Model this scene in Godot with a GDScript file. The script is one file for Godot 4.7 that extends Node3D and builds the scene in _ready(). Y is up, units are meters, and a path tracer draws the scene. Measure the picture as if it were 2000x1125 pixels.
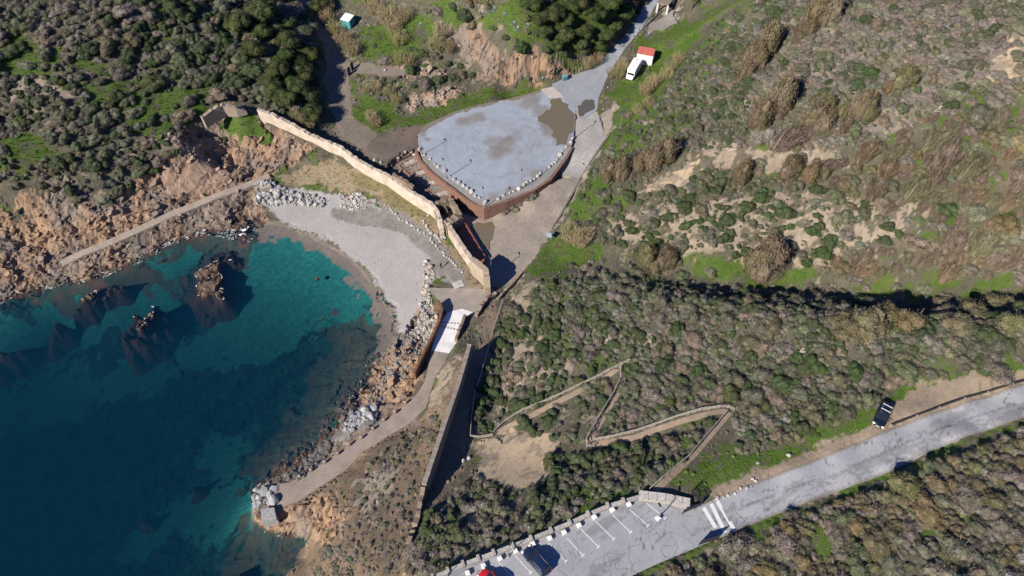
extends Node3D
# A cove with a ruined fort, a gravel lot and a hillside car park, seen from a drone. Metres, y up, sea level at y = 0.
# SURVEY: x, z and weight of the points that shape the land. F: outlines and spots as x, y, z triples. ZONES: outlines as x, z pairs.
const SURVEY = [-56.10549,-104.8839,-0.1661895,-51.22474,-103.8059,0.1223965,-43.61772,-100.0253,0.0381634,-36.02187,-94.90749,-0.007751447,-30.75601,-88.61072,0.07160218,-26.52741,-81.96255,0.083777,-23.85076,-76.51758,-0.1988665,-23.73165,-73.2196,-0.7213802,-26.31483,-70.48038,-0.2601661,-28.70078,-65.07412,-0.08176243,-31.12997,-59.58862,0.1521497,-34.20625,-54.35841,0.05032665,-37.31232,-50.34631,0.07617799,-40.94866,-47.43217,0.3243793,-44.83757,-42.01595,0.2651942,-44.84785,-38.00014,0.2387889,-39.98597,-35.66452,0.3671854,-35.57907,-35.32306,-2.87583,-34.38788,-32.46688,-1.337905,-37.14049,-29.85206,1.142369,-37.81255,-26.83545,-0.1164134,-58.11052,-103.3465,-0.07555228,-60.90373,-100.3238,0.5435674,-64.89905,-102.5844,-0.0335027,-70.11416,-102.5844,0.064853,-75.67201,-99.7274,-0.2306802,-79.36674,-96.78515,0.02652455,-84.85017,-92.77413,0.2179002,-90.31413,-89.29527,0.5368733,-98.32956,-87.25263,1.202934,-107.5287,-83.26418,0.04333076,-114.4433,-79.65369,0.1343066,-99.66239,-34.16379,0.03026438,-87.62373,-43.25346,0.05014557,-95.94262,-64.60861,-0.08310068,-112.7971,-53.85205,-0.1592438,-70.1609,-52.63734,0.05958582,-76.26361,-74.84398,-0.05401649,-97.6757,-81.63809,-1.060562,-83.86482,-87.67248,-0.4550906,-61.34651,-85.64769,0.1704477,-50.78698,-92.14027,0.0617209,-42.32337,-89.12767,0.01677803,-38.7733,-77.47447,-0.222874,-31.55845,-75.66984,0.2279152,-46.00204,-66.74777,-0.1038807,-56.76019,-60.87661,-0.06439123,-43.79421,-57.90764,-0.1006007,-48.39802,-44.361,-0.3984294,-54.32966,-41.61507,-0.0423228,-59.77246,-34.90189,-0.1417963,-45.77277,-32.69699,-0.4541119,-40.00513,-33.00799,-0.6374393,-51.13098,-30.24992,0.1834862,-68.21663,-31.21024,0.192076,-86.81927,-74.55276,0.2472247,-107.4531,-72.0784,-0.1308965,-102.6923,-80.35245,0.1091887,-69.01625,-95.77071,-0.3295698,-75.72197,-90.44052,0.04888369,-53.00201,-99.66146,-0.1075603,-58.76929,-90.44052,-0.1709692,-47.71151,-112.338,-0.158686,-35.27825,-109.134,-0.01389183,-24.25547,-104.5762,-0.2544324,-17.97111,-94.15674,-0.04596863,-20.01464,-86.57492,-0.1115719,-40.80295,-105.5519,0.04334553,-52.23975,-111.3378,-0.02355848,-26.62295,-92.35863,-0.01102245,-34.21526,-99.57137,0.04810028,-21.01659,-78.98991,-0.1297063,-21.72907,-75.26748,0.5984989,-17.91497,-80.91994,0.008779398,-43.31283,-117.2058,-0.2233667,-33.32739,-114.5076,-0.2106514,-23.23083,-107.0459,0.1848916,-17.54399,-100.1908,0.1467009,-13.25543,-93.75709,0.1121136,-8.090192,-87.62943,0.082719,-51.57862,-116.3668,0.05069155,-42.28471,-121.1138,-0.09743025,-48.16352,-122.6564,1.941426,-10.61494,-83.65599,-0.1269971,-4.252756,-84.04763,0.1469863,-14.74338,-81.71641,0.2429795,-12.21836,-74.06573,-0.1412626,-14.81731,-67.46072,-0.5229822,-16.34604,-61.38693,0.02171273,-21.42731,-54.20155,0.2122023,-27.48195,-50.33198,-0.04092697,-32.2653,-45.61829,-0.1132254,-38.60216,-41.1056,0.1615312,-24.09235,-68.9613,0.7430468,-22.52253,-64.10197,0.1544539,-26.90916,-58.24564,-0.2255011,-29.32461,-55.03542,0.0688462,-34.86457,-48.18341,-0.239986,-39.42971,-43.79929,-0.491115,-41.70535,-38.60044,0.9977352,-60.44549,-132.0972,-0.6872229,-56.45537,-129.3726,0.6201386,-52.28712,-127.606,0.1260943,-48.66357,-126.0952,-0.3826996,-44.05243,-126.632,-0.09221235,-37.53949,-122.8657,0.2025539,-31.15098,-119.6247,0.3781375,-29.29674,-124.8422,-0.09214301,-34.55387,-128.2062,-0.06742353,-63.54774,-126.9897,3.08371,-68.65729,-127.5722,0.2870672,-71.77072,-124.2701,-0.05602502,-66.76818,-125.627,-2.036347,-60.85192,-124.9602,-1.755458,-54.42371,-123.1991,0.3516673,-49.55734,-121.661,-1.510845,-62.87187,-120.2299,-0.3481386,-55.37323,-118.7281,-0.205166,-56.6837,-115.7691,0.4564512,-69.68217,-107.9696,1.002125,-81.91402,-102.087,-0.09323694,-94.31373,-94.62643,-0.321915,-100.5615,-90.12308,0.3885271,-107.5493,-86.06436,0.5470276,-62.45078,-109.5451,-0.2007097,-66.49839,-106.5718,-0.3243546,-71.97581,-105.1084,-0.5570037,-76.7412,-101.3876,0.4383541,-83.24789,-96.39468,0.07439025,-88.76259,-92.82768,0.003881342,-98.57079,-88.97298,-0.8466449,-105.9028,-85.60206,-0.326907,-72.40398,-112.3471,-0.8244157,-80.24914,-106.5794,-0.1114799,-87.87574,-102.0039,-0.2144644,-97.45827,-97.58383,0.09309731,-105.4519,-94.12275,-0.322832,-106.5691,-100.3611,-0.5227335,-112.8119,-96.45676,-0.03549941,-97.3756,-102.8723,-0.01912821,-89.70134,-106.9627,0.124185,-83.21551,-110.5884,0.106417,-78.36036,-115.5223,-0.4908585,-73.90329,-118.5636,3.103692,-71.47792,-120.3898,-2.591714,-66.77103,-118.5658,0.8921933,-94.5097,-112.3639,0.1302715,-85.64941,-118.1787,0.04757637,-77.95055,-122.2808,-0.2125401,-72.54842,-127.4061,0.6644532,-66.49793,-131.9655,-0.1417044,-107.729,-107.1253,0.8610867,-110.5843,-116.2271,-0.4355915,-100.8989,-121.4585,0.09361235,-89.93743,-125.8522,-0.07151262,-82.54395,-130.615,-0.1284506,-72.64363,-137.0457,-0.01603112,-64.34091,-141.0575,-0.009408753,-54.76922,-136.8693,0.115094,-57.98864,-144.7333,0.311959,-51.62468,-146.0887,-0.09927268,-48.16888,-137.3305,-0.2871414,-55.8202,-160.1163,0.4372308,-64.52303,-155.467,-0.07502836,-74.64903,-149.8879,-0.002003731,-85.09414,-148.4189,-0.3260117,-99.19218,-140.5892,0.0002388367,-113.3782,-132.9223,-0.253432,-115.5972,-144.8758,-0.2146798,-100.3161,-147.911,0.1688947,-85.43878,-152.9698,0.4587913,-72.01451,-164.099,-0.05861311,-61.82716,-172.193,0.0995496,-120.2888,-119.3569,0.1287861,-122.7168,-139.8171,0.5833207,-55.91409,-172.9285,-0.1361079,-50.5279,-166.7754,-0.3685914,-46.32661,-155.2545,-0.3654609,-44.77272,-143.7475,-0.1137554,-40.2233,-133.6372,0.05502399,-42.28827,-130.7239,-0.09281013,-38.51761,-140.1371,-0.02656429,-30.23906,-134.464,0.01365771,-22.88274,-137.2129,-0.00924315,-39.6565,-150.6973,0.1043241,-34.01155,-148.0718,0.07126379,-28.84858,-149.4906,0.1009082,-19.4149,-143.3672,0.05894333,-12.91362,-141.9941,0.1052026,-5.208558,-144.7593,0.7267725,-31.99353,-155.2072,-0.004453694,-41.26835,-165.7255,0.143858,-32.89859,-167.3607,-0.08278386,-39.25624,-174.5769,-0.002251357,-51.32733,-178.6878,-0.1982152,-24.20081,-161.9761,-0.1415148,-27.34333,-171.3444,0.1372691,-17.20878,-162.6906,-1.136291,-15.78426,-160.0624,2.128279,-13.33881,-157.4607,-2.446841,-7.903076,-150.161,-0.91034,-5.184474,-153.0029,1.047383,-9.167424,-157.7767,0.2727932,1.287167,-150.3842,4.172666,7.78221,-151.0125,2.320545,13.09228,-151.9024,0.09334377,0,-148.6006,-3.413601,6.587402,-149.1294,-3.119485,0,-154.4772,-0.8769804,10.35755,-155.977,-0.1766762,19.9806,-160.4763,-0.07684376,24.2051,-159.829,0.3438174,18.66564,-154.1515,-0.5849226,0,-159.9215,0.428406,13.02063,-163.1852,0.3762605,27.18759,-168.169,0.8391357,33.67157,-173.5631,0.3371056,-13.02063,-163.1852,0.991017,19.71684,-147.192,0.1723772,25.60384,-155.806,-0.4261652,31.14165,-165.0653,-1.053355,37.28958,-175.4967,-0.5081525,41.40509,-180.8092,-0.4010826,29.80298,-157.7241,0.1918333,35.03683,-155.806,0.005663479,39.92222,-163.6206,0.04520864,44.87549,-171.217,-0.3152144,42.62808,-175.7842,0.4261435,31.70362,-149.5261,0.05135142,26.00098,-144.001,0.04740487,23.98133,-134.7003,0.04558637,22.29114,-128.6561,-0.04360173,18.16937,-121.4303,-0.09800749,13.0143,-113.8202,-0.2582956,8.056111,-105.1316,-0.1409925,3.356667,-96.77869,-0.1079874,-1.085298,-88.60509,-0.01709055,0,-84.45304,-0.8912594,-3.148532,-81.43799,0.1458916,-6.890456,-103.0484,-0.1305653,-2.317511,-105.8517,0.05848427,4.669403,-108.5257,0.01179979,10.06103,-113.3926,0.1450785,39.50622,-151.1915,-0.2041861,44.01808,-157.4607,-0.04508257,49.90529,-164.6768,0.01965846,54.63457,-171.1812,-0.0976602,45.8891,-148.4117,0.1344269,36.92095,-142.05,-0.04893966,30.20707,-136.3583,-0.04718098,26.85386,-127.304,-0.04053988,20.0399,-116.2675,0.1123934,14.93911,-107.7644,0.1604175,10.1461,-100.2461,0.1102538,6.647559,-94.93415,0.2555955,15.61258,-98.26267,-0.06937378,50.98825,-140.3633,0.02001383,58.2373,-146.1684,0.05425174,58.19441,-162.0755,0.2575846,66.68646,-151.958,0.05532954,66.62961,-128.3952,-0.08269993,55.72688,-121.6494,0.05828676,46.20847,-124.2197,-0.1807445,38.05092,-121.1896,0.3398744,32.37185,-117.7719,-0.05845453,25.07865,-110.5884,0.1217328,33.38047,-107.044,-0.1528314,43.61832,-107.5525,0.005894032,55.37284,-107.6125,-0.01833306,68.34928,-114.7719,0.124693,76.28482,-131.2906,0.1135133,90.70953,-133.7466,0.03757908,101.8734,-127.6761,0.03544339,97.63054,-114.4601,-0.2806595,85.67711,-114.0946,0.01465733,75.84412,-105.4675,-0.06825391,87.32858,-101.983,-0.07393959,93.71918,-97.74321,-0.001236718,102.4443,-109.1852,0.5055267,98.03354,-82.85392,0.129403,20.14816,-102.2513,-0.009773512,27.2836,-98.81076,0.1850201,36.16467,-95.44431,0.1002477,46.79162,-94.14519,0.06666456,61.23645,-96.53468,-0.0307341,60.25463,-88.48732,0.407151,73.56254,-91.18565,-0.02097014,76.5625,-83.553,0.601664,88.32753,-84.93338,-0.07209747,90.61078,-76.90799,0.5881577,26.94856,-93.237,0.1623434,41.28431,-87.60253,1.261914,9.842897,-91.49933,-0.3746624,19.5409,-91.70414,-0.2216234,30.78539,-87.52632,-0.7365575,41.52061,-83.73713,-1.490594,52.6284,-80.49899,-0.5875849,64.09441,-77.79146,-0.5663022,74.9989,-75.69964,-0.7139556,83.89219,-74.14,-0.5375318,90.232,-72.20654,-0.443157,96.24747,-70.01847,-0.4081159,3.166323,-84.45977,0.6465622,9.195394,-80.52068,0.1577247,17.10712,-79.71333,0.1056136,25.52378,-77.60445,0.2854376,33.87841,-73.17544,0.3856173,43.08328,-68.63125,0.4520688,51.65778,-64.57851,0.3595844,60.02925,-61.59224,0.3036941,68.79075,-59.5251,0.3507863,78.30836,-57.59664,-0.01620122,83.0628,-55.53962,1.105967,4.040837,-75.93651,-0.08062906,11.59943,-71.09585,0.06423135,18.49781,-65.03367,-0.1596007,26.84086,-62.18669,-0.1128859,38.53453,-58.82679,-0.1677315,48.62952,-53.05553,-0.200098,58.94027,-50.80799,-0.300845,68.71634,-50.59807,0.4078745,0.9796987,-68.88752,0.03540723,0,-59.81021,-0.2197832,-1.353605,-53.23164,-0.3464684,-2.652984,-50.0191,0.007079069,0,-74.30995,-0.04964058,-4.118545,-77.39683,0.0289152,-5.444864,-69.61011,-0.5771263,-6.569368,-59.91533,-0.880813,-7.620989,-52.1632,-0.433055,-9.1172,-47.00539,-0.3612559,-10.91696,-42.06351,-0.258084,-12.80076,-36.19054,0.2060491,0.8891125,-52.088,0.3822106,5.701238,-54.13379,-0.0617025,10.53231,-56.18984,-0.09885271,14.75562,-57.96159,-0.1794642,19.30466,-60.44749,0.1276621,15.91253,-52.82599,0.2006035,12.30977,-45.35519,0.07861048,19.45004,-45.70124,-0.224545,26.32475,-47.59926,-0.003699591,34.35893,-48.86648,-0.02256243,27.06676,-40.88817,0.03239552,22.14429,-36.49776,0.4369083,5.509364,-59.36513,0.2805987,13.86226,-63.48633,0.07260757,7.653657,-48.10044,-0.02643039,4.147974,-43.56752,-0.2277744,0.8335274,-43.09971,-0.1161764,-3.404731,-44.70125,0.01024127,-4.063607,-39.39386,0.1310916,0,-35.62857,-0.1635069,6.239918,-38.43833,0.1453198,11.44995,-37.61732,0.09860711,15.018,-36.39729,-0.2399574,-7.847781,-34.86491,-0.3444538,-11.21871,-30.20178,0.6293269,-5.890904,-29.73535,-0.1220784,-8.517041,-25.78981,-1.625072,19.46772,-40.89517,-0.1642532,-9.179575,-67.16162,1.009814,-10.76416,-61.27234,1.60522,-11.79361,-55.71647,1.640262,-13.15842,-49.61752,1.128699,-14.78865,-43.01264,0.2442679,-15.77428,-36.59266,-0.2421542,-16.06252,-30.26818,-0.3378462,-16.37199,-24.96819,0.1098865,-13.25399,-60.4409,-1.465779,-15.64807,-53.55299,-1.574865,-18.96338,-50.34569,-0.03207824,-23.34464,-48.60593,-0.003489187,-26.52551,-45.71903,0.07983982,-20.5195,-42.82553,-0.07878369,-30.51828,-42.61752,0.02412056,-24.73821,-36.63437,0.005790405,-32.3723,-38.53623,-0.2495106,-34.04622,-36.43662,3.064917,-29.60611,-32.54398,-0.06104376,-23.31019,-29.49075,0.3537289,-19.35533,-25.54438,-0.1858237,-30.65781,-28.66285,0.3707829,-8.895448,-23.4797,1.734403,-2.427419,-25.76206,0.7608471,2.80936,-27.79325,0.3098597,10.72831,-30.90678,0.2785716,18.1542,-33.43604,0.2458242,24.58221,-32.70553,-0.1787726,0,-23.45569,-0.6307888,13.85677,-25.73569,-0.1914533,24.55674,-27.7648,-0.1324975,30.17265,-31.91581,0.2343989,32.04995,-30.48906,-0.471219,40.41373,-36.80558,0.3118621,43.45914,-34.52288,-0.7174876,52.3829,-41.72125,0.04885207,53.89194,-37.36248,-1.183097,63.81228,-44.89215,0.4949545,65.43553,-41.58591,-1.482132,74.93049,-48.14087,-0.1461563,72.97181,-43.34035,-0.3405735,81.7813,-49.26945,-0.4951753,48.26647,-42.65679,0.3577117,55.06525,-46.35178,0.2532068,65.21621,-48.98341,-0.3324689,33.27116,-37.03418,0.1175486,42.69783,-42.50927,-0.09059114,34.94504,-28.788,0.1653115,44.94491,-31.76725,0.3832392,55.17809,-35.43394,0.7300981,64.29651,-39.25208,0.7691996,70.84089,-40.06882,0.53338,33.58266,-23.31862,-0.06416229,46.49677,-26.28553,-0.04589679,56.29898,-29.42546,0.02048615,65.60154,-31.26735,0.09029658,60.29454,-20.93321,-0.114539,44.30855,-20.43966,-0.04457687,23.82686,-23.63506,0.05914585,16.79492,-21.14964,-0.07128594,0,-15.68585,-0.01171379,31.44249,-15.21882,-0.03243331,55.89776,-13.52784,0.3501985,-13.44208,-16.26561,-0.01930587,-25.85272,-17.87607,-0.1355083,-35.23932,-22.62214,-0.0766456,-46.29287,-22.41255,-0.1592999,-70.27147,-21.25803,-0.2005474]
const SLOPE = [26.98589, 11.77449, -7.152256]
const F = {
	"plaza": [-22.08,6,-123.39,-20.84,6,-119.76,-18.32,6,-116.22,-15.44,6,-113.25,-12.74,6,-110.67,-9.14,6,-107.04,-6.24,6,-105.04,-1.71,6,-107.04,4.86,6,-110.51,8.43,6,-113.74,12.5,6,-120.79,14.27,6,-124.8,15.33,6,-130.95,15.64,6,-134.51,15.81,6,-137.57,12.96,6,-142.49,9.42,6,-145.32,6.4,6,-144.91,-0.13,6,-142.09,-7.45,6,-139.92,-14.13,6,-137.19,-21.5,6,-131.88,-22.75,6,-128.75],
	"brick_wall": [-22.78,6,-123.04,-21.44,6,-119.76,-18.91,6,-116.22,-15.89,6,-113.09,-13.31,6,-110.51,-9.47,6,-106.73,-6.23,6,-104.89,-1.48,6,-106.73,5.09,6,-110.35,8.78,6,-113.58,12.86,6,-120.79,14.23,6,-124.09],
	"valley_road": [10.14,6.1,-147.45,13.54,6.15,-149.89,20.8,6.3,-153.51,25.45,6.9,-158.81,31.74,7.7,-168.43,38.43,8.8,-180.7,40.83,9.2,-184.42,43.9,9.2,-184.42,41.44,9.1,-180.97,35.71,8.1,-169.48,30.57,7.3,-161.61,25.49,6.6,-152.25,24.31,6.4,-148.93,22.02,6.2,-142.64,21.14,6.1,-137.45,17.64,6.05,-134.26,15.8,6.05,-137.51,12.95,6.05,-142.43],
	"ramp_slab": [15.62,6,-134.13,21.13,6,-137.19,21.84,5.9,-132.93,22.47,5.6,-127.75,15.57,4.4,-115.5,11.36,4.4,-117.17,14.71,5.4,-125.46],
	"pale_slab": [7.33,6.07,-145.64,11.04,6.07,-146.87,13.08,6.07,-142.41,9.32,6.07,-142.21],
	"puddle_a": [5.67,6.06,-134.44,8,6.06,-136.54,9.84,6.06,-138.47,9.03,6.06,-141.22,10.87,6.06,-142.02,12.53,6.06,-141.62,13.97,6.06,-139.25,15.68,6.06,-135.39,15.45,6.06,-131.07,13.79,6.06,-127.6,12.45,6.06,-125.27,10.95,6.06,-124.38,10.3,6.06,-126.34,10.37,6.06,-128.5,8.39,6.06,-132.37,6.53,6.06,-133.12],
	"puddle_b": [16.84,6.22,-140.43,19.34,6.22,-141.22,20.84,6.22,-140.63,20.27,6.22,-137.89,18.46,6.22,-135.58,16.92,6.22,-135.2,16.02,6.22,-137.12],
	"puddle_c": [-9.04,2.2,-102.36,-7.93,2.2,-103.26,-6.33,2.2,-103.87,-4.26,2.2,-103.72,-4,2.2,-102.2,-4.52,2.2,-99.22,-4.91,2.2,-95.73,-5.81,2.2,-96.16,-6.98,2.2,-97.9,-7.93,2.2,-99.66],
	"lower_yard": [-11.17,2.1,-109.27,-6.36,2.1,-105.04,-1.51,2.9,-106.8,5.13,4.3,-109.91,9.17,4.7,-112.91,11.85,4.7,-115.04,16.62,4.4,-115.17,13.73,3.6,-108.66,9.72,2.9,-103.11,6.97,2.6,-98.15,4.43,2.35,-94.04,1.09,2.2,-89.29,-1.08,2.2,-87.52,-4.29,2.2,-85.92,-6.06,2.1,-92.12,-10.91,2.1,-103.05,-12.2,2.1,-106.12],
	"terrace": [-28.7,4,-118.93,-27.33,4,-120.99,-23.09,4,-124.14,-21.69,4,-120.3,-18.44,4,-115.24,-15.27,4,-111.64,-13.03,4,-109.08,-13.88,4,-107.51,-18.27,4,-107.51,-21.58,4,-109.88,-26.02,4,-113.59,-29.27,4,-116.4],
	"bed_left": [-26.59,4,-120.82,-16.91,4,-109.72],
	"bed_right": [-23.13,4,-123.08,-13.91,4,-110.35],
	"parking": [-10.09,22.4,-23.24,-6.54,22.4,-24.67,-2.43,22.4,-26.07,2.67,22.4,-28.04,5.45,22.4,-29.15,8.12,22.4,-30.2,10.76,22.4,-31.41,13.58,22.4,-32.56,18.13,22.4,-33.88,25.08,22.4,-33.14,27.17,22.4,-33.07,29.14,22.4,-33.95,30.74,22.4,-29.29,25.23,22.4,-27.15,19.44,22.4,-24.94,15.91,22.4,-23.43,12.85,22.4,-21.95,-11.5,22.4,-21.95],
	"road_up": [29.14,22.4,-33.95,35.28,22.7,-36.24,42.91,23.5,-38.68,48.81,24.2,-40.82,55.77,25,-43.36,63.16,26.2,-45.66,69.04,27.4,-47.06,75.32,28.9,-48.64,79.7,29.9,-49.71],
	"road_dn": [30.74,22.4,-29.29,37.18,22.7,-31.6,43.07,23.5,-33.57,50.87,24.3,-35.94,55.05,25,-37.47,60.41,26.2,-39.66,65.31,27.4,-41.32,73.02,28.9,-43.31,77.2,29.9,-44.26],
	"parking_wall": [-10.43,23.1,-23.07,-6.5,23.1,-24.76,-2.42,23.1,-26.22,2.66,23.1,-28.11,5.42,23.1,-29.21,8.07,23.1,-30.26,10.7,23.1,-31.47,13.51,23.1,-32.62,18.03,23.1,-33.93],
	"parking_bench": [18.03,23.3,-34.15,21.66,23.3,-33.71,25.02,23.3,-32.98],
	"blocks": [-5.88,22.4,-23.76,-3.79,22.4,-24.67,-1.59,22.4,-25.6,0.49,22.4,-26.61,2.87,22.4,-27.56,5.21,22.4,-28.31,7.21,22.4,-29.08,9.32,22.4,-30.06,11.53,22.4,-31.19,14.13,22.4,-32.2,16.51,22.4,-33,20.4,22.4,-31.05],
	"bay_lines": [19.07,22.4,-33.22,21.41,22.4,-31.12,16.59,22.4,-32.34,18.86,22.4,-30.13,14.14,22.4,-31.55,16.35,22.4,-29.22,11.64,22.4,-30.69,13.94,22.4,-28.31,9.51,22.4,-29.64,11.75,22.4,-27.29,7.54,22.4,-28.38,9.59,22.4,-26.14,5.05,22.4,-27.7,7.19,22.4,-25.34,0.35,22.4,-26.14,2.47,22.4,-23.89,-1.72,22.4,-25.07,0.54,22.4,-22.85,-3.84,22.4,-24.08,-1.62,22.4,-21.95],
	"zebra": [27.03,22.4,-32.63,28.27,22.4,-29.78,28.2,22.4,-33.14,29.44,22.4,-29.15,29.13,22.4,-33.51,30.88,22.4,-29.29],
	"gate_a": [25.53,22.4,-34.69,26.6,22.4,-33.14],
	"gate_a2": [23.94,22.4,-31.77,26.56,22.4,-32.85],
	"gate_b": [25.57,22.4,-27.49,28.07,22.4,-28.18],
	"guard_rail": [55.65,25,-43.68,59.4,25.6,-44.88,62.9,26.2,-45.99,66.55,26.8,-47.03,70.06,27.5,-47.85,73.37,28.3,-48.53,76.95,29.2,-49.32],
	"cars": [56.42,25.15,-47.52,53.3,25.15,-43.13,2.09,22.4,-26.54,4.52,22.4,-23.89,-3.55,22.4,-23.3,-1.49,22.4,-21.7],
	"lamps": [20.41,22.4,-31.12,-0.49,22.4,-26,-10.27,22.4,-21.83,-21.09,6,-121.48,-15,6,-113.9,-6.12,6,-104.89,2.2,6,-110.51,14.78,6,-127.66,-4.34,2.2,-88.47,17.07,4.6,-116.97,26.07,6.97,-129.84],
	"promenade": [-40.22,2.5,-43.39,-38.49,2.5,-43.67,-35.16,2.6,-45.66,-32.81,2.7,-47.4,-28.96,2.8,-50.43,-25.01,2.9,-53.64,-21.47,3,-56.54,-18.32,3.1,-59.52,-16.47,3.2,-63.01,-16.09,3.2,-65.88,-15.79,3.1,-69.93,-12.25,3.1,-69.23,-12.84,3.2,-67.46,-14.5,3.2,-64.11,-15.25,3.2,-60.85,-15.88,3.1,-57.53,-18.57,3,-54.61,-21.8,3,-52.4,-26.74,2.9,-48.94,-28.96,2.8,-45.86,-33.07,2.7,-42.87,-36.53,2.6,-40.31,-39.99,2.5,-39.11],
	"prom_posts": [-19.75,3.1,-58.47,-21.47,3,-56.54,-23.38,3,-55.01,-25.16,2.9,-53.34,-27.08,2.9,-51.66,-29.13,2.8,-50.33,-30.9,2.8,-48.69,-32.95,2.7,-47.12,-35.16,2.6,-45.66,-36.94,2.6,-44.55],
	"pier_block": [-42.34,3.4,-38.73,-40.15,3.4,-38.99,-39.32,3.4,-37.01,-41.69,3.4,-36.5],
	"platform": [-17.63,2.62,-85.35,-5.98,2.62,-85.08,-4.6,2.62,-85.35,-3.08,2.62,-84.03,-5.29,2.62,-82.99,-5.91,2.62,-82.09,-7.08,2.62,-78.91,-10.24,2.62,-79.92,-13.13,2.62,-79.16,-14.43,2.62,-80.05,-15.07,2.62,-81.96,-15.88,2.62,-82.99],
	"white_ramp": [-13.12,2.66,-79.14,-10.24,2.66,-80.02,-7.07,2.7,-78.86,-9.54,2.8,-78.17,-11.04,2.95,-72.84,-10.42,2.95,-72.6,-12.25,3.15,-69.2,-15.78,3.12,-69.92,-14.63,2.95,-75.24,-14.03,2.85,-77.02],
	"rust_wall": [-14.96,4.4,-80.97,-14.12,4.4,-78.96,-14.45,4.5,-76.18,-15.7,4.6,-72.16,-17.08,4.8,-68.23,-18.48,4.9,-63.94],
	"right_parapet": [-9.42,4.4,-77.47,-10.21,4.4,-74.55,-10.99,4.4,-71.82],
	"jag_wall": [-3.27,3.6,-83.33,-5.01,4.2,-81.87,-5.81,4.3,-80.53,-7.18,4.3,-77.66],
	"stair_wall": [-2.94,3.4,-82.05,-1.59,3.4,-84.13,0,3.5,-85.89,1.72,3.6,-88.49],
	"fort_wall": [-59.46,13.2,-129.43,-56.13,12.4,-128.4,-51.92,11,-126.99,-48.05,9.8,-125.17,-44.5,9,-123.6,-40.23,8.4,-122.17,-37.35,7.9,-119.62,-34.65,7.6,-117.57,-31.51,7.3,-115.55,-28.45,7.1,-113.94,-25.8,7,-111.77,-23.93,6.9,-110.11,-19.68,6.7,-106.85,-17.89,6.6,-105.56,-16.56,6.4,-103.91,-15.62,6.1,-101.03,-15.19,5.8,-98.93],
	"corner_wall": [-70.52,15.2,-124.18,-68.88,15.3,-126.53,-66.72,15.4,-128.38,-63.89,14.6,-128.27,-62.13,13.2,-129.07],
	"tower": [-17.49,6.2,-105.77,-13.71,6.2,-107.32,-11.46,6.2,-103.03,-14.87,6.2,-99.76],
	"fort_wall_low": [-14.02,6,-100.23,-12.09,5.9,-96.82,-10.2,5.8,-93.5,-8.36,5.7,-90.4],
	"fort_wall_tall": [-8.37,7.2,-89.62,-6.73,7.4,-87.85,-5.32,7.6,-86.24,-5.08,7.2,-84.2,-5.02,5.2,-83.6],
	"brick_walk": [-12.83,3.4,-101.91,-10.49,3.4,-102.97,-8.41,3.4,-98.65,-5.71,3.4,-93.2,-6.1,3.4,-91.25,-7.64,3.4,-91.52,-10.24,3.4,-96.61],
	"long_wall": [-7.89,9.4,-67.48,-8.57,9.9,-63.59,-9.57,10.8,-58.2,-11.09,12,-51.44,-12.49,13,-45.07,-13.8,13.8,-39.22],
	"long_wall_ruin": [-13.85,13.4,-39.37,-14.3,13.2,-36.59,-14.46,13.6,-34.08,-14.91,14.2,-31.97,-15.34,14.9,-29.9],
	"walkway_l": [-56.37,4.2,-116.54,-61.74,4,-113.59,-67.8,3.9,-110.29,-71.32,3.8,-108.01,-75.92,3.6,-105.54,-81.63,3.4,-101.46,-87.78,3.1,-97.44,-93.02,2.8,-94.53,-96.71,2.4,-92.03],
	"walkway_block": [-58.76,4,-114.58,-56.64,4,-115.24,-55.52,4,-113.26,-57.91,4,-112.29],
	"path_a": [-2.84,7.78,-50.26,-0.89,8.02,-51.4,0.89,8.53,-52.12,3.29,9.2,-53.06,5.7,9.81,-54.13,8.02,10.43,-55.1,10.53,11.02,-56.18,12.51,11.47,-57.04,14.75,12.03,-57.95,17,12.65,-59.02,19.31,13.18,-60.46],
	"path_b": [19.52,13.33,-60.07,18.95,13.71,-57.34,17.8,14.01,-54.74,16.27,14.24,-52.23,14.49,14.43,-49.27,12.31,15.19,-45.36],
	"path_c": [12.29,15.27,-45.15,15.48,16.04,-45.17,19.44,16.64,-45.68,22.77,17.37,-46.66,26.32,18.2,-47.6,30.03,18.94,-48.4,34.33,19.83,-48.77],
	"path_d": [34.29,19.87,-48.57,32.26,20.05,-46.48,29.73,20.44,-43.75,27.07,20.99,-40.89,24.49,21.54,-38.6,22.16,22.13,-36.52,20.55,22.31,-35.1],
	"fence_a": [-3.11,7.6,-50.63,-1.34,7.56,-52.28,0.36,7.89,-53.39,1.8,8.31,-54.08,3.32,8.82,-54.52,5.12,9.39,-55.12,6.91,9.94,-55.74,8.97,10.49,-56.46,10.95,10.92,-57.33,13.48,11.52,-58.32,15.82,12.16,-59.29,18.27,12.84,-60.45,20.56,13.34,-61.5],
	"fence_b": [19.04,13.11,-60.4,18.58,13.49,-57.76,17.44,13.74,-55.26,15.81,13.99,-52.64,13.94,14.18,-49.57,11.88,14.83,-45.87,11.91,15.42,-44.57,13.03,15.73,-44.61],
	"fence_c": [12.98,15.25,-45.68,15.57,15.77,-45.89,19.25,16.31,-46.53,22.76,17.11,-47.49,26.18,17.89,-48.45,29.9,18.65,-49.25,34.1,19.6,-49.41,34.88,19.94,-48.8],
	"fence_d": [33.72,19.78,-48.43,31.7,19.97,-46.34,29.11,20.36,-43.62,26.45,20.94,-40.75,23.75,21.47,-38.55,21.55,21.96,-36.74,19.71,22.13,-35.24],
	"fence_e": [-6.73,6.24,-59.27,-6.89,6.85,-56.39,-7.06,7.2,-53.72,-7.14,7.45,-51.18,-7.16,7.7,-49.73,-5.75,7.63,-49.57,-3.36,7.79,-49.88],
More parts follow.
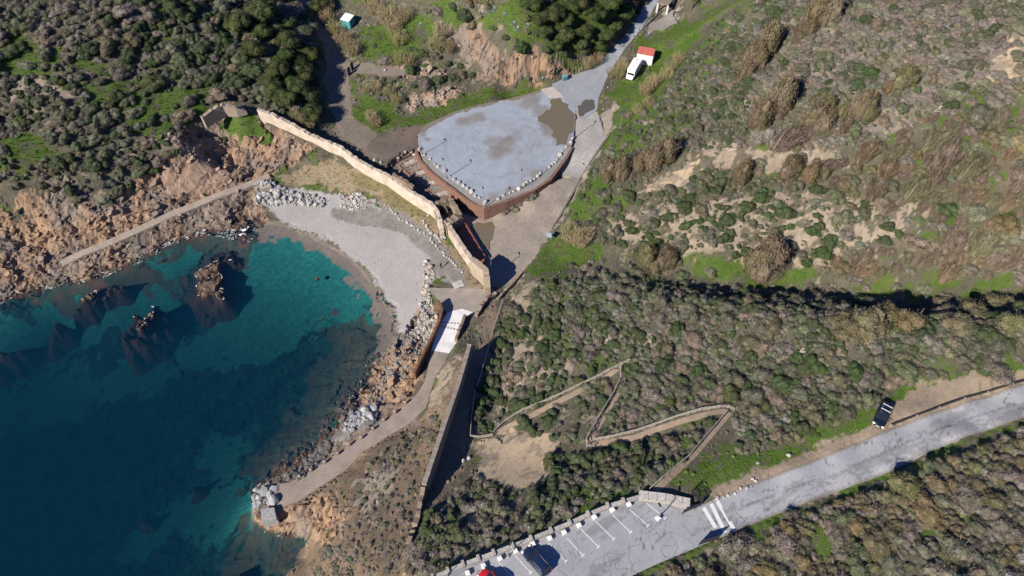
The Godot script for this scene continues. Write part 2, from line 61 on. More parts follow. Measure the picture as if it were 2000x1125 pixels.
	"fence_f": [-1.89,3.02,-81.42,-2.88,3.55,-77.3,-3.84,3.72,-73.55,-4.46,4.39,-69.61,-5.03,5.71,-66.01,-5.7,6.04,-62.55,-6.38,6.05,-60.1],
	"track_steps": [-1.59,2.43,-83.77,-3.31,3.37,-78.66,-4.27,3.56,-74.85,-5.15,4.46,-69.57,-5.94,6.21,-64.62,-6.6,6.24,-61.37],
	"kerb_wall": [23.71,6.14,-128.6,20.97,5.58,-124.2,18.27,5.23,-119.7,16.42,5.01,-116.55,14.01,4.78,-111.21,12.11,4.42,-107.43,10.28,3.73,-103.89,8.84,3.38,-101.18],
	"garage": [32.39,7,-154.94,36.4,7,-153.64],
	"camper": [32.64,6.95,-153.49,29.94,6.95,-147.79],
	"carport": [39.9,9.1,-175.45,42.05,9.1,-178.94,45.07,9.1,-177.94,42.73,9.1,-174.22],
	"carport_wall": [35.46,8.2,-168.62,38.3,8.7,-172.16,41.35,9.2,-175.78],
	"cabin": [-46.02,9.3,-167.9,-42.78,9.3,-166.49],
	"bin": [13.63,6.4,-149.35],
	"plank": [6.41,6.6,-145.98],
	"board": [8.07,3,-97.82],
	"notice": [-42,7.23,-149.92,-41.43,7.4,-151.81],
	"white_rocks": [-32.6,8.39,-150.06,-51.43,9.25,-166.1,7.89,7.38,-148.89,-8.14,8.81,-45.02,-7.23,8.69,-45.52,34.61,22.97,-36.59,35.06,23.04,-36.34,40.58,22.96,-40.08,35.91,22.74,-38.99],
	"person": [-15.11,2.2,-90.8],
	"shower": [-11.27,2.5,-86.23],
	"post_bush": [51.02,24.71,-43.49,51.53,24.78,-44.28],
	"edge_left": [-21.95,6,-123.22,-20.6,6,-121.48,-19.18,6,-120.1,-17.99,6,-118.4,-17.23,6,-117.55,-15.48,6,-116.05,-14.33,6,-114.4,-13.1,6,-113.41,-12.12,6,-112.44,-10.92,6,-111.47,-10.07,6,-110.51,-9.23,6,-109.56,-8.26,6,-108.29,-7.21,6,-107.67,-5.92,6,-106.27],
	"edge_right": [-3.2,6,-107.36,-1.84,6,-108.45,-0.58,6,-109.24,0.35,6,-109.71,1.5,6,-110.51,2.67,6,-111.79,3.38,6,-112.44,4.32,6,-112.93,5.15,6,-113.58,5.99,6,-114.4,6.48,6,-115.39,7.69,6,-116.38,8.67,6,-117.55,9.41,6,-118.4,10.03,6,-119.07,10.54,6,-119.76,11.21,6,-121.48,11.99,6,-122.87,12.9,6,-124.27,14.07,6,-125.69,14.51,6,-127.12],
	"edge_dirt": [-32.28,5.75,-120.02,-30.65,5.75,-119.34,-28.41,5.75,-119.68,-26.93,5.75,-121.74,-25.36,5.75,-123.14,-23.97,5.75,-123.84,-23.36,5.75,-123.84,-36.36,5.75,-122.79,-37.94,5.75,-123.66],
	"stone_line_a": [-32.47,2.1,-110.55,-29.94,2.1,-108.95,-27.43,2.1,-107.37,-25.09,2.1,-104.88,-23.37,2.1,-103.66,-22,2.1,-102.44,-20.03,2.1,-100.64,-18.06,2.1,-98.57,-16.82,2.1,-96.82,-15.37,2.1,-95.09,-14.06,2.1,-93.53,-12.77,2.1,-92.12,-11.6,2.1,-90.6,-10.67,2.1,-89.23],
	"stone_line_b": [-18.93,2.5,-104.99,-20.03,2.5,-104.22,-19.32,2.5,-102.4,-18.41,2.5,-100.89,-17.19,2.5,-99.56,-16,2.5,-98.53,-14.89,2.5,-98.82,-15.72,2.5,-97.65],
	"branches": [81.92,30.06,-107.02,58.94,20.61,-106.36,84.72,23.91,-85.23,89.2,26.79,-86.38,46.08,16.4,-110.87,46.78,21.97,-58.06,59.85,22.49,-156.9,45.25,9.74,-174.92,71.26,24.76,-104.12],
	"sea_rock": [-41.96,-0.3,-89.52],
	"canes": [-50.32,8.95,-170.09,3.6,-47.69,8.56,-165.97,3.6,-44.77,8.34,-161.69,3.8,-41.9,7.84,-157.93,3.8,-50.81,9.54,-174.02,3.4,-36.76,11.44,-171.03,4,-33.62,11.37,-167.56,4.2,-31.25,10.87,-163.67,4.2,-29.58,10.03,-159.25,4,-39.29,11.57,-174.95,3.8,-28.55,12.4,-165.97,4,-30.9,7.1,-142.11,2.6,-28.77,6.75,-139.58,2.6,-34.32,7.22,-143.97,2.6,-36.9,6.86,-143.42,2.2,-33.11,6.03,-131.84,2.8,-34.57,6.11,-133.63,2.6,-29.13,8.97,-153.09,3,-26.42,8.84,-152.19,2.8,-18.58,12.64,-158.78,3.5,-19.95,10.43,-156.46,3,-16.65,9.88,-156.15,3,13.15,3.63,-97.29,3.6,14.42,3.65,-96.12,3.6,12.34,3.82,-99.32,3.2,15.55,3.98,-96.99,3,27.24,6.23,-150.41,3,28.82,6.42,-153.35,3,25.93,6.15,-150.51,2.6,33.13,8.28,-140.63,3.4,35.28,8.65,-143.14,3.2,30.51,8.26,-133.9,2.4,33.11,8.99,-135.86,2.6,38.5,9.76,-144.73,3,40.1,10.02,-147.45,2.8,42.36,10.69,-150.71,3,20.04,7.57,-153.93,3,22.13,7.91,-155.64,3,-48.52,7.61,-129.11,2.4,-50.36,8.33,-130.1,2.4,-52.17,9.14,-131,2.2],
	"trees": [-63.13,15.9,-160.57,3.57,-56.53,12.95,-152.87,3.06,-57.11,12.54,-142.07,2.89,-52.4,9.82,-143.63,3.06,-50.5,8.19,-137.8,2.89,-54.41,10.14,-134.46,2.55,-48.4,7.54,-131.94,2.55,-62.81,15.39,-146.27,2.72,-67.62,17.52,-153.7,2.98,-53.36,9.91,-138.57,2.72,-56.92,11.14,-136.06,2.55,-51.82,9.99,-151.68,2.55,-52.89,10.01,-174.5,2.55,5.12,20.26,-158.24,2.89,10.35,17.6,-157.95,2.72,15.76,17.59,-162.47,2.89,21.37,14.3,-163.04,2.72,25.7,14.53,-167.32,2.89,30.39,11.88,-170.33,2.55,18.61,12.05,-158.53,2.38,13.07,13.48,-155.34,2.38,24.21,11.17,-160.95,2.21,7.72,15.45,-153.53,2.21,30.1,13.3,-176.6,2.89,22.94,17.16,-170.2,2.89,7.71,18.68,-157.39,2,13.05,15.98,-158.22,2.2,18.55,15.89,-162.87,2.2,22.81,9.83,-158.42,1.8,17.25,10.7,-156.08,2,11.05,12.91,-152.92,1.8,6.41,17.79,-155.46,1.8,27.21,11.52,-164.99,2,-56.8,12.96,-147.59,2.2,-53.61,10.92,-148.3,2.2,-58.46,12.41,-139.28,2.2,-54.29,10.79,-141.38,2.2,-62.39,15.54,-153.41,2.4],
	"big_green": [-83.47,17.67,-131.92,3,-89.85,18.07,-126.52,2.6,-110.54,25.78,-133.61,2.6,-91.17,12.72,-110.78,2.2,-96.09,23.7,-136.55,2,1.93,14.12,-151.19,2,26.01,15.22,-59.51,1.9,-3.8,5.59,-61.72,1.5,-81.32,14.73,-123.51,1.8],
	"big_brown": [21.97,7.77,-112.62,3.14,24.7,8.81,-112.38,2.69,31.28,10.91,-112.65,3.36,34,11.97,-113.16,2.91,58.72,22.91,-137.68,3.81,55.78,21.19,-135.29,3.36,69.23,28.67,-140.87,3.36,66.84,27.43,-138.83,2.91,57.21,21.93,-119.19,3.36,54.98,20.69,-117.34,3.36,52.73,19.49,-115.46,2.91,62.39,23.24,-111.15,2.91,64.27,24.22,-111.59,2.69,69.54,26.26,-110.76,2.91,71.5,27.33,-111.84,2.69,31.87,5.93,-88.46,2.91,27.81,5.78,-89.93,2.46,49.3,9.13,-84.68,3.25,51.28,10.18,-85.81,2.91,78.2,30.69,-114.81,2.91,48.1,16.23,-104.13,2.24,56.5,18.74,-102.35,2.24,59.92,19.41,-100.22,2.46],
	"agaves": [-7.52,18.28,-159.58,1.4,-5.81,19.07,-159.23,1.5,-4.5,19.72,-159.1,1.2,0.38,18.09,-155.44,1.3,1.28,17.38,-154.34,1.3,3.84,17.91,-154.85,1.2,-1.92,19.38,-157.41,1,-31.96,10.75,-163.84,1,-28.52,12.12,-165.24,1,-30.38,10.34,-161.05,0.9,-24.24,12.61,-163.34,1,31.14,8.42,-166.17,1,33.35,7.16,-165.71,1,34.88,7.93,-168.07,1,36.88,7.24,-166.29,1,29.41,8.11,-162.03,1],
	"palm": [48.9,11.21,-173.08],
	"plaza_mud": [-1.83,4.5,-125.51,-3.63,3,-122.87,0,3,-127.3,-8.84,2.6,-134.7,-11.95,2,-133.75,5.17,3.5,-141.5,2.57,2.5,-139.52,7.65,3,-137.57,-21.27,1.2,-128.75,-20.27,1,-126.94,10.66,3.6,-132.81,9.29,3,-129.12,12.3,3,-127.3,7.02,2.5,-113.58,9.48,2.2,-116.88,0,2,-110.03,-4.59,2,-107.98,5.87,3,-114.4,3.49,2.5,-111.95],
	"foam": [-102.59,0,-87.52,-98.65,0,-88.07,-94.46,0,-88.61,-91.37,0,-89.16,-84.15,0,-92.35,-83.14,0,-90.95,-84.68,0,-89.57,-90.07,0,-88.61,-93.96,0,-83.79,-84.4,0,-86.44,-82.24,0,-93.34,-80.32,0,-96.2,-78.55,0,-82.74,-78.86,0,-81.7,-63.02,0,-88.07,-61.8,0,-87.52,-64.33,0,-88.88,-104.33,0,-85.91,-107.35,0,-84.84,-38.28,0,-50.54,-37.18,0,-49.56,-40.07,0,-45.25],
	"reef_a": [-95.24,0,-80.67,-94.51,0,-83.53,-91.68,0,-86.98,-88.06,0,-89.16,-83.56,0,-90.54,-81.06,0,-88.61,-82.24,0,-84.84,-85.89,0,-82.87,-89.38,0,-80.67,-92.48,0,-79.02],
	"reef_b": [-72.19,0,-87.52,-72.11,0,-91.93,-70.09,0,-95.19,-68.56,0,-98.84,-65.5,0,-100.32,-60.73,0,-99.58,-57.63,0,-95.92,-59.47,0,-91.65,-57.97,0,-87.52,-58.66,0,-83.53,-61.72,0,-80.67,-66.5,0,-80.67,-70.51,0,-83.53],
	"reef_c": [-82.33,0,-77.14,-81.38,0,-82.22,-79.45,0,-84.58,-75.95,0,-85.51,-71.77,0,-84.18,-69.59,0,-80.29,-70.95,0,-75.9,-74.51,0,-72.26,-78.54,0,-70.48,-82.21,0,-72.26],
	"reef_d": [-64.42,0,-100.62,-62.94,0,-104.11,-60.13,0,-107.22,-57.87,0,-108.81,-57.27,0,-104.88,-58.77,0,-101.07,-62.35,0,-99.13],
	"reef_e": [-50.38,0,-28.81,-48.62,0,-30.18,-44.96,0,-30.82,-41.23,0,-31.23,-38.86,0,-30.01,-37.81,0,-26.84,-49.86,0,-26.84],
	"reef_f": [-84.14,0,-93.34,-82.13,0,-94.76,-78.63,0,-96.2,-76.13,0,-97.37,-75.15,0,-95.92,-78.45,0,-93.77,-82.12,0,-91.93],
	"under_a": [-109.47,-1.2,-71.78,-103.28,-1.2,-76.66,-97.39,-1.2,-80.45,-93.84,-1.2,-82.39,-90.28,-1.2,-81.48,-93.79,-1.2,-76.66,-99.14,-1.2,-71.78,-107.32,-1.2,-67.1],
	"under_b": [-85.13,-1,-77.78,-82.7,-1,-81.61,-77.14,-1,-84.49,-72.18,-1,-84.22,-71.22,-1,-79.04,-73.94,-1,-74.07,-78.36,-1,-71.66,-83.32,-1,-74.07],
	"under_c": [-69.42,-2.5,-38.35,-68.97,-2.5,-41.05,-65.62,-2.5,-41.97,-62.3,-2.5,-41.51,-62.84,-2.5,-38.79,-66.89,-2.5,-37.46],
	"under_d": [-61.81,-2,-43.65,-58.86,-2,-47.93,-54.43,-2,-48.91,-52.9,-2,-46.48,-56.11,-2,-44.58,-59.59,-2,-42.25],
	"under_e": [-71.11,-1,-86.22,-70.44,-1,-93.83,-68.75,-1,-98.18,-63.37,-1,-99.66,-59.58,-1,-98.18,-60.2,-1,-91.01,-58.14,-1,-86.89,-61.54,-1,-82.91,-66.42,-1,-80.96],
	"pile_a": [-60.01,3.24,-113.84,-56.05,3.53,-115.21,-52.48,2.46,-113.78,-47.8,1.68,-113.22,-42.74,1.46,-111.15,-43.73,1.1,-109.39,-48.63,1.02,-110.27,-54.37,1.29,-109.7,-58.42,1.47,-109.53,-60.01,2.32,-111.47],
	"pile_b": [-40.25,2.09,-112.82,-35.62,2.58,-112.68,-32.78,2.42,-110.56,-33.39,1.94,-108.15,-37.53,1.53,-107.89,-39.51,1.55,-109.46],
	"pile_c": [-19.26,1.94,-93.24,-17.42,2.15,-92.51,-16.25,2.08,-88.02,-17.39,1.87,-85.49,-15.95,2.37,-80.6,-14.95,2.46,-78.02,-15.55,2.38,-74.4,-18.33,1.97,-72.85,-19.77,1.59,-74.9,-18.91,1.63,-79.83,-19.12,1.5,-85.1,-18.75,1.67,-89.01],
	"pile_d": [-31.87,0.61,-54.8,-29.74,0.65,-57.36,-27.57,0.78,-59.42,-25.44,1.34,-58.5,-24.88,1.76,-56.62,-28.22,1.58,-54.35,-30.42,1.34,-52.94],
	"pile_e": [-45.31,-0.33,-41.68,-45.27,-1.32,-44.33,-42.43,0.53,-44.12,-40.5,1.68,-42.78,-40.12,2.53,-39.8,-41.85,2.19,-39.3,-44.28,0.83,-39.76],
	"pile_f": [-40.42,0.86,-44.93,-38.85,0.64,-46.89,-36.23,0.33,-49.91,-33.78,0.5,-52.32,-32.53,1.09,-51.07,-34.22,1.39,-47.55,-36.78,1.81,-44.57,-39.5,1.35,-44.1],
	"pile_g": [-23.28,1.24,-70.34,-21.62,0.97,-74.07,-19.13,1.7,-76.04,-16.91,2.16,-74.53,-18.06,2.23,-69.75,-19.63,2.48,-65.06,-22.33,2.06,-61.99,-26.04,1.13,-59.24,-27.21,0.79,-60.48,-25.4,1.34,-66.82],
	"pile_h": [-35.62,-1.92,-60.76,-31.2,-1.07,-65.88,-27.77,-0.7,-71.48,-25.82,0.56,-69.56,-28.64,0.07,-64.7,-30.13,0.21,-59.7,-33.09,0.43,-53.86,-37.23,0.09,-50.01,-40.87,0.08,-47.11,-44.86,-0.07,-42.04,-46.9,-2.51,-43.83,-41.27,-1.11,-50.02,-36.42,-0.92,-54.98],
	"stone_line_c": [28.44,22.52,-33.47,29.83,22.6,-34.03,31.36,22.71,-34.58,32.88,22.86,-35.12,34.04,22.98,-35.61],
	"landmarks": [54.76,25.29,-45.35,3.11,22.58,-25.35,29,22.49,-31.23,21.83,22.56,-33.97,34.56,19.88,-48.74,12.29,15.27,-45.15,20.22,13.38,-60.86,-6.19,7.62,-49.67,-14.36,11.86,-35.44,-12.29,2.77,-75.36,-5.19,2.38,-87.8,8.08,3.19,-98.39,13.42,3.86,-98.55,-15.04,2.9,-106.17,34.92,6.92,-157.02,42.51,9.19,-177.04,-44.3,9.32,-169.53,13.53,7.37,-148.48,-68.58,12.75,-130.35,-80.01,3.33,-103.49,-40.84,2.2,-38.6,55.53,25.4,-43.17,74.26,29.1,-48.19,33.59,11.31,-109.07,95.38,38.12,-114.49,19.54,4.43,-91.68,84,17.6,-74.68,44.77,19.39,-68.39,77.07,22.23,-88,58.98,32.91,-23.56,-111.85,29.41,-141.71,-13.03,19.52,-162.81,90.83,27.5,-85.73,63.33,23.73,-111.37,81.92,30.06,-107.02,65.05,25.91,-120.96,89.52,32.5,-101.95,51.5,13.65,-91.59,49.16,8.54,-83.2,22.2,13.06,-66.55,48.08,24.05,-38.85],
	"cracks": [10.35,22.4,-25.07,12.5,22.4,-26.07,14.58,22.4,-26.07,16.14,22.4,-27.76,18.17,22.4,-27.08,20,22.4,-27.76,20.43,22.4,-28.45,21.89,22.4,-28.8,17.32,22.4,-25.74,8.23,22.4,-24.08,23.55,22.4,-30.55,25.09,22.4,-31.26,12.37,22.4,-24.41,6.16,22.4,-23.76,19.11,22.4,-29.15,23.96,22.4,-28.45,31.51,22.5,-31.23,34.45,22.7,-31.88,37.45,23,-32.87,41.37,23.3,-34.59,42.62,23.4,-36.81,43.51,23.6,-34.86,34.87,23,-34.33,47.37,24.2,-36.5,51.37,24.6,-38.24,55.8,25.2,-39.15,60.39,26,-40.76,66.43,27.3,-42.94],
	"wall_bushes": [-1.74,2.45,-106.58,1.1,0,2.55,-107.28,1.3,1.87,2.67,-108.11,1,8.58,3.39,-114.85,1.1,9.83,3.42,-116.48,1.2,7.84,3.36,-113.73,0.9,4.69,2.95,-109.75,1.1,6.36,3.19,-111.45,1.2,3.51,2.81,-108.92,0.9,11.09,3.47,-118.11,1.1,12.12,3.53,-119.76,1,12.93,3.55,-121.46,0.9],
	"foundations": [-30.31,4.5,-118.93,-23.19,4.5,-124.48,-18.06,4.7,-107.01,-13.82,4.7,-109.69,-26.96,4.35,-120.11,-17.3,4.35,-109.07,-23.67,4.6,-114.64,-22.03,4.6,-116.3,-26.86,4.6,-116.97,-25.67,4.6,-118.32],
	"crest_bushes": [62.78,23.68,-63.43,3.36,57.65,24.4,-61.45,3.14,64.62,25.45,-61.27,3.14,55.02,24.12,-60.64,2.91,54.43,23.2,-63.24,2.46,44.04,20.94,-63.17,2.24,77.16,17.06,-70.53,2.91,75.69,24.76,-63.22,2.91,83.8,21.14,-67.74,2.91,77.82,30.06,-57.81,2.91,70.26,27.59,-59.4,2.69],
}
const GROUND_ZONES = [
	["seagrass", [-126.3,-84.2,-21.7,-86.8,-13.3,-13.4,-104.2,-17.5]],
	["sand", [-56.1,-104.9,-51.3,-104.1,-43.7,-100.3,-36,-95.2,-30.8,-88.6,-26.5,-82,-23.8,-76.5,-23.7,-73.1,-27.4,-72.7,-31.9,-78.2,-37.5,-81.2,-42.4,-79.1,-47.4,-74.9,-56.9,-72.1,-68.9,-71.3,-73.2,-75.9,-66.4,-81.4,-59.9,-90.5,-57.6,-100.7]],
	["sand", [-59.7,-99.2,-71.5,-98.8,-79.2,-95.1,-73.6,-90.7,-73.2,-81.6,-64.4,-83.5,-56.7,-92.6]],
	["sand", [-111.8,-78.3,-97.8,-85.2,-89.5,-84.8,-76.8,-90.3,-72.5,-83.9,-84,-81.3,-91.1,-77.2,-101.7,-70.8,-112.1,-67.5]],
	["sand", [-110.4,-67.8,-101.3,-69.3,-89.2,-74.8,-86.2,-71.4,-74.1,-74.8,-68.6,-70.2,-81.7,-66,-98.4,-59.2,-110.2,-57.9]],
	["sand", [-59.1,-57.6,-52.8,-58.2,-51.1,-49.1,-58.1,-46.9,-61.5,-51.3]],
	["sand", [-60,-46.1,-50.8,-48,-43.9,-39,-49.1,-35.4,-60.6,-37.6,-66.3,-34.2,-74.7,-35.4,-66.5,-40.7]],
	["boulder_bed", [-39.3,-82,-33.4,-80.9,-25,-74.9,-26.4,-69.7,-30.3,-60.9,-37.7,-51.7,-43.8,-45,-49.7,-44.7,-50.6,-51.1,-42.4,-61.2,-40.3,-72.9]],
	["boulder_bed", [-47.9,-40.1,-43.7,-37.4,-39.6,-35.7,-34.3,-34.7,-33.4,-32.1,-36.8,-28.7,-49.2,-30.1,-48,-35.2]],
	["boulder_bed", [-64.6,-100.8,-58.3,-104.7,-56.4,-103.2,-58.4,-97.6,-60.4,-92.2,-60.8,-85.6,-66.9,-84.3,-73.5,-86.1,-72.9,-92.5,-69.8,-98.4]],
	["wet_sand", [-57.9,-110.4,-56.2,-105.9,-51.4,-104.8,-43.8,-101.4,-36.1,-96.1,-30.6,-89.5,-26.1,-82.4,-23.2,-77,-23,-72.5,-26.2,-69.7,-28,-71.5,-25.9,-75.1,-27.8,-81.2,-32,-87.8,-37.3,-93.6,-44.6,-98.6,-51.4,-101.9,-57.4,-102.3]],
	["pebble", [-56.7,-109.8,-53.4,-106.2,-46.5,-103.5,-38.8,-98.9,-32.3,-92.9,-26.9,-85.7,-23.1,-78.4,-21.1,-74.6,-19.1,-76,-19.1,-82.4,-17.4,-86.2,-17.6,-91.5,-18.6,-98.2,-24.2,-104.3,-30.4,-108.3,-37.9,-111.7,-47.9,-114.2,-54.8,-114.1,-58.6,-111.5]],
	["grey_sand", [-42.4,-108.3,-35.3,-109.4,-28,-107.2,-23,-103,-18.1,-96.2,-16.6,-93.3,-17.9,-88.2,-18,-94.2,-22.6,-98.7,-23.9,-100.6,-28.8,-102.8,-34.7,-103.7,-39.6,-105.5]],
	["dry_earth", [-55.1,-116.6,-48.2,-118.8,-41.1,-121.1,-33.5,-117.4,-24.7,-111.9,-17.3,-104.6,-15.6,-99.4,-13.4,-96.6,-5.9,-85.7,-7.5,-85.3,-12.9,-86.2,-16.3,-88,-16.6,-94,-23.1,-104.4,-30.5,-109.7,-36.9,-113.3,-45.6,-115.4,-51.4,-114.9]],
	["grey_sand", [-31.8,-110.5,-24.4,-106.5,-18.1,-100.2,-13.2,-93.1,-8,-85.6,-12.9,-86.2,-16.3,-88,-17.2,-94.1,-23,-103,-29.2,-107.5]],
	["dry_grass", [-37.2,-118.4,-31,-116,-23.4,-109.8,-17.3,-104.6,-17.1,-102.4,-23.2,-106.4,-30.7,-112.3,-37.1,-116]],
	["grass", [-17.9,-88.2,-14.3,-88.5,-13.1,-86.3,-17,-86.1]],
	["rock", [-116.5,-102,-106,-102.5,-100,-105.7,-92.5,-109,-87.1,-113.4,-77.6,-120.8,-71.7,-126.5,-67.4,-130,-60.6,-129.8,-53.3,-125.9,-45.9,-123,-48.2,-121.3,-53.1,-120,-56.2,-116.5,-69.8,-108.6,-80,-103.5,-85.5,-98.2,-94.3,-94.6,-100.6,-90.2,-114.8,-84.2]],
	["rock_shore", [-114.8,-84.2,-100.6,-90.2,-94.3,-94.4,-85.5,-98.4,-80,-103.5,-69.8,-108.6,-59.4,-113.9,-57.9,-109.8,-56.1,-104.9,-58.1,-103.3,-60.9,-100.4,-64.9,-102.6,-70.1,-102.6,-75.7,-99.7,-79.4,-96.8,-84.9,-92.8,-90.4,-89.3,-98.4,-87.3,-107.5,-83.3,-114.5,-79.7]],
	["litter", [-93,-109.4,-84.9,-114.9,-77.8,-119.1,-74.9,-116.9,-80.4,-113.8,-83.7,-110,-88.4,-104.8,-94.5,-103.2,-96.8,-105.3]],
	["bare_rock", [-79.4,-112.6,-70.8,-118.3,-65.5,-117.5,-63.2,-116.1,-72.2,-110.2,-77.4,-109.7]],
	["rock", [-23.7,-73.4,-20.8,-76.3,-19.6,-81.2,-17.5,-82.1,-14.6,-79.8,-15.4,-75.6,-17.6,-69.7,-19.1,-64.5,-16.5,-63.6,-19.3,-60.7,-23,-58.9,-26.9,-58.2,-31.1,-59.6,-28.7,-65.1,-26.3,-70.4]],
	["grey_rubble", [-33.1,-59,-25.4,-58.5,-25.3,-54.6,-28.9,-52.8,-33,-53.3]],
	["rubble_shore", [-31.1,-59.6,-32.5,-53.2,-36.8,-48.3,-39.9,-45.4,-40.9,-43.9,-40,-39.4,-43.9,-39,-46,-41.9,-41.4,-47.2,-37.4,-50.6,-34.3,-54.6]],
	["rock", [-44.5,-39.1,-39.5,-37.9,-35,-41.7,-30.6,-39.2,-30,-35,-34.3,-34.7,-39.6,-35.7,-44.8,-37.8]],
	["earth", [-36.8,-28.7,-34.3,-34,-30,-35,-30.6,-38.7,-36.5,-40.1,-32.7,-42.2,-28.6,-45.1,-26.5,-48.4,-21.7,-51.9,-18.5,-54.3,-15.7,-56.8,-14.4,-63,-12.6,-65.8,-8.4,-69.9,-9.8,-60.2,-12.9,-46.7,-14.3,-40.7,-14.6,-34.5,-15.6,-30.2,-16.4,-25,-18.5,-20.1,-35.2,-22.6]],
	["tan", [-27,-43.7,-21,-46,-18.7,-42.5,-19.6,-37,-22.8,-35.5,-26.9,-38.7]],
	["tan", [-13.6,-65,-10.7,-67.6,-9.4,-62.4,-11.1,-58.1,-13.8,-55.7,-15.2,-60]],
	["rock", [-37.4,-39.7,-31.1,-41.2,-26.6,-36.9,-27.5,-32,-34.3,-34,-34.2,-36.6]],
	["dark_earth", [-7.4,-69.2,-4.7,-81.5,-2.6,-80,-3.5,-69.6,-5.6,-60,-6.2,-50.2,-8.1,-44,-12.1,-37.1,-13.5,-35.3,-14.6,-34.5,-14.3,-40.7,-11.5,-53.3,-9.9,-60]],
	["litter", [-11.9,-35.1,-5.9,-43.9,0,-38.8,3.7,-33.8,-2.9,-28.3,-10.6,-25.1,-15.2,-25.1,-15.4,-31]],
	["sand_slope", [-4,-49.1,0,-50.7,5.2,-48.6,7.5,-46,5,-43.4,5.9,-39.6,3.1,-37,-1.6,-38.5,-5.5,-42.8,-6.1,-48.1]],
	["tan", [-1.5,-74.6,1,-76.7,5.9,-70.2,3.8,-63.4,0.9,-57.3,-1.3,-52.1,-2.8,-57.9,-2.4,-66.8]],
	["tan", [11.5,-68.7,17.2,-71.2,24,-67.3,27.1,-64.3,21.4,-59.7,16.6,-64.2]],
	["tan", [3.8,-63.4,10.3,-65.3,13,-63.7,7.3,-59,3.7,-57.7]],
	["tan", [1.1,-85.5,4.3,-87.5,5.2,-82.3,2,-73.9,0,-76.9]],
	["tan", [20.1,-101,31.7,-101.7,44.5,-99.3,57.8,-98.5,65.4,-94.4,77.4,-89.9,81.8,-86.8,73.7,-86.3,63.8,-84.6,56.7,-84.3,45.4,-87.6,34,-90.9,27,-93.8,21.9,-95]],
	["sand_slope", [26.9,-106.4,33.7,-109.7,40.1,-111.6,40.7,-108.6,37.3,-105.6,32.2,-105.6]],
	["tan", [38.4,-115,44.5,-114.3,51.7,-108.9,59.3,-108.7,66.1,-105.1,67.2,-100.4,58.3,-101.8,51.2,-105.1,43.8,-108.9]],
	["lilac_earth", [53.4,-142.3,67.5,-151.2,101.9,-127.7,94,-99.6,84.1,-105.6,71.5,-105.7,63.2,-110.8,56.3,-124.8]],
	["tan", [68.6,-120.4,73.2,-116.8,70.9,-113.8,65.9,-116]],
	["sand_slope", [95.1,-118.9,99.8,-119,96,-106.8,91.4,-111.2]],
	["patchy", [27.1,-141.7,37.6,-146.9,48.1,-160.9,56.5,-158.8,47.9,-134.7,38.9,-119.2,29.6,-112.4,20.1,-102.3,12.5,-102.7,17.7,-115.5]],
	["grass", [31.9,-168.3,39.9,-163.6,47.5,-171.5,49,-159.4,42.8,-150,38,-141.2,33.9,-129.2,27,-118.8,22.2,-115.2,22,-125.7,27.7,-135.3,24.6,-142.3,27.7,-148.1,32,-151.8,33.2,-163.1]],
	["grass", [6.6,-95,11.2,-97.5,18.7,-95.8,19.6,-92.4,10.8,-88.7,5.3,-87.3,3.3,-89.4]],
	["grass", [35.8,-89.3,46.4,-86.7,56.7,-84.3,60.2,-85.2,62,-82.4,56.2,-80.4,45.1,-82,37.3,-84.1]],
	["grass", [11.7,-110.5,16.6,-116.1,20.7,-110.6,16.9,-103.1,12.4,-101.3]],
	["patchy", [83.5,-111.4,92.2,-108.2,94.9,-101.1,90.5,-95.3,83,-95.2,76.8,-96.4,81.3,-103.4]],
	["patchy", [75.4,-87.6,85.1,-88.7,92,-87.1,91.9,-81.6,83,-83.2,75.1,-84]],
	["patchy", [68.9,-83.6,75.2,-80.3,84.3,-76.4,91.2,-74.4,84.4,-63.5,76.1,-67.2,73.6,-77.5]],
	["patchy", [62.2,-55.5,74.9,-57.4,76.7,-52.2,75.8,-48.8,65.6,-50.5]],
	["grass", [32.4,-39.6,42.7,-42.5,52.3,-46.6,57.6,-49,61.6,-50.4,65.7,-50.9,76.3,-50.7,75.9,-49.3,65.5,-50.1,60.5,-49.2,53,-44,48.1,-41.7,42,-39.9,35.6,-37.6,29.5,-36,25.9,-36.5,29,-40.7]],
	["dirt", [79.5,-50.6,65.5,-50.1,60.6,-49.5,52.9,-43.9,48.1,-41.7,42,-39.9,35.6,-37.6,29.4,-35.8,27.8,-34.5,29.7,-33.4,35.2,-35.9,49.3,-40.9,55.5,-43,63.3,-45.5,79.2,-49.2]],
	["grass", [31.1,-29.1,37.6,-31.4,42.9,-33.2,50.4,-35.5,54.8,-37,59.8,-39,65.7,-41.1,77.1,-44.1,76.5,-42.8,64.6,-39.5,54.5,-35.2,49.4,-33.4,42.2,-31.3,35,-29.2,26.4,-26.3,19.8,-23.7,16.3,-22.4,15.9,-23.4,20,-24.9,25.1,-26.9]],
	["grass", [40.2,-29.1,44.1,-29.5,42.6,-25.3,39.5,-24.9]],
	["grass", [-113.9,-137.2,-108.1,-137.6,-100.3,-134.2,-93.3,-134.9,-93,-132.5,-101.9,-131.4,-106.5,-128.2,-112.5,-128.3]],
	["grass", [-97.3,-128.7,-89,-132.5,-79.6,-132.5,-72.6,-137,-68.7,-131.5,-73.5,-126.6,-77.6,-120.8,-84.7,-118.4,-88.8,-124.9,-95.7,-125.3]],
	["grass", [-115.5,-112.7,-103.7,-115.1,-96.4,-112,-102.6,-108.5,-114.6,-108.4]],
	["tan", [-112.3,-127.1,-106.5,-128.2,-95.9,-126.5,-98.3,-123.3,-104.6,-118.7,-111.4,-121.6]],
	["grass", [-67.4,-129.5,-60.5,-129.2,-57,-126.5,-64.1,-125.1,-68.8,-126.8]],
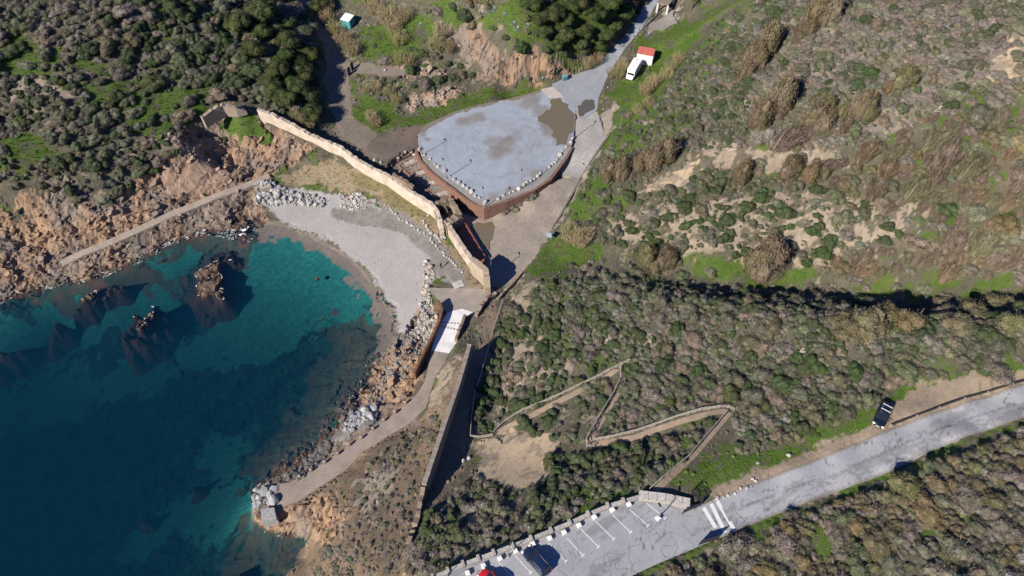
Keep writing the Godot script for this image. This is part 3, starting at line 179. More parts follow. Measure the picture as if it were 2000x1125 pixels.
	["grass", [-39.1,-134.6,-37.6,-143.5,-30.7,-139.6,-26.5,-134.5,-21.7,-138.1,-12.9,-142,-5.2,-144.9,5.3,-148.2,6,-146.9,-7.7,-140.8,-21.4,-133.1,-27.4,-131.1,-34.8,-130]],
	["grass", [-21.6,-169,-13,-163.3,-13.1,-160.3,-5.2,-156.6,2.6,-151.6,13.1,-152.4,24.2,-160.4,32.2,-174.3,0,-160,-5.2,-159.3,-13.2,-159.1,-15.9,-159.2]],
	["grass", [-41.3,-165.8,-32.9,-167.3,-22.9,-165.5,-18.6,-159.8,-26.7,-156.4,-37.3,-154.2,-40.6,-158.6]],
	["grass", [-52.2,-159.2,-48.6,-167.1,-45.9,-157.1,-47.8,-152.4,-50.5,-154.7]],
	["rock", [-18.6,-159.8,-15.8,-160.6,-10.5,-159.1,-5.2,-153.1,2.6,-150.7,7.8,-150.9,14.5,-152.2,17.2,-152.1,7.9,-148.6,0,-147.8,-5.2,-148.3,-6.5,-146.3,-10.5,-147.9,-9.2,-151.6,-13.3,-156.5]],
	["pale_rock", [-27,-141.3,-22,-143.2,-13.1,-145.9,-11.7,-143,-17.9,-139.1,-25.4,-137.1]],
	["pale_rock", [-34.2,-149.9,-26.4,-152.2,-17.3,-152.6,-18.4,-149.1,-27.4,-147.9]],
	["mud", [-38.5,-129.9,-32.2,-128.8,-26.1,-130.3,-21.4,-133.1,-21.4,-129.4,-22.6,-124.6,-25.5,-122.3,-27.6,-119.5,-31.8,-120.1,-36.4,-123.6]],
	["track", [-61.5,-177.3,-54.3,-181.2,-48.6,-167.1,-45.2,-157.2,-41.6,-155.1,-41.8,-145.6,-39.1,-134.6,-32.2,-128.8,-36.4,-123.6,-41.3,-127.9,-45.3,-138.2,-48.2,-148.1,-48.5,-158,-53.7,-166.9]],
	["track", [-41.6,-155.1,-31.7,-151.4,-26.3,-150.5,-27.4,-147.9,-34,-148.1,-40.9,-150]],
	["gravel_pad", [35.6,-168.2,41.2,-175.3,45.3,-175.9,45.3,-169.6,40.5,-168.2,36.5,-166.3]],
	["lane", [15.8,-137.1,21.6,-136.1,25.6,-139.1,24.6,-132.5,22.8,-127.8,16.6,-115.2,12.7,-107,8.5,-100.5,5.5,-95,2.2,-88.8,-1.6,-85.9,-4.8,-85,-6.6,-94,-10.9,-102.7,-12.2,-106.4,-6.4,-104.9,4.7,-109.3,11.4,-116.8]],
]
const PLANT_ZONES = [
	[{"name": "top_left", "d": 0.5, "mix": {"dry": 0.55, "grey": 0.45}, "r": [0.9, 1.9]}, [-136.6,-154.6,-94.4,-161.8,-91.6,-151,-94.2,-140.9,-99.6,-136.2,-108,-137,-127,-131.7]],
	[{"name": "forest", "d": 0.5, "mix": {"grey": 0.45, "green": 0.4, "dry": 0.15}, "r": [1.2, 2.4]}, [-95.4,-161.3,-57.4,-186.9,-53.5,-163.5,-49.5,-147.5,-48.4,-135.1,-49.7,-130.4,-58.9,-133.5,-66.1,-133.4,-71.4,-131.9,-75.8,-136.1,-80.5,-139,-86.4,-135.9,-93.8,-138.5,-94.3,-142.1]],
	[{"name": "headland", "d": 0.26, "mix": {"grey": 0.6, "green": 0.2, "dry": 0.2}, "r": [0.8, 1.7]}, [-127,-131.7,-108,-137,-99.6,-136.2,-93.8,-138.5,-86.4,-135.9,-80.5,-139,-75.8,-136.1,-71.4,-131.9,-72.6,-126.5,-77.5,-120.5,-86.2,-114.2,-92.5,-109,-100,-105.7,-123.3,-101]],
	[{"name": "headland", "d": 0.26, "mix": {"grey": 0.7, "green": 0.3}, "r": [0.8, 1.6]}, [-108.3,-104.2,-99.9,-107,-92.5,-110.4,-89.7,-108.8,-91.7,-103.9,-97.4,-102.9,-103,-103.2]],
	[{"name": "headland", "d": 0.26, "mix": {"grey": 0.6, "green": 0.3, "dry": 0.1}, "r": [0.7, 1.6]}, [-93,-109.4,-84.9,-114.9,-77.8,-119.1,-74.9,-116.9,-80.4,-113.8,-83.7,-110,-88.4,-104.8,-94.5,-103.2,-96.8,-105.3]],
	[{"name": "behind_wall", "d": 0.2, "mix": {"grey": 0.6, "green": 0.4}, "r": [0.6, 1.2]}, [-70.6,-128.3,-60.5,-129.4,-55.8,-126.2,-64.1,-124.8,-69.8,-126.1]],
	[{"name": "garden_knoll", "d": 0.07, "mix": {"green": 0.45, "grey": 0.3, "dry": 0.25}, "r": [0.6, 1.5]}, [-41.3,-165.8,-33.1,-170.6,-18.7,-164.8,-17.2,-158.5,-14.7,-154.4,-9.2,-149.3,-15.7,-145.7,-25.8,-142.1,-33.3,-139.7,-38.7,-141.9,-41.6,-155.1]],
	[{"name": "garden_knoll", "d": 0.1, "mix": {"dry": 0.6, "green": 0.2, "grey": 0.2}, "r": [0.5, 1.1]}, [-38.7,-141.9,-27,-142.1,-26.5,-134.5,-35,-131.8,-38.3,-133.7]],
	[{"name": "road_hill", "d": 0.13, "mix": {"green": 0.45, "olive": 0.3, "dry": 0.25}, "r": [0.9, 2.0]}, [-22.1,-180.1,39.4,-189.7,37.7,-180.3,31.1,-167.8,25.6,-159.9,20,-154.3,13.8,-152.5,2.6,-151.1,-5.2,-155.5,-14.4,-161.5]],
	[{"name": "upper_hill", "d": 0.8, "mix": {"dry": 0.52, "grey": 0.36, "green": 0.12}, "r": [0.4, 1.5]}, [53.4,-142.3,59.8,-154.3,66.5,-173.1,117.5,-133,103.7,-95.5,83.9,-104.6,71.4,-105.2,58.9,-106.4,53.2,-118.3]],
	[{"name": "valley_side", "d": 0.4, "mix": {"grey": 0.6, "dry": 0.2, "green": 0.2}, "r": [0.5, 1.2]}, [29.1,-136.9,38,-141.2,43.3,-146.3,49.8,-157.9,56.5,-158.8,56.4,-135.8,55.2,-118.7,48.2,-111.5,38.2,-113.7,30.5,-109.9,23.6,-105.9,16.9,-101.8,11.9,-101.4,16.5,-114.3,23,-123.2]],
	[{"name": "cushion_slope", "d": 0.28, "mix": {"green": 0.5, "grey": 0.4, "dry": 0.1}, "r": [0.3, 1.6]}, [14.7,-103.6,23.6,-105.9,32.1,-105.2,40.7,-108.6,51.2,-105.1,61.8,-100.8,66.4,-95.2,81.9,-87.7,76.7,-85.3,63.8,-84.2,54.9,-84.7,45.4,-87.6,34,-90.9,27,-93.3,19.8,-94.9]],
	[{"name": "wind_slope", "d": 0.2, "mix": {"windswept": 0.5, "dry": 0.2, "olive": 0.12, "grey": 0.18}, "r": [1.1, 2.6]}, [53,-116.9,62.4,-105.2,71.5,-105.7,84.1,-105.6,104.9,-103.3,101.3,-81.9,85,-87.8,75.4,-87.6,66.4,-95.2,58.3,-101.8,51.2,-105.1]],
	[{"name": "wind_slope", "d": 0.25, "mix": {"windswept": 0.65, "dry": 0.25, "olive": 0.15}, "r": [1.1, 2.6]}, [63.8,-84.6,76.7,-85.3,85,-87.8,101.3,-81.9,98.7,-68.7,84.2,-76,73.7,-79.1,60.2,-83.5]],
	[{"name": "gully", "d": 0.05, "mix": {"grey": 0.6, "dry": 0.4}, "r": [0.6, 1.3]}, [9.9,-92.9,26.9,-92.2,34.8,-88.6,51.2,-84.5,63.8,-83,75.2,-77.2,98.7,-68.7,95.9,-64,74.4,-71.4,49.7,-77.9,25.2,-80.5,8.6,-88.9]],
	[{"name": "spur", "d": 0.75, "mix": {"green": 0.26, "grey": 0.52, "dry": 0.22}, "r": [0.5, 1.55]}, [4.2,-85,10.6,-85.7,26.3,-81.1,42.4,-79.5,57.8,-74.8,71,-71.8,96.9,-65.4,84.4,-48,65.7,-50.9,59.9,-51.6,52.5,-47.1,42.8,-42.9,33.4,-40.4,34.8,-49,19.6,-46.2,13.1,-45.7,19.3,-60.1,16.6,-64.2,7.8,-70.9,3.1,-78.8]],
	[{"name": "spur_foot", "d": 0.22, "mix": {"green": 0.6, "grey": 0.3, "dry": 0.1}, "r": [0.6, 1.5]}, [-1.6,-79.9,3.1,-78.8,7.8,-70.9,16.6,-64.2,19.3,-60.7,9,-56.6,0,-52.9,-3.6,-50.7,-5.8,-50.2,-6.1,-59.9,-4.4,-68.2]],
	[{"name": "zigzag", "d": 0.12, "mix": {"green": 0.5, "grey": 0.4, "dry": 0.1}, "r": [0.6, 1.3]}, [0,-50.7,9.7,-54.8,18.7,-59.1,12.4,-46,5.1,-47.6]],
	[{"name": "zigzag", "d": 0.5, "mix": {"green": 0.4, "grey": 0.4, "dry": 0.2}, "r": [0.5, 1.3]}, [13.8,-44.2,23.3,-45.5,33.7,-47.6,26.1,-41,19.3,-35.9,13.2,-34.2,7.3,-32.4,2.2,-33.1,4.9,-42.2]],
	[{"name": "below_parking", "d": 0.3, "mix": {"dry": 0.45, "grey": 0.3, "green": 0.25}, "r": [0.5, 1.3]}, [2.2,-33.1,7.4,-33.3,17.8,-35.6,13.2,-33.7,4.3,-30.1,-2.8,-27.4,-9.8,-24.5,-14.9,-23.6,-15.4,-31,-12,-36.1,-5.8,-41.7,0,-37.7]],
	[{"name": "road_edge", "d": 0.08, "mix": {"green": 0.3, "grey": 0.4, "dry": 0.3}, "r": [0.4, 0.9]}, [30.2,-39.3,33.4,-40.4,42.8,-42.9,52.5,-47.1,57.6,-49,59.7,-51.1,57.2,-48.1,45.4,-42.2,35.8,-38.6]],
	[{"name": "bottom_bank", "d": 0.7, "mix": {"dry": 0.42, "olive": 0.4, "grey": 0.18}, "r": [0.6, 1.75]}, [16.9,-21.8,21.2,-23.8,31,-27.5,38.2,-30.1,49.8,-33.4,56.2,-35.8,63.9,-38.1,82.1,-42.9,61.3,-8.6,12.4,-10]],
	[{"name": "cliff_heath", "d": 0.22, "mix": {"dry": 0.75, "grey": 0.25}, "r": [0.25, 0.6]}, [-24.8,-46.6,-13.8,-55.7,-12.3,-51.8,-14.4,-41.1,-15.1,-34.6,-16.2,-28.6,-15.7,-16.5,-30.4,-18.4,-29.9,-34.2,-25.5,-40.5]],
	[{"name": "trench_side", "d": 0.16, "mix": {"green": 0.6, "grey": 0.4}, "r": [0.6, 1.2]}, [-5.9,-69.5,-2.6,-80,-1,-74.5,-2.9,-64.4,-4.6,-55.6,-5.5,-51.3,-6.7,-50.2,-6.6,-59.8]],
]

const X0 := -176.0
const Z0 := -230.0
const STEP := 0.4
const NX := 881
const NZ := 541
const KINDS := ["litter", "grass", "tan", "rock", "rock_shore", "bare_rock", "pebble", "wet_sand", "grey_sand", "dry_earth", "dry_grass", "earth", "dark_earth", "sand", "seagrass", "boulder_bed", "grey_rubble", "rubble_shore", "sand_slope", "lilac_earth", "dirt", "pale_rock", "mud", "track", "gravel_pad", "lane", "patchy"]
var H := PackedFloat32Array()
var GK := PackedByteArray()
var BARE := PackedByteArray()
var rng := RandomNumberGenerator.new()
var n_fine := FastNoiseLite.new()
var n_mid := FastNoiseLite.new()
var n_big := FastNoiseLite.new()
var n_rock := FastNoiseLite.new()
var n_crag := FastNoiseLite.new()
var n_block := FastNoiseLite.new()
var counts := {}
var M := {}
var cam: Camera3D


# ------------------------------------------------------------------ mesh helpers
class Mesher:
	var V := PackedVector3Array()
	var C := PackedColorArray()
	var col := Color.WHITE
	func tri(a: Vector3, b: Vector3, c: Vector3) -> void:
		V.append(a); V.append(b); V.append(c)
		C.append(col); C.append(col); C.append(col)
	func quad(a: Vector3, b: Vector3, c: Vector3, d: Vector3) -> void:
		tri(a, b, c); tri(a, c, d)
	func box(t: Transform3D, s: Vector3, bevel := 0.0) -> void:
		var h := s / 2
		var k := minf(bevel, minf(h.x, h.z) * 0.6)
		var top := [Vector3(-h.x + k, h.y, -h.z + k), Vector3(h.x - k, h.y, -h.z + k), Vector3(h.x - k, h.y, h.z - k), Vector3(-h.x + k, h.y, h.z - k)]
		var mid := [Vector3(-h.x, h.y - k, -h.z), Vector3(h.x, h.y - k, -h.z), Vector3(h.x, h.y - k, h.z), Vector3(-h.x, h.y - k, h.z)]
		var low := [Vector3(-h.x, -h.y, -h.z), Vector3(h.x, -h.y, -h.z), Vector3(h.x, -h.y, h.z), Vector3(-h.x, -h.y, h.z)]
		quad(t * top[0], t * top[1], t * top[2], t * top[3])
		quad(t * low[3], t * low[2], t * low[1], t * low[0])
		for i in 4:
			var j := (i + 1) % 4
			quad(t * mid[i], t * low[i], t * low[j], t * mid[j])
			if k > 0.0:
				quad(t * top[i], t * mid[i], t * mid[j], t * top[j])
	func beam(a: Vector3, b: Vector3, w: float, h: float) -> void:
		var d := b - a
		var z := d.normalized()
		var x := (Vector3.UP.cross(z) if absf(z.y) < 0.99 else Vector3.RIGHT).normalized()
		box(Transform3D(Basis(x, z.cross(x), z), (a + b) / 2), Vector3(w, h, d.length()))
	func tube(a: Vector3, b: Vector3, r0: float, r1: float, n := 7, capped := true) -> void:
		var z := (b - a).normalized()
		var x := (Vector3.UP.cross(z) if absf(z.y) < 0.99 else Vector3.RIGHT).normalized()
		var y := z.cross(x)
		for i in n:
			var p := x * cos(TAU * i / n) + y * sin(TAU * i / n)
			var q := x * cos(TAU * (i + 1) / n) + y * sin(TAU * (i + 1) / n)
			quad(a + p * r0, a + q * r0, b + q * r1, b + p * r1)
			if capped:
				tri(b, b + p * r1, b + q * r1)
				tri(a, a + q * r0, a + p * r0)
	func prism(poly: PackedVector2Array, y0: float, y1: float) -> void:
		var ix := Geometry2D.triangulate_polygon(poly)
		for k in range(0, ix.size(), 3):
			tri(Vector3(poly[ix[k]].x, y1, poly[ix[k]].y), Vector3(poly[ix[k + 1]].x, y1, poly[ix[k + 1]].y), Vector3(poly[ix[k + 2]].x, y1, poly[ix[k + 2]].y))
		for i in poly.size():
			var a := poly[i]
			var b := poly[(i + 1) % poly.size()]
			quad(Vector3(a.x, y1, a.y), Vector3(b.x, y1, b.y), Vector3(b.x, y0, b.y), Vector3(a.x, y0, a.y))
	func done(smooth := false) -> ArrayMesh:
		var m := ArrayMesh.new()
		if smooth:
			var st := SurfaceTool.new()
			st.begin(Mesh.PRIMITIVE_TRIANGLES)
			st.set_smooth_group(0)
			for i in V.size():
				st.set_color(C[i])
				st.add_vertex(V[i])
			st.generate_normals()
			st.commit(m)
			return m
		var a := []
		a.resize(Mesh.ARRAY_MAX)
		a[Mesh.ARRAY_VERTEX] = V
		a[Mesh.ARRAY_COLOR] = C
		m.add_surface_from_arrays(Mesh.PRIMITIVE_TRIANGLES, a)
		return m


func numbered(called: String) -> String:
	counts[called] = counts.get(called, 0) + 1
	return called if counts[called] == 1 else "%s_%03d" % [called, counts[called] - 1]

func tag(o: Node3D, label: String, category := "", group := "", kind := "") -> Node3D:
	if label: o.set_meta("label", label)
	if category: o.set_meta("category", category)
	if group: o.set_meta("group", group)
	if kind: o.set_meta("kind", kind)
	return o

func thing(called: String, label: String, category: String, at := Vector3.ZERO, turn := 0.0, group := "") -> Node3D:
	var o := Node3D.new()
	o.name = numbered(called)
	add_child(o)
	o.position = at
	o.rotation.y = turn
	return tag(o, label, category, group)

func part(parent: Node3D, called: String, mesh: Mesh, mat: Material) -> MeshInstance3D:
	var o := MeshInstance3D.new()
	o.name = called if parent != self else numbered(called)
	o.mesh = mesh
	o.material_override = mat
	parent.add_child(o, true)
	return o

func pts(called: String) -> PackedVector3Array:
	var a: Array = F[called]
	var out := PackedVector3Array()
	for i in range(0, a.size(), 3):
		out.append(Vector3(a[i], a[i + 1], a[i + 2]))
	return out

func spots(called: String) -> Array:
	var a: Array = F[called]
	var out := []
	for i in range(0, a.size(), 4):
		out.append([Vector3(a[i], a[i + 1], a[i + 2]), a[i + 3]])
	return out

func flat2(p: PackedVector3Array) -> PackedVector2Array:
	var out := PackedVector2Array()
	for v in p: out.append(Vector2(v.x, v.z))
	return out

func grown(poly: PackedVector2Array, by: float) -> PackedVector2Array:
	if by == 0.0: return poly
	var r := Geometry2D.offset_polygon(poly, by)
	var best := poly
	var most := -1.0
	for q in r:
		var b := Rect2(q[0], Vector2.ZERO)
		for v in q: b = b.expand(v)
		if b.get_area() > most:
			most = b.get_area(); best = q
	return best

func tone(r: float, g: float, b: float) -> Color:
	return Color(r, g, b).linear_to_srgb()


# ------------------------------------------------------------------ land
func hgt(x: float, z: float) -> float:
	var u := clampf((x - X0) / STEP, 0.0, NX - 1.001)
	var v := clampf((z - Z0) / STEP, 0.0, NZ - 1.001)
	var i := int(u)
	var j := int(v)
	u -= i; v -= j
	var k := j * NX + i
	return lerpf(lerpf(H[k], H[k + 1], u), lerpf(H[k + NX], H[k + NX + 1], u), v)

func on_ground(p: Vector3, up := 0.0) -> Vector3:
	return Vector3(p.x, hgt(p.x, p.z) + up, p.z)

func shape_land() -> void:
	var cx := (NX - 1) / 4 + 1
	var cz := (NZ - 1) / 4 + 1
	var n := SURVEY.size() / 3
	var sx := PackedFloat32Array(); var sz := PackedFloat32Array(); var sw := PackedFloat32Array()
	for i in n:
		sx.append(SURVEY[i * 3]); sz.append(SURVEY[i * 3 + 1]); sw.append(SURVEY[i * 3 + 2])
	var coarse := PackedFloat32Array()
	coarse.resize(cx * cz)
	for j in cz:
		var z := Z0 + j * STEP * 4
		for i in cx:
			var x := X0 + i * STEP * 4
			var s: float = SLOPE[0] + SLOPE[1] * x / 100 + SLOPE[2] * z / 100
			for k in n:
				var dx := x - sx[k]
				var dz := z - sz[k]
				s -= sw[k] * sqrt(dx * dx + dz * dz + 9.0)
			coarse[j * cx + i] = clampf(s, -15.0, 66.0)
	H.resize(NX * NZ)
	for j in NZ:
		var j0 := mini(j / 4, cz - 2)
		var t := j / 4.0 - j0
		for i in NX:
			var i0 := mini(i / 4, cx - 2)
			var s := i / 4.0 - i0
			var rows := [0.0, 0.0, 0.0, 0.0]
			if t == 0.0 and s == 0.0:
				H[j * NX + i] = coarse[j0 * cx + i0]
				continue
			for q in 4:
				var r := clampi(j0 - 1 + q, 0, cz - 1) * cx
				rows[q] = cubic_interpolate(coarse[r + i0], coarse[r + i0 + 1], coarse[r + maxi(i0 - 1, 0)], coarse[r + mini(i0 + 2, cx - 1)], s)
			H[j * NX + i] = cubic_interpolate(rows[1], rows[2], rows[0], rows[3], t)

func blend_y(p: PackedVector3Array, x: float, z: float) -> float:
	var s := 0.0
	var w := 0.0
	for v in p:
		var d := 1.0 / pow((v.x - x) * (v.x - x) + (v.z - z) * (v.z - z) + 0.3, 1.5)
		s += d * v.y; w += d
	return s / w

func cells(poly: PackedVector2Array) -> PackedInt32Array:
	var b := Rect2(poly[0], Vector2.ZERO)
	for v in poly: b = b.expand(v)
	var out := PackedInt32Array()
	for j in range(maxi(0, int((b.position.y - Z0) / STEP)), mini(NZ - 1, int((b.end.y - Z0) / STEP) + 1) + 1):
		for i in range(maxi(0, int((b.position.x - X0) / STEP)), mini(NX - 1, int((b.end.x - X0) / STEP) + 1) + 1):
			if Geometry2D.is_point_in_polygon(Vector2(X0 + i * STEP, Z0 + j * STEP), poly):
				out.append(j * NX + i)
	return out

func feather(p: PackedVector3Array, grow: float, reach: float) -> void:
	var done := {}
	for k in cells(grown(flat2(p), grow)): done[k] = true
	var r := 0.4
	while r < reach:
		for k in cells(grown(flat2(p), grow + r)):
			if done.has(k): continue
			done[k] = true
			H[k] = lerpf(blend_y(p, X0 + (k % NX) * STEP, Z0 + (k / NX) * STEP), H[k], r / reach)
		r += 0.4

func level(called: String, grow: float, sink := 0.08, soft := 0.0) -> void:
	var p := pts(called)
	if soft > 0.0: feather(p, grow, soft)
	for k in cells(grown(flat2(p), grow)):
		H[k] = blend_y(p, X0 + (k % NX) * STEP, Z0 + (k / NX) * STEP) - sink
	for k in cells(grown(flat2(p), grow + 0.6)):
		BARE[k] = 1

func bare(poly: PackedVector2Array) -> void:
	for k in cells(poly): BARE[k] = 1

func along(p: PackedVector3Array, step: float) -> PackedVector3Array:
	var out := PackedVector3Array()
	for i in p.size() - 1:
		var n := maxi(1, roundi(p[i].distance_to(p[i + 1]) / step))
		for k in n: out.append(p[i].lerp(p[i + 1], float(k) / n))
	out.append(p[-1])
	return out

func ribbon(p: PackedVector3Array, half: float) -> PackedVector2Array:
	var l := PackedVector2Array()
	var r := PackedVector2Array()
	for i in p.size():
		var d := (p[mini(i + 1, p.size() - 1)] - p[maxi(i - 1, 0)])
		var q := Vector2(-d.z, d.x).normalized() * half
		l.append(Vector2(p[i].x, p[i].z) + q)
		r.append(Vector2(p[i].x, p[i].z) - q)
	r.reverse()
	l.append_array(r)
	return l

func bench_path(p: PackedVector3Array, half: float, sink := 0.0) -> void:
	var q := along(p, 0.4)
	for k in cells(ribbon(p, half + 2.2)):
		var x := X0 + (k % NX) * STEP
		var z := Z0 + (k / NX) * STEP
		var best := 1e9
		var y := H[k]
		for v in q:
			var d := (v.x - x) * (v.x - x) + (v.z - z) * (v.z - z)
			if d < best:
				best = d; y = v.y
		var far := sqrt(best) - half - 0.45
		H[k] = lerpf(y - sink, H[k], clampf(far / 1.7, 0.0, 1.0))
		if far < -0.25: BARE[k] = 1

func kind_at(x: float, z: float) -> int:
	return GK[clampi(roundi((z - Z0) / STEP), 0, NZ - 1) * NX + clampi(roundi((x - X0) / STEP), 0, NX - 1)]

func craggy() -> void:
	for j in NZ:
		var z := Z0 + j * STEP
		for i in NX:
			var k := j * NX + i
			var x := X0 + i * STEP
			if BARE[k] == 1: continue
			var kind: String = KINDS[kind_at(x + n_mid.get_noise_2d(x, z) * 2.0, z + n_mid.get_noise_2d(z, x) * 2.0)]
			var amp := 0.0
			match kind:
				"rock": amp = 1.3
				"rock_shore": amp = 1.0
				"bare_rock": amp = 0.5
				"pale_rock": amp = 0.8
				"rubble_shore", "grey_rubble": amp = 0.35
				"boulder_bed": amp = 0.5
				"tan", "earth", "litter", "lilac_earth", "dark_earth", "grass", "patchy": amp = 0.28
				"seagrass": amp = 0.6
			if amp == 0.0: continue
			var u := x * 0.80 - z * 0.60
			var v := x * 0.60 + z * 0.80
			var warp := n_mid.get_noise_2d(x * 0.7, z * 0.7) * 6.0
			var n := n_crag.get_noise_2d(u * 1.3 + warp, v * 0.8) + 0.4 * n_crag.get_noise_2d(u * 2.2 + 50, v * 2.6 + warp) + 0.2 * n_fine.get_noise_2d(x * 1.2, z * 1.2)
			n = -0.75 * n + 0.55 * n_block.get_noise_2d(u * 0.75 + warp * 0.4, v * 1.5) + 0.35 * n_block.get_noise_2d(u * 2.0, v * 2.6 + warp)
			if amp < 0.3:
				n = n_mid.get_noise_2d(x, z) * 0.9
				if x > 20.0 and z < -72.0: n += 7.5 * clampf((x - 20.0) / 25.0, 0, 1) * n_mid.get_noise_2d(x * 0.2 + z * 0.12, z * 0.5)
			H[k] += amp * n

const COLORS := {
	"litter": [[.15, .13, .095], [.085, .085, .058]], "grass": [[.068, .128, .020], [.11, .135, .042]], "patchy": [[.068, .12, .022], [.105, .125, .042]], "tan": [[.40, .33, .25], [.25, .205, .155]],
	"rock": [[.36, .25, .17], [.20, .14, .105]], "rock_shore": [[.31, .235, .18], [.18, .14, .11]], "bare_rock": [[.36, .255, .19], [.30, .205, .15]], "pebble": [[.385, .368, .355], [.34, .325, .315]],
	"wet_sand": [[.20, .165, .135], [.26, .22, .18]], "grey_sand": [[.27, .255, .235], [.20, .18, .16]], "dry_earth": [[.25, .19, .12], [.31, .25, .17]], "dry_grass": [[.17, .15, .07], [.22, .19, .10]],
	"earth": [[.24, .175, .12], [.15, .115, .085]], "dark_earth": [[.24, .18, .13], [.17, .135, .10]], "sand": [[.02, .19, .172], [.016, .145, .135]], "seagrass": [[.004, .022, .024], [.014, .085, .078]],  # sand and seagrass: teal tint of the water depth is painted into the bed
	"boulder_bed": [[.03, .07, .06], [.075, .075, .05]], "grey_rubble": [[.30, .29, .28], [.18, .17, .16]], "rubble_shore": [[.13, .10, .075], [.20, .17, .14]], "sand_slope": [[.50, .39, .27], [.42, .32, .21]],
	"lilac_earth": [[.235, .20, .17], [.15, .13, .11]], "dirt": [[.30, .235, .175], [.24, .195, .145]], "pale_rock": [[.42, .34, .27], [.24, .18, .13]], "mud": [[.20, .155, .125], [.15, .12, .10]],
	"track": [[.25, .205, .165], [.19, .16, .13]], "gravel_pad": [[.30, .27, .25], [.24, .22, .20]], "lane": [[.34, .285, .235], [.27, .235, .20]],
}

func ground_color(x: float, z: float, y: float) -> Color:
	var calm := 0.22 if KINDS[kind_at(x, z)] in ["pebble", "wet_sand", "grey_sand", "track", "dirt", "lane"] else 2.0 if y < -0.4 else 1.0
	var jx := (n_mid.get_noise_2d(x * 1.3, z * 1.3) * 2.2 + n_fine.get_noise_2d(x, z) * 0.9) * calm
	var jz := (n_mid.get_noise_2d(z * 1.3 + 40, x * 1.3) * 2.2 + n_fine.get_noise_2d(z, x + 30) * 0.9) * calm
	var kind: String = KINDS[kind_at(x + jx, z + jz)]
	var f := n_fine.get_noise_2d(x * 1.6, z * 1.6)
	var m := n_mid.get_noise_2d(x * 1.7 + 90, z * 1.7)
	var b := n_big.get_noise_2d(x, z)
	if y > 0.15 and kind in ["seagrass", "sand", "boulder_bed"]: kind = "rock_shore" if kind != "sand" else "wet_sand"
	if y < 0.05 and kind == "litter": kind = "boulder_bed"
	if kind == "litter" or kind == "lilac_earth":
		if b + m * 0.7 > 0.34 and kind == "litter": kind = "grass"
		elif m + f * 0.6 > 0.42: kind = "tan"
	elif kind == "grass":
		if m + f * 0.5 > 0.36: kind = "litter"
	elif kind == "patchy":
		if m + f * 0.5 + b * 0.4 > -0.06: kind = "litter"
	elif kind == "sand_slope" and m + f * 0.7 > 0.12: kind = "tan"
	elif kind == "tan" and m + f * 0.5 < -0.2: kind = "litter"
	elif kind == "rock" and y > 6.0 and m + b > 0.5: kind = "litter"
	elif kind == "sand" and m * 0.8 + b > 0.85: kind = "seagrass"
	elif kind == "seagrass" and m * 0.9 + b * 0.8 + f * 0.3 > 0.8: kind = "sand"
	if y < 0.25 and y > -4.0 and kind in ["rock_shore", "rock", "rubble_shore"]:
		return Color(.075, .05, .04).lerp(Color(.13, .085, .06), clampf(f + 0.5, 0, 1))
	var c: Array = COLORS[kind]
	var t := clampf(0.5 + f * 0.7 + m * 0.6, 0, 1)
	var out := Color(c[0][0], c[0][1], c[0][2]).lerp(Color(c[1][0], c[1][1], c[1][2]), t)
	if kind in ["rock", "rock_shore", "pale_rock"]:
		var g := n_mid.get_noise_2d(x * 0.8 + 500, z * 0.8)
		if g > 0.05: out = out.lerp(Color(.22, .195, .175), clampf(g * 1.6, 0, 0.7))
		elif g < -0.15: out = out.lerp(Color(.42, .27, .16), clampf(-g, 0, 0.6))
		if f + m * 0.5 > 0.35: out *= 0.6
	if kind == "sand" or kind == "seagrass": return out * (1.0 + 0.5 * n_fine.get_noise_2d(x * 1.6 + z * 0.8, z * 3.2 - x * 0.6))  # stretched mottle paints water ripple and caustic light into the seabed colour
	if kind == "pebble" or kind == "wet_sand": return out * (1.0 + 0.08 * n_fine.get_noise_2d(x * 5.0, z * 5.0))
	return out * (1.0 + 0.22 * n_fine.get_noise_2d(x * 5.0, z * 5.0))

func build_terrain() -> void:
	var xs := PackedFloat32Array([-760, -560, -420, -320, -250, -210, -190])
	for i in NX: xs.append(X0 + i * STEP)
	for v in [190.0, 210.0, 250.0, 320.0, 420.0, 560.0, 760.0]: xs.append(v)
	var zs := PackedFloat32Array([-760, -600, -460, -360, -300, -260, -240])
	for j in NZ: zs.append(Z0 + j * STEP)
	for v in [-8.0, 5.0, 25.0, 60.0, 120.0, 220.0, 400.0]: zs.append(v)
	var w := xs.size()
	var V := PackedVector3Array(); V.resize(w * zs.size())
	var C := PackedColorArray(); C.resize(V.size())
	for j in zs.size():
		for i in w:
			var x := xs[i]
			var z := zs[j]
			var y := hgt(x, z)
			var k := j * w + i
			V[k] = Vector3(x, y, z)
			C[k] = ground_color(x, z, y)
	var I := PackedInt32Array()
	I.resize((w - 1) * (zs.size() - 1) * 6)
	var q := 0
	for j in zs.size() - 1:
		for i in w - 1:
			var k := j * w + i
			I[q] = k; I[q + 1] = k + 1; I[q + 2] = k + w
			I[q + 3] = k + 1; I[q + 4] = k + w + 1; I[q + 5] = k + w
			q += 6
	var a := []
	a.resize(Mesh.ARRAY_MAX)
	a[Mesh.ARRAY_VERTEX] = V; a[Mesh.ARRAY_COLOR] = C; a[Mesh.ARRAY_INDEX] = I
	var mesh := ArrayMesh.new()
	mesh.add_surface_from_arrays(Mesh.PRIMITIVE_TRIANGLES, a)
	tag(part(self, "terrain", mesh, M.ground), "", "", "", "structure")

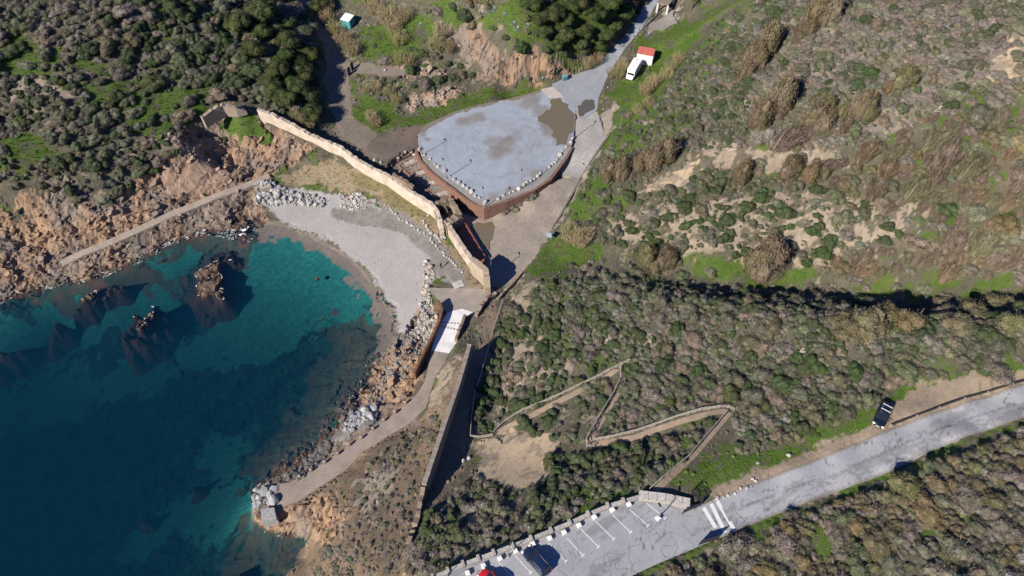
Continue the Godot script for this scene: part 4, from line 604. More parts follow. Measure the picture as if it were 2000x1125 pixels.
func sheet(poly: PackedVector2Array, step: float, yf: Callable, cf: Callable) -> ArrayMesh:
	var m := Mesher.new()
	var b := Rect2(poly[0], Vector2.ZERO)
	for v in poly: b = b.expand(v)
	var i0 := int(floor(b.position.x / step)); var i1 := int(ceil(b.end.x / step))
	var j0 := int(floor(b.position.y / step)); var j1 := int(ceil(b.end.y / step))
	var inside := {}
	for j in range(j0, j1 + 1):
		for i in range(i0, i1 + 1):
			inside[Vector2i(i, j)] = Geometry2D.is_point_in_polygon(Vector2(i * step, j * step), poly)
	for j in range(j0, j1):
		for i in range(i0, i1):
			var c := [Vector2(i, j) * step, Vector2(i + 1, j) * step, Vector2(i + 1, j + 1) * step, Vector2(i, j + 1) * step]
			var n := int(inside[Vector2i(i, j)]) + int(inside[Vector2i(i + 1, j)]) + int(inside[Vector2i(i, j + 1)]) + int(inside[Vector2i(i + 1, j + 1)])
			var polys := [PackedVector2Array(c)]
			if n < 4: polys = Geometry2D.intersect_polygons(PackedVector2Array(c), poly)
			for p in polys:
				var ix := PackedInt32Array([0, 1, 3, 1, 2, 3]) if n == 4 else Geometry2D.triangulate_polygon(p)
				for k in ix:
					var v: Vector2 = p[k]
					m.V.append(Vector3(v.x, yf.call(v.x, v.y), v.y))
					m.C.append(cf.call(v.x, v.y))
	return m.done()

func mixed(a: Array, b: Array, x: float, z: float, s := 1.0) -> Color:
	var t := clampf(0.5 + n_fine.get_noise_2d(x * s, z * s) * 0.6 + n_mid.get_noise_2d(x * s, z * s) * 0.6, 0, 1)
	return Color(a[0], a[1], a[2]).lerp(Color(b[0], b[1], b[2]), t) * (1.0 + 0.15 * n_fine.get_noise_2d(x * 6.0, z * 6.0))

func sheet_of(called: String, outline: String, a: Array, b: Array, mat: Material, step := 0.5) -> MeshInstance3D:
	var p := pts(outline)
	var m := sheet(flat2(p), step, func(x, z): return blend_y(p, x, z), func(x, z): return mixed(a, b, x, z))
	var o := part(self, called, m, mat)
	tag(o, "", "", "", "structure")
	return o

# ------------------------------------------------------------------ materials
func noise_tex(freq: float, lo: float, hi: float, octaves := 4, size := 512, sd := 1, kind := FastNoiseLite.TYPE_SIMPLEX_SMOOTH) -> NoiseTexture2D:
	var n := FastNoiseLite.new()
	n.noise_type = kind
	n.frequency = freq
	n.fractal_octaves = octaves
	n.seed = sd
	var t := NoiseTexture2D.new()
	t.width = size; t.height = size
	t.seamless = true
	t.noise = n
	var g := Gradient.new()
	g.offsets = PackedFloat32Array([0.15, 0.85])
	g.colors = PackedColorArray([Color(lo, lo, lo), Color(hi, hi, hi)])
	t.color_ramp = g
	return t

func mat(color: Color, rough := 0.9, tex: Texture2D = null, scale := 0.3, bump: Texture2D = null, depth := 3.0, vertex := false) -> StandardMaterial3D:
	var m := StandardMaterial3D.new()
	m.albedo_color = color
	m.roughness = rough
	m.metallic_specular = 0.3
	m.vertex_color_use_as_albedo = vertex
	if tex:
		m.albedo_texture = tex
	if bump:
		m.heightmap_enabled = true
		m.heightmap_texture = bump
		m.heightmap_scale = depth
	if tex or bump:
		m.uv1_triplanar = true
		m.uv1_world_triplanar = true
		m.uv1_scale = Vector3.ONE * scale
	return m

func make_materials() -> void:
	var grain := noise_tex(0.02, 0.78, 1.0, 5, 1024, 3)
	var lumps := noise_tex(0.03, 0.0, 1.0, 5, 1024, 5)
	var grit := noise_tex(0.11, 0.74, 1.0, 4, 1024, 7)
	M.ground = mat(Color.WHITE, 0.95, grit, 0.075, lumps, 5.0, true)
	M.gravel = mat(Color.WHITE, 0.85, grit, 0.09, grit, 1.0, true)
	M.asphalt = mat(Color.WHITE, 0.85, grit, 0.1, grit, 0.5, true)
	M.concrete = mat(Color.WHITE, 0.88, grain, 0.1, grit, 1.0, true)
	M.wall = mat(Color.WHITE, 0.95, grit, 0.2, lumps, 5.0, true)
	M.stone = mat(Color.WHITE, 0.9, grain, 0.25, lumps, 3.0, true)
	M.plain = mat(Color.WHITE, 0.8, null, 1, null, 0, true)
	M.leaf = mat(Color.WHITE, 0.85, null, 1, null, 0, true)
	M.leaf.backlight_enabled = true
	M.leaf.backlight = Color(0.35, 0.35, 0.25)
	for k in 5:
		var t: StandardMaterial3D = M.leaf.duplicate()
		t.albedo_color = [tone(.82, .80, .78), tone(1, 1, 1), tone(.86, .97, .78), tone(1, .90, .80), tone(.94, .88, .92)][k]
		M["leaf%d" % k] = t
	M.bark = mat(tone(.16, .125, .095), 0.95)
	M.paint_line = mat(tone(.76, .76, .74), 0.8, noise_tex(0.05, 0.72, 1.0, 4, 512, 17), 0.4)
	M.paint_white = mat(tone(.78, .78, .76), 0.7, grain, 0.8)
	M.paint_grey = mat(tone(.55, .55, .54), 0.6)
	M.wood = mat(tone(.40, .36, .31), 0.9, grain, 0.9)
	M.metal = mat(tone(.32, .33, .34), 0.5)
	M.metal.metallic = 0.6
	M.dark_metal = mat(tone(.03, .03, .032), 0.6)
	M.rubber = mat(tone(.02, .02, .021), 0.9)
	M.glass = mat(tone(.012, .014, .018), 0.06)
	M.glass.metallic_specular = 0.6
	M.lamp = mat(tone(.75, .72, .62), 0.3)
	M.red_lens = mat(tone(.30, .012, .012), 0.25)

func paint(r: float, g: float, b: float) -> StandardMaterial3D:
	var m := mat(tone(r, g, b), 0.35)
	m.clearcoat_enabled = true
	m.clearcoat = 1.0
	m.clearcoat_roughness = 0.05
	return m

# ------------------------------------------------------------------ plants
func leaf(m: Mesher, p: Vector3, n: Vector3, s: float, long := 1.0) -> void:
	var t := n.cross(Vector3(rng.randf_range(-1, 1), rng.randf_range(-1, 1), rng.randf_range(-1, 1)))
	if t.length_squared() < 1e-4: t = n.cross(Vector3.RIGHT) + Vector3(0.01, 0, 0)
	t = t.normalized()
	var b := n.cross(t).normalized()
	m.quad(p - t * s * long, p + b * s * 0.55, p + t * s * long, p - b * s * 0.55)

func ball(m: Mesher, c: Vector3, r: Vector3, rough: float, cols: Array) -> void:
	var rows := 5
	var around := 8
	var p := []
	for j in rows + 1:
		var row := []
		for i in around:
			var a := PI * j / rows
			var b := TAU * i / around
			var d := Vector3(sin(a) * cos(b), cos(a), sin(a) * sin(b))
			var k := 1.0 + rough * n_rock.get_noise_3dv((c + d) * 3.0)
			row.append(c + d * r * k)
		p.append(row)
	for j in rows:
		for i in around:
			var k := (i + 1) % around
			m.col = tinted(cols[rng.randi() % cols.size()])
			m.quad(p[j][i], p[j][k], p[j + 1][k], p[j + 1][i])

func tinted(c: Array) -> Color:
	var f := rng.randf_range(0.72, 1.3)
	return Color(c[0] * f, c[1] * f * rng.randf_range(0.94, 1.06), c[2] * f * rng.randf_range(0.9, 1.1))

func bush(lobes: int, leaves: int, size: float, cols: Array, spread := 0.5, tall := 0.8, lift := 0.0, long := 1.0, loose := 0.12, fill := 0.84) -> ArrayMesh:
	var m := Mesher.new()
	var L := []
	for i in lobes:
		var a := TAU * (i + rng.randf() * 0.7) / lobes
		var d := (0.0 if i == 0 else spread * rng.randf_range(0.5, 1.45))
		var r := rng.randf_range(0.26, 0.60) if i > 0 else 0.55
		L.append([Vector3(cos(a) * d, lift + r * tall * 0.75 + (0.25 * tall if i == 0 else 0.0), sin(a) * d), r, cols[rng.randi() % cols.size()]])
	for l in L:
		ball(m, l[0], Vector3(l[1], l[1] * tall, l[1]) * fill, 0.3, cols)
	if long > 1.05:
		for i in 26:
			var a := rng.randf() * TAU
			var d := Vector3(cos(a) * rng.randf_range(0.3, 1.0), rng.randf_range(0.5, 1.0) * tall, sin(a) * rng.randf_range(0.3, 1.0))
			var side := Vector3(-sin(a), 0, cos(a)) * 0.012
			m.col = tinted([.26, .225, .20])
			m.quad(d * 0.3 - side, d * 0.3 + side, d * 1.12 + side * 0.4, d * 1.12 - side * 0.4)
	var made := 0
	for tries in leaves * 4:
		if made >= leaves: break
		var l = L[rng.randi() % lobes]
		var d := Vector3(rng.randf_range(-1, 1), rng.randf_range(-0.35, 1), rng.randf_range(-1, 1)).normalized()
		var bump := 1.0 + 0.35 * n_rock.get_noise_3dv((l[0] + d) * 2.2)
		var p: Vector3 = l[0] + d * Vector3(l[1], l[1] * tall, l[1]) * bump * rng.randf_range(1.0 - loose, 1.0 + loose)
		if p.y < -0.02: continue
		var hidden := false
		for o in L:
			if o != l and ((p - o[0]) / Vector3(o[1], o[1] * tall, o[1])).length() < 0.8: hidden = true
		if hidden: continue
		m.col = tinted(l[2] if rng.randf() < 0.7 else cols[rng.randi() % cols.size()])
		leaf(m, p, (d + Vector3(rng.randf_range(-1, 1), rng.randf_range(-0.6, 1), rng.randf_range(-1, 1)) * 0.75).normalized(), size * rng.randf_range(0.7, 1.3), long)
		made += 1
	return m.done()

func twigs(n: int, cols: Array, lean: float, leafy: int, pale: float) -> ArrayMesh:
	var m := Mesher.new()
	for i in n:
		var a := rng.randf() * TAU
		var d := sqrt(rng.randf())
		var q := Vector3(cos(a) * d * 0.75 - lean * 0.35, 0, sin(a) * d * 0.6)
		var dir := Vector3(lean + cos(a) * d * 0.5 + rng.randf_range(-0.12, 0.12), 1.0 - lean * 0.35, sin(a) * d * 0.5 + rng.randf_range(-0.12, 0.12)).normalized()
		var long := rng.randf_range(0.7, 1.15) * (1.1 - d * 0.35)
		var bend := Vector3(lean * 0.35, -0.25, 0) + Vector3(rng.randf_range(-0.12, 0.12), 0, rng.randf_range(-0.12, 0.12))
		var w := 0.009 + 0.014 * rng.randf()
		var side := dir.cross(Vector3(rng.randf_range(-1, 1), 0.3, rng.randf_range(-1, 1))).normalized()
		var bare := rng.randf() < pale
		var last := q
		for s in 3:
			var t := (s + 1) / 3.0
			var p := q + dir * long * t + bend * t * t * long * 0.5
			m.col = tinted([.30, .26, .23] if bare else cols[rng.randi() % cols.size()])
			var k := w * (1.0 - s * 0.28)
			m.quad(last - side * k, last + side * k, p + side * k * 0.7, p - side * k * 0.7)
			if not bare:
				for f in leafy:
					m.col = tinted(cols[rng.randi() % cols.size()])
					var c := last.lerp(p, rng.randf()) + Vector3(rng.randf_range(-1, 1), rng.randf_range(-1, 1), rng.randf_range(-1, 1)) * 0.07
					var along_ := (p - last).normalized() + Vector3(rng.randf_range(-1, 1), rng.randf_range(-1, 1), rng.randf_range(-1, 1)) * 0.35
					var b := along_.cross(Vector3(rng.randf_range(-1, 1), rng.randf_range(-1, 1), rng.randf_range(-1, 1))).normalized() * 0.02
					m.quad(c - along_ * 0.09, c + b, c + along_ * 0.09, c - b)
			last = p
	if leafy > 1: ball(m, Vector3(0.12 * lean, 0.28, 0), Vector3(0.55, 0.35, 0.45), 0.3, cols)
	return m.done()

func canes(n: int) -> ArrayMesh:
	var m := Mesher.new()
	var cols := [[.34, .265, .16], [.28, .22, .13], [.24, .215, .11], [.40, .33, .22]]
	for i in n:
		var a := rng.randf() * TAU
		var d := sqrt(rng.randf()) * 0.5
		var q := Vector3(cos(a) * d, 0, sin(a) * d)
		var top := q + Vector3(cos(a) * d * 0.5 + rng.randf_range(-0.1, 0.16), rng.randf_range(0.7, 1.1) - d * 0.35, sin(a) * d * 0.5 + rng.randf_range(-0.14, 0.1))
		var side := Vector3(rng.randf_range(-1, 1), 0, rng.randf_range(-1, 1)).normalized() * 0.008
		m.col = tinted(cols[rng.randi() % 4])
		m.quad(q - side, q + side, top + side * 0.6, top - side * 0.6)
		for f in 5:
			var p := q.lerp(top, rng.randf_range(0.25, 1.0))
			var o := Vector3(rng.randf_range(-1, 1), rng.randf_range(-0.2, 0.9), rng.randf_range(-1, 1)).normalized() * rng.randf_range(0.08, 0.15)
			var b := o.cross(Vector3(rng.randf_range(-1, 1), rng.randf_range(-1, 1), rng.randf_range(-1, 1))).normalized() * 0.012
			m.col = tinted(cols[rng.randi() % 4])
			m.quad(p, p + o * 0.5 + b, p + o, p + o * 0.5 - b)
	return m.done()

func rock_mesh(sd: int, squash := 0.75) -> ArrayMesh:
	var m := Mesher.new()
	var t := (1.0 + sqrt(5.0)) / 2.0
	var v := [Vector3(-1, t, 0), Vector3(1, t, 0), Vector3(-1, -t, 0), Vector3(1, -t, 0), Vector3(0, -1, t), Vector3(0, 1, t), Vector3(0, -1, -t), Vector3(0, 1, -t), Vector3(t, 0, -1), Vector3(t, 0, 1), Vector3(-t, 0, -1), Vector3(-t, 0, 1)]
	var f := [0, 11, 5, 0, 5, 1, 0, 1, 7, 0, 7, 10, 0, 10, 11, 1, 5, 9, 5, 11, 4, 11, 10, 2, 10, 7, 6, 7, 1, 8, 3, 9, 4, 3, 4, 2, 3, 2, 6, 3, 6, 8, 3, 8, 9, 4, 9, 5, 2, 4, 11, 6, 2, 10, 8, 6, 7, 9, 8, 1]
	var cut := []
	rng.seed = 900 + sd
	if sd >= 10:
		for ax in [Vector3.RIGHT, Vector3.UP, Vector3.BACK]:
			for sg in [-1.0, 1.0]: cut.append([(ax * sg + Vector3(rng.randf_range(-.25, .25), rng.randf_range(-.25, .25), rng.randf_range(-.25, .25))).normalized(), rng.randf_range(0.42, 0.62)])
	for i in 7: cut.append([Vector3(rng.randf_range(-1, 1), rng.randf_range(-1, 1), rng.randf_range(-1, 1)).normalized(), rng.randf_range(0.55, 0.85)])
	var put := func(p: Vector3) -> Vector3:
		p = p.normalized() * (1.0 + 0.28 * n_rock.get_noise_3dv(p.normalized() * 2.0 + Vector3.ONE * sd * 7.0))
		for c in cut:
			var d: float = p.dot(c[0]) - c[1]
			if d > 0: p -= c[0] * d * (0.85 if sd < 10 else 0.98)
		return p * Vector3(1, squash, 1)
	for k in range(0, f.size(), 3):
		var a: Vector3 = v[f[k]]; var b: Vector3 = v[f[k + 1]]; var c: Vector3 = v[f[k + 2]]
		var ab := a.normalized() + b.normalized(); var bc := b.normalized() + c.normalized(); var ca := c.normalized() + a.normalized()
		for q in [[a, ab, ca], [b, bc, ab], [c, ca, bc], [ab, bc, ca]]:
			var g := rng.randf_range(0.88, 1.08)
			m.col = Color(g, g, g)
			m.tri(put.call(q[0]), put.call(q[1]), put.call(q[2]))
	return m.done()

const ZONE_SAYS := {
	"top_left": "on the upper-left hilltop", "forest": "in the thicket by the dirt track", "headland": "on the grassy headland", "behind_wall": "on the cliff edge", "garden_knoll": "on the knoll", "road_hill": "on the green hill",
	"upper_hill": "on the upper-right hilltop", "valley_side": "on the valley side", "cushion_slope": "on the bare tan slope", "wind_slope": "on the windy right slope", "gully": "in the grassy gully", "spur": "on the broad spur", "spur_foot": "on the spur's sandy foot",
	"zigzag": "on the zigzag slope", "below_parking": "below the car park", "road_edge": "on the road verge", "bottom_bank": "on the bank below the road", "cliff_heath": "on the sea slope", "trench_side": "beside the steps", "single": "above the scrub", "wall_foot": "under the red wall",
}
const PLANT_SAYS := {
	"green": ["mastic_shrub", "dark green shrub", "shrub"], "grey": ["grey_shrub", "grey-green bushy shrub", "shrub"], "dry": ["dry_shrub", "lilac-brown dry shrub", "dry shrub"],
	"olive": ["olive_shrub", "olive-brown leafy shrub", "shrub"], "windswept": ["windswept_bush", "brown wind-combed bush", "bush"], "cone": ["dry_cone_bush", "tall brown bush", "bush"],
}
const LANDMARK_SAYS := ["black car", "navy car", "crossing stripes", "stone parapet", "zigzag top bend", "zigzag middle bend", "zigzag low bend", "fence foot", "long wall's end", "white ramp", "thick wall end", "notice board", "lane reeds", "ruined tower", "garage", "carport", "teal cabin", "waste bin", "corner wall", "cliff walkway", "promenade tip", "guard rail start", "guard rail end", "sandy scar", "right sand patch", "gully mouth", "gully's far end", "spur's crest", "tan slope's far end", "bottom right corner", "top left corner", "top edge", "right edge", "brown bush row", "bleached branches", "stony clearing", "right edge grass", "tan slope middle", "gully bend", "spur's tan patch", "bend road middle"]

func landmark(p: Vector3) -> String:
	var at := pts("landmarks")
	var best := 0
	for i in at.size():
		if (at[i] - p).length_squared() < (at[best] - p).length_squared(): best = i
	return LANDMARK_SAYS[best]

var reefs := []
var plants := {}
var shapes := {}
var grid := {}

func make_plant_shapes() -> void:
	rng.seed = 11
	var G1 := [[.050, .070, .032], [.062, .080, .038], [.042, .060, .030], [.075, .090, .045]]
	var G2 := [[.115, .115, .080], [.092, .096, .066], [.14, .132, .10], [.08, .090, .058]]
	var G3 := [[.185, .162, .138], [.15, .134, .112], [.22, .195, .168], [.13, .122, .088]]
	var G4 := [[.120, .108, .058], [.14, .118, .072], [.095, .098, .050], [.165, .135, .09]]
	var G5 := [[.185, .142, .105], [.15, .12, .09], [.215, .18, .145], [.135, .118, .075]]
	var G6 := [[.145, .112, .075], [.12, .098, .062], [.17, .135, .10], [.115, .105, .055]]
	shapes.green = []; shapes.grey = []; shapes.dry = []; shapes.olive = []; shapes.windswept = []; shapes.cane = []; shapes.tree = []; shapes.rock = []
	for k in 3:
		shapes.green.append(bush(7 + k, 1700, 0.046, G1, 0.5, 0.8, 0.0, 1.0, 0.08, 0.9))
		shapes.grey.append(bush(8 + k, 1800, 0.046, G2, 0.55, 0.75, 0.0, 1.1, 0.16, 0.88))
		shapes.dry.append(bush(8 + k, 1800, 0.042, G3, 0.55, 0.7, 0.0, 1.9, 0.24, 0.78))
		shapes.olive.append(bush(8 + k, 1800, 0.046, G4, 0.52, 0.85, 0.0, 1.2, 0.18, 0.88))
		shapes.windswept.append(twigs(760, G5, 0.75, 2, 0.2))
		shapes.cane.append(canes(170))
		shapes.tree.append(bush(14, 3000, 0.048, [[.050, .068, .024], [.065, .082, .032], [.09, .098, .035], [.04, .056, .024]], 0.6, 0.8, 0.55, 1.0, 0.16))
	shapes.cone = []
	for k in 3: shapes.cone.append(bush(10, 2400, 0.045, G6, 0.48, 1.15, 0.0, 1.6, 0.2, 0.85))
	for k in 6: shapes.rock.append(rock_mesh(k if k < 3 else k + 10, 0.8))
	shapes.block = rock_mesh(12, 0.9)

func room_for(p: Vector3, r: float) -> bool:
	var c := Vector2i(int(floor(p.x / 4)), int(floor(p.z / 4)))
	for j in range(-1, 2):
		for i in range(-1, 2):
			for o in grid.get(c + Vector2i(i, j), []):
				var d: float = (o[1] + r) * 0.47
				if (o[0].x - p.x) ** 2 + (o[0].z - p.z) ** 2 < d * d: return false
	if not grid.has(c): grid[c] = []
	grid[c].append([p, r])
	return true

func put_plant(kind: String, p: Vector3, r: float, zone: String, turn: float) -> void:
	if not plants.has(kind): plants[kind] = []
	plants[kind].append([p, r, zone, turn, rng.randi() % 3, rng.randi() % 5, rng.randf_range(0.65, 1.15), rng.randf_range(0.72, 1.35), rng.randf_range(-0.2, 0.2)])

func grow_plants() -> void:
	rng.seed = 5
	for s in spots("big_green"): put_plant("green", on_ground(s[0]), s[1], "single", rng.randf() * TAU); room_for(s[0], s[1])
	for s in spots("big_brown"):
		put_plant("cone", on_ground(s[0]), s[1] * rng.randf_range(0.75, 1.2), "single", rng.randf() * TAU)
		room_for(s[0], s[1])
		for k in 2:
			var a := rng.randf() * TAU
			put_plant("cone" if k else "windswept", on_ground(s[0] + Vector3(cos(a), 0, sin(a)) * s[1] * 0.9), s[1] * rng.randf_range(0.4, 0.7), "single", 0.7 + rng.randf_range(-0.4, 0.4))
	for s in spots("crest_bushes"): put_plant("olive", on_ground(s[0]), s[1] * rng.randf_range(0.7, 1.0), "spur", rng.randf() * TAU); room_for(s[0], s[1] * 0.6)
	for s in spots("wall_bushes"): put_plant("dry", on_ground(s[0]), s[1], "wall_foot", rng.randf() * TAU); room_for(s[0], s[1])
	for s in spots("trees"): room_for(s[0], s[1])
	for s in spots("canes"): room_for(s[0], s[1] * 0.5)
	var owner_ := PackedByteArray()
	owner_.resize(NX * NZ)
	for zi in PLANT_ZONES.size():
		var poly := PackedVector2Array()
		var a: Array = PLANT_ZONES[zi][1]
		for i in range(0, a.size(), 2): poly.append(Vector2(a[i], a[i + 1]))
		for k in cells(poly): owner_[k] = zi + 1
	var of_zone := []
	for zi in PLANT_ZONES.size(): of_zone.append(PackedInt32Array())
	for k in owner_.size():
		if owner_[k] > 0 and BARE[k] == 0: of_zone[owner_[k] - 1].append(k)
	for zi in PLANT_ZONES.size():
		var z: Dictionary = PLANT_ZONES[zi][0]
		var list: PackedInt32Array = of_zone[zi]
		if list.is_empty(): continue
		var n := int(list.size() * STEP * STEP * z.d * 5.0)
		for t in n:
			var k := list[rng.randi() % list.size()]
			var p := Vector3(X0 + (k % NX) * STEP + rng.randf_range(-0.25, 0.25), 0, Z0 + (k / NX) * STEP + rng.randf_range(-0.25, 0.25))
			var y := hgt(p.x, p.z)
			if y < 0.8: continue
			var kind_here: String = KINDS[GK[k]]
			var keep: float = {"grass": 0.14, "patchy": 0.6, "tan": 0.72, "rock": 0.16, "sand_slope": 0.1, "dirt": 0.04, "lane": 0.0, "track": 0.0, "pale_rock": 0.12, "dry_grass": 0.3, "mud": 0.0}.get(kind_here, 1.0)
			keep *= clampf(0.85 + n_big.get_noise_2d(p.x * 1.5, p.z * 1.5) * 0.9, 0.25, 1.0)
			if rng.randf() > keep: continue
			var r: float = lerpf(z.r[0], z.r[1] * 1.3, rng.randf() ** 2.0)
			if not room_for(p, r): continue
			p.y = y
			var roll := rng.randf()
			var shift := n_mid.get_noise_2d(p.x * 0.6, p.z * 0.6) * 0.25
			roll = clampf(roll + shift, 0, 0.999)
			var kind := ""
			for key in z.mix:
				roll -= z.mix[key]
				kind = key
				if roll < 0: break
			var turn := rng.randf() * TAU
			if kind == "windswept": turn = 0.72 + rng.randf_range(-0.3, 0.3)
			put_plant(kind, p, r, z.name, turn)

func plant_transform(e: Array, kind: String) -> Transform3D:
	var s: float = e[1]
	var b := Basis(Vector3.UP, e[3]).rotated(Vector3.BACK, e[8]).scaled_local(Vector3(s * e[7], s * e[6], s / sqrt(e[7])))
	if kind == "windswept": b = Basis(Vector3.UP, e[3]).scaled_local(Vector3(s * 1.3, s * 1.75 * e[6], s * 0.85))
	if kind == "cone": b = (Basis(Vector3(0.66, 0, 0.75), -0.38) * Basis(Vector3.UP, e[3])).scaled_local(Vector3(s * 0.85, s * 1.75 * e[6], s * 0.85))
	return Transform3D(b, e[0] - Vector3(0, 0.08 * s, 0))

func in_view(p: Vector3) -> float:
	var q := cam.transform.affine_inverse() * p
	if q.z > -1.0: return 0.0
	var t := tan(deg_to_rad(cam.fov / 2))
	if absf(q.x / q.z) > t * 1.78 or absf(q.y / q.z) > t: return 0.0
	return 1.0 / -q.z

func set_plants() -> void:
	for kind in plants:
		var list: Array = plants[kind]
		var order := []
		for i in list.size(): order.append([in_view(list[i][0]) * list[i][1], i])
		order.sort_custom(func(a, b): return a[0] > b[0])
		var says: Array = PLANT_SAYS[kind]
		var rest := [[], [], []]
		for n in order.size():
			var e: Array = list[order[n][1]]
			if n < 290 and order[n][0] > 0.0:
				var o := part(self, says[0], shapes[kind][e[4]], M["leaf%d" % e[5]])
				o.transform = plant_transform(e, kind)
				var big := "large " if e[1] > 1.75 else "small " if e[1] < 1.0 else ""
				tag(o, big + says[1] + " " + ZONE_SAYS[e[2]] + ", nearest the " + landmark(e[0]), says[2], says[1] + (" " if says[1].ends_with("bush") else "s ") + ZONE_SAYS[e[2]])
			else:
				rest[e[4]].append(e)
		if rest[0].is_empty() and rest[1].is_empty(): continue
		var mass := Node3D.new()
		mass.name = numbered(says[0] + "_scrub")
		add_child(mass)
		tag(mass, "low cover of " + says[1] + "s all over the slopes", "scrub", "", "stuff")
		for k in 3:
			var mm := MultiMesh.new()
			mm.transform_format = MultiMesh.TRANSFORM_3D
			mm.use_colors = true
			mm.mesh = shapes[kind][k]
			mm.instance_count = rest[k].size()
			for i in rest[k].size():
				mm.set_instance_transform(i, plant_transform(rest[k][i], kind))
				var c: float = rng.randf_range(0.68, 1.3)
				mm.set_instance_color(i, Color(c * rng.randf_range(0.9, 1.1), c * rng.randf_range(0.92, 1.06), c * rng.randf_range(0.82, 1.12)))
			var mi := MultiMeshInstance3D.new()
			mi.name = "bush"
			mi.multimesh = mm
			mi.material_override = M.leaf
			mass.add_child(mi, true)

func scatter(called: String, label: String, category: String, mesh: Mesh, where: Array, mat_: Material) -> void:
	var mm := MultiMesh.new()
	mm.transform_format = MultiMesh.TRANSFORM_3D
	mm.use_colors = true
	mm.mesh = mesh
	mm.instance_count = where.size()
	for i in where.size():
		mm.set_instance_transform(i, where[i][0])
		mm.set_instance_color(i, where[i][1])
	var mi := MultiMeshInstance3D.new()
	mi.name = called
	mi.multimesh = mm
	mi.material_override = mat_
	add_child(mi)
	tag(mi, label, category, "", "stuff")

func small_stuff() -> void:
	rng.seed = 77
	var m := Mesher.new()
	for i in 14:
		var a := rng.randf() * TAU
		var d := rng.randf() * 0.5
		var q := Vector3(cos(a) * d, -0.05, sin(a) * d)
		var tip := q + Vector3(cos(a) * 0.35 + rng.randf_range(-0.2, 0.2), rng.randf_range(0.35, 0.7), sin(a) * 0.35 + rng.randf_range(-0.2, 0.2))
		var s := Vector3(-sin(a), 0, cos(a)) * 0.09
		var g := rng.randf_range(0.8, 1.25)
		m.col = Color(.07 * g, .145 * g, .018 * g)
		m.tri(q - s, q + s, tip)
	var grass := []
	var straw := []
	var stones := []
	for t in 210000:
		var x := rng.randf_range(-150, 150)
		var z := rng.randf_range(-215, -20)
		if in_view(Vector3(x, 10, z)) == 0.0 and in_view(Vector3(x, 30, z)) == 0.0: continue
		var k := roundi((z - Z0) / STEP) * NX + roundi((x - X0) / STEP)
		var y := H[k]
		if y < 0.3 or BARE[k] == 1: continue
		var kind: String = KINDS[GK[k]]
		y = hgt(x, z)
		var s := rng.randf_range(0.25, 0.55)
		if kind in ["grass", "patchy"] and (kind == "grass" or rng.randf() < 0.4) and grass.size() < 26000:
			grass.append([Transform3D(Basis(Vector3.UP, rng.randf() * TAU).scaled(Vector3(s, s * rng.randf_range(0.6, 1.2), s)), Vector3(x, y, z)), Color(rng.randf_range(0.8, 1.5), rng.randf_range(0.85, 1.2), rng.randf_range(0.7, 1.4))])
		elif kind in ["litter", "dry_grass", "dry_earth", "earth", "lilac_earth"] and straw.size() < 26000 and rng.randf() < 0.7:
			var w := rng.randf()
			straw.append([Transform3D(Basis(Vector3.UP, rng.randf() * TAU).scaled(Vector3(s, s * 0.8, s)), Vector3(x, y, z)), Color(2.6, 1.15, 7.0) * rng.randf_range(0.6, 1.1) if w < 0.65 else Color(1, 0.95, 1)])
		if kind in ["tan", "rock", "rock_shore", "pale_rock", "pebble", "grey_rubble", "rubble_shore", "litter", "lilac_earth", "earth", "grey_sand", "dark_earth"] and stones.size() < 26000:
			if kind in ["pebble", "grey_sand"] and rng.randf() > 0.08: continue
			var q := rng.randf_range(0.07, 0.14) if rng.randf() < 0.8 else rng.randf_range(0.15, 0.38)
			if kind in ["pebble", "grey_sand"]: q *= 0.6
			var c := ground_color(x, z, y) * rng.randf_range(0.85, 1.35)
			stones.append([Transform3D(Basis.from_euler(Vector3(rng.randf(), rng.randf() * 6, rng.randf())).scaled(Vector3(q, q * 0.7, q * 1.2)), Vector3(x, y + q * 0.2, z)), c])
	var blocks := []
	for t in 90000:
		var x := rng.randf_range(-150, 60)
		var z := rng.randf_range(-200, -20)
		var k := roundi((z - Z0) / STEP) * NX + roundi((x - X0) / STEP)
		var kind: String = KINDS[GK[k]]
		if H[k] < -0.4 or BARE[k] == 1 or not kind in ["rock", "rock_shore", "pale_rock", "rubble_shore", "bare_rock"]: continue
		if n_mid.get_noise_2d(x * 2.0, z * 2.0) < -0.05 or (kind == "bare_rock" and rng.randf() < 0.85): continue
		var q := rng.randf_range(0.18, 0.45) if rng.randf() < 0.8 else rng.randf_range(0.45, 1.0)
		var y := hgt(x, z)
		blocks.append([Transform3D(Basis.from_euler(Vector3(rng.randf_range(-0.5, 0.5), 0.65 + rng.randf_range(-0.5, 0.5), rng.randf_range(-0.6, 0.6))).scaled_local(Vector3(q * rng.randf_range(1.0, 2.2), q * rng.randf_range(0.5, 0.9), q)), Vector3(x, y - q * 0.1, z)), ground_color(x, z, y) * rng.randf_range(0.85, 1.2)])
		if blocks.size() > 6000: break
	for e in reefs:
		for t in 260:
			var x: float = rng.randf_range(e[0].position.x, e[0].end.x)
			var z: float = rng.randf_range(e[0].position.y, e[0].end.y)
			if not Geometry2D.is_point_in_polygon(Vector2(x, z), e[1]): continue
			var y: float = e[2].call(x, z)
			if y < -1.6: continue
			var q := rng.randf_range(0.15, 0.5)
			blocks.append([Transform3D(Basis.from_euler(Vector3(rng.randf_range(-0.5, 0.5), 0.65 + rng.randf_range(-0.5, 0.5), rng.randf_range(-0.6, 0.6))).scaled_local(Vector3(q * rng.randf_range(1.0, 2.4), q * rng.randf_range(0.5, 0.9), q)), Vector3(x, y, z)), e[3].call(x, z) * rng.randf_range(0.8, 1.25)])
	scatter("cliff_blocks", "angular broken rock covering the cliff faces", "rock", shapes.block, blocks, M.stone)
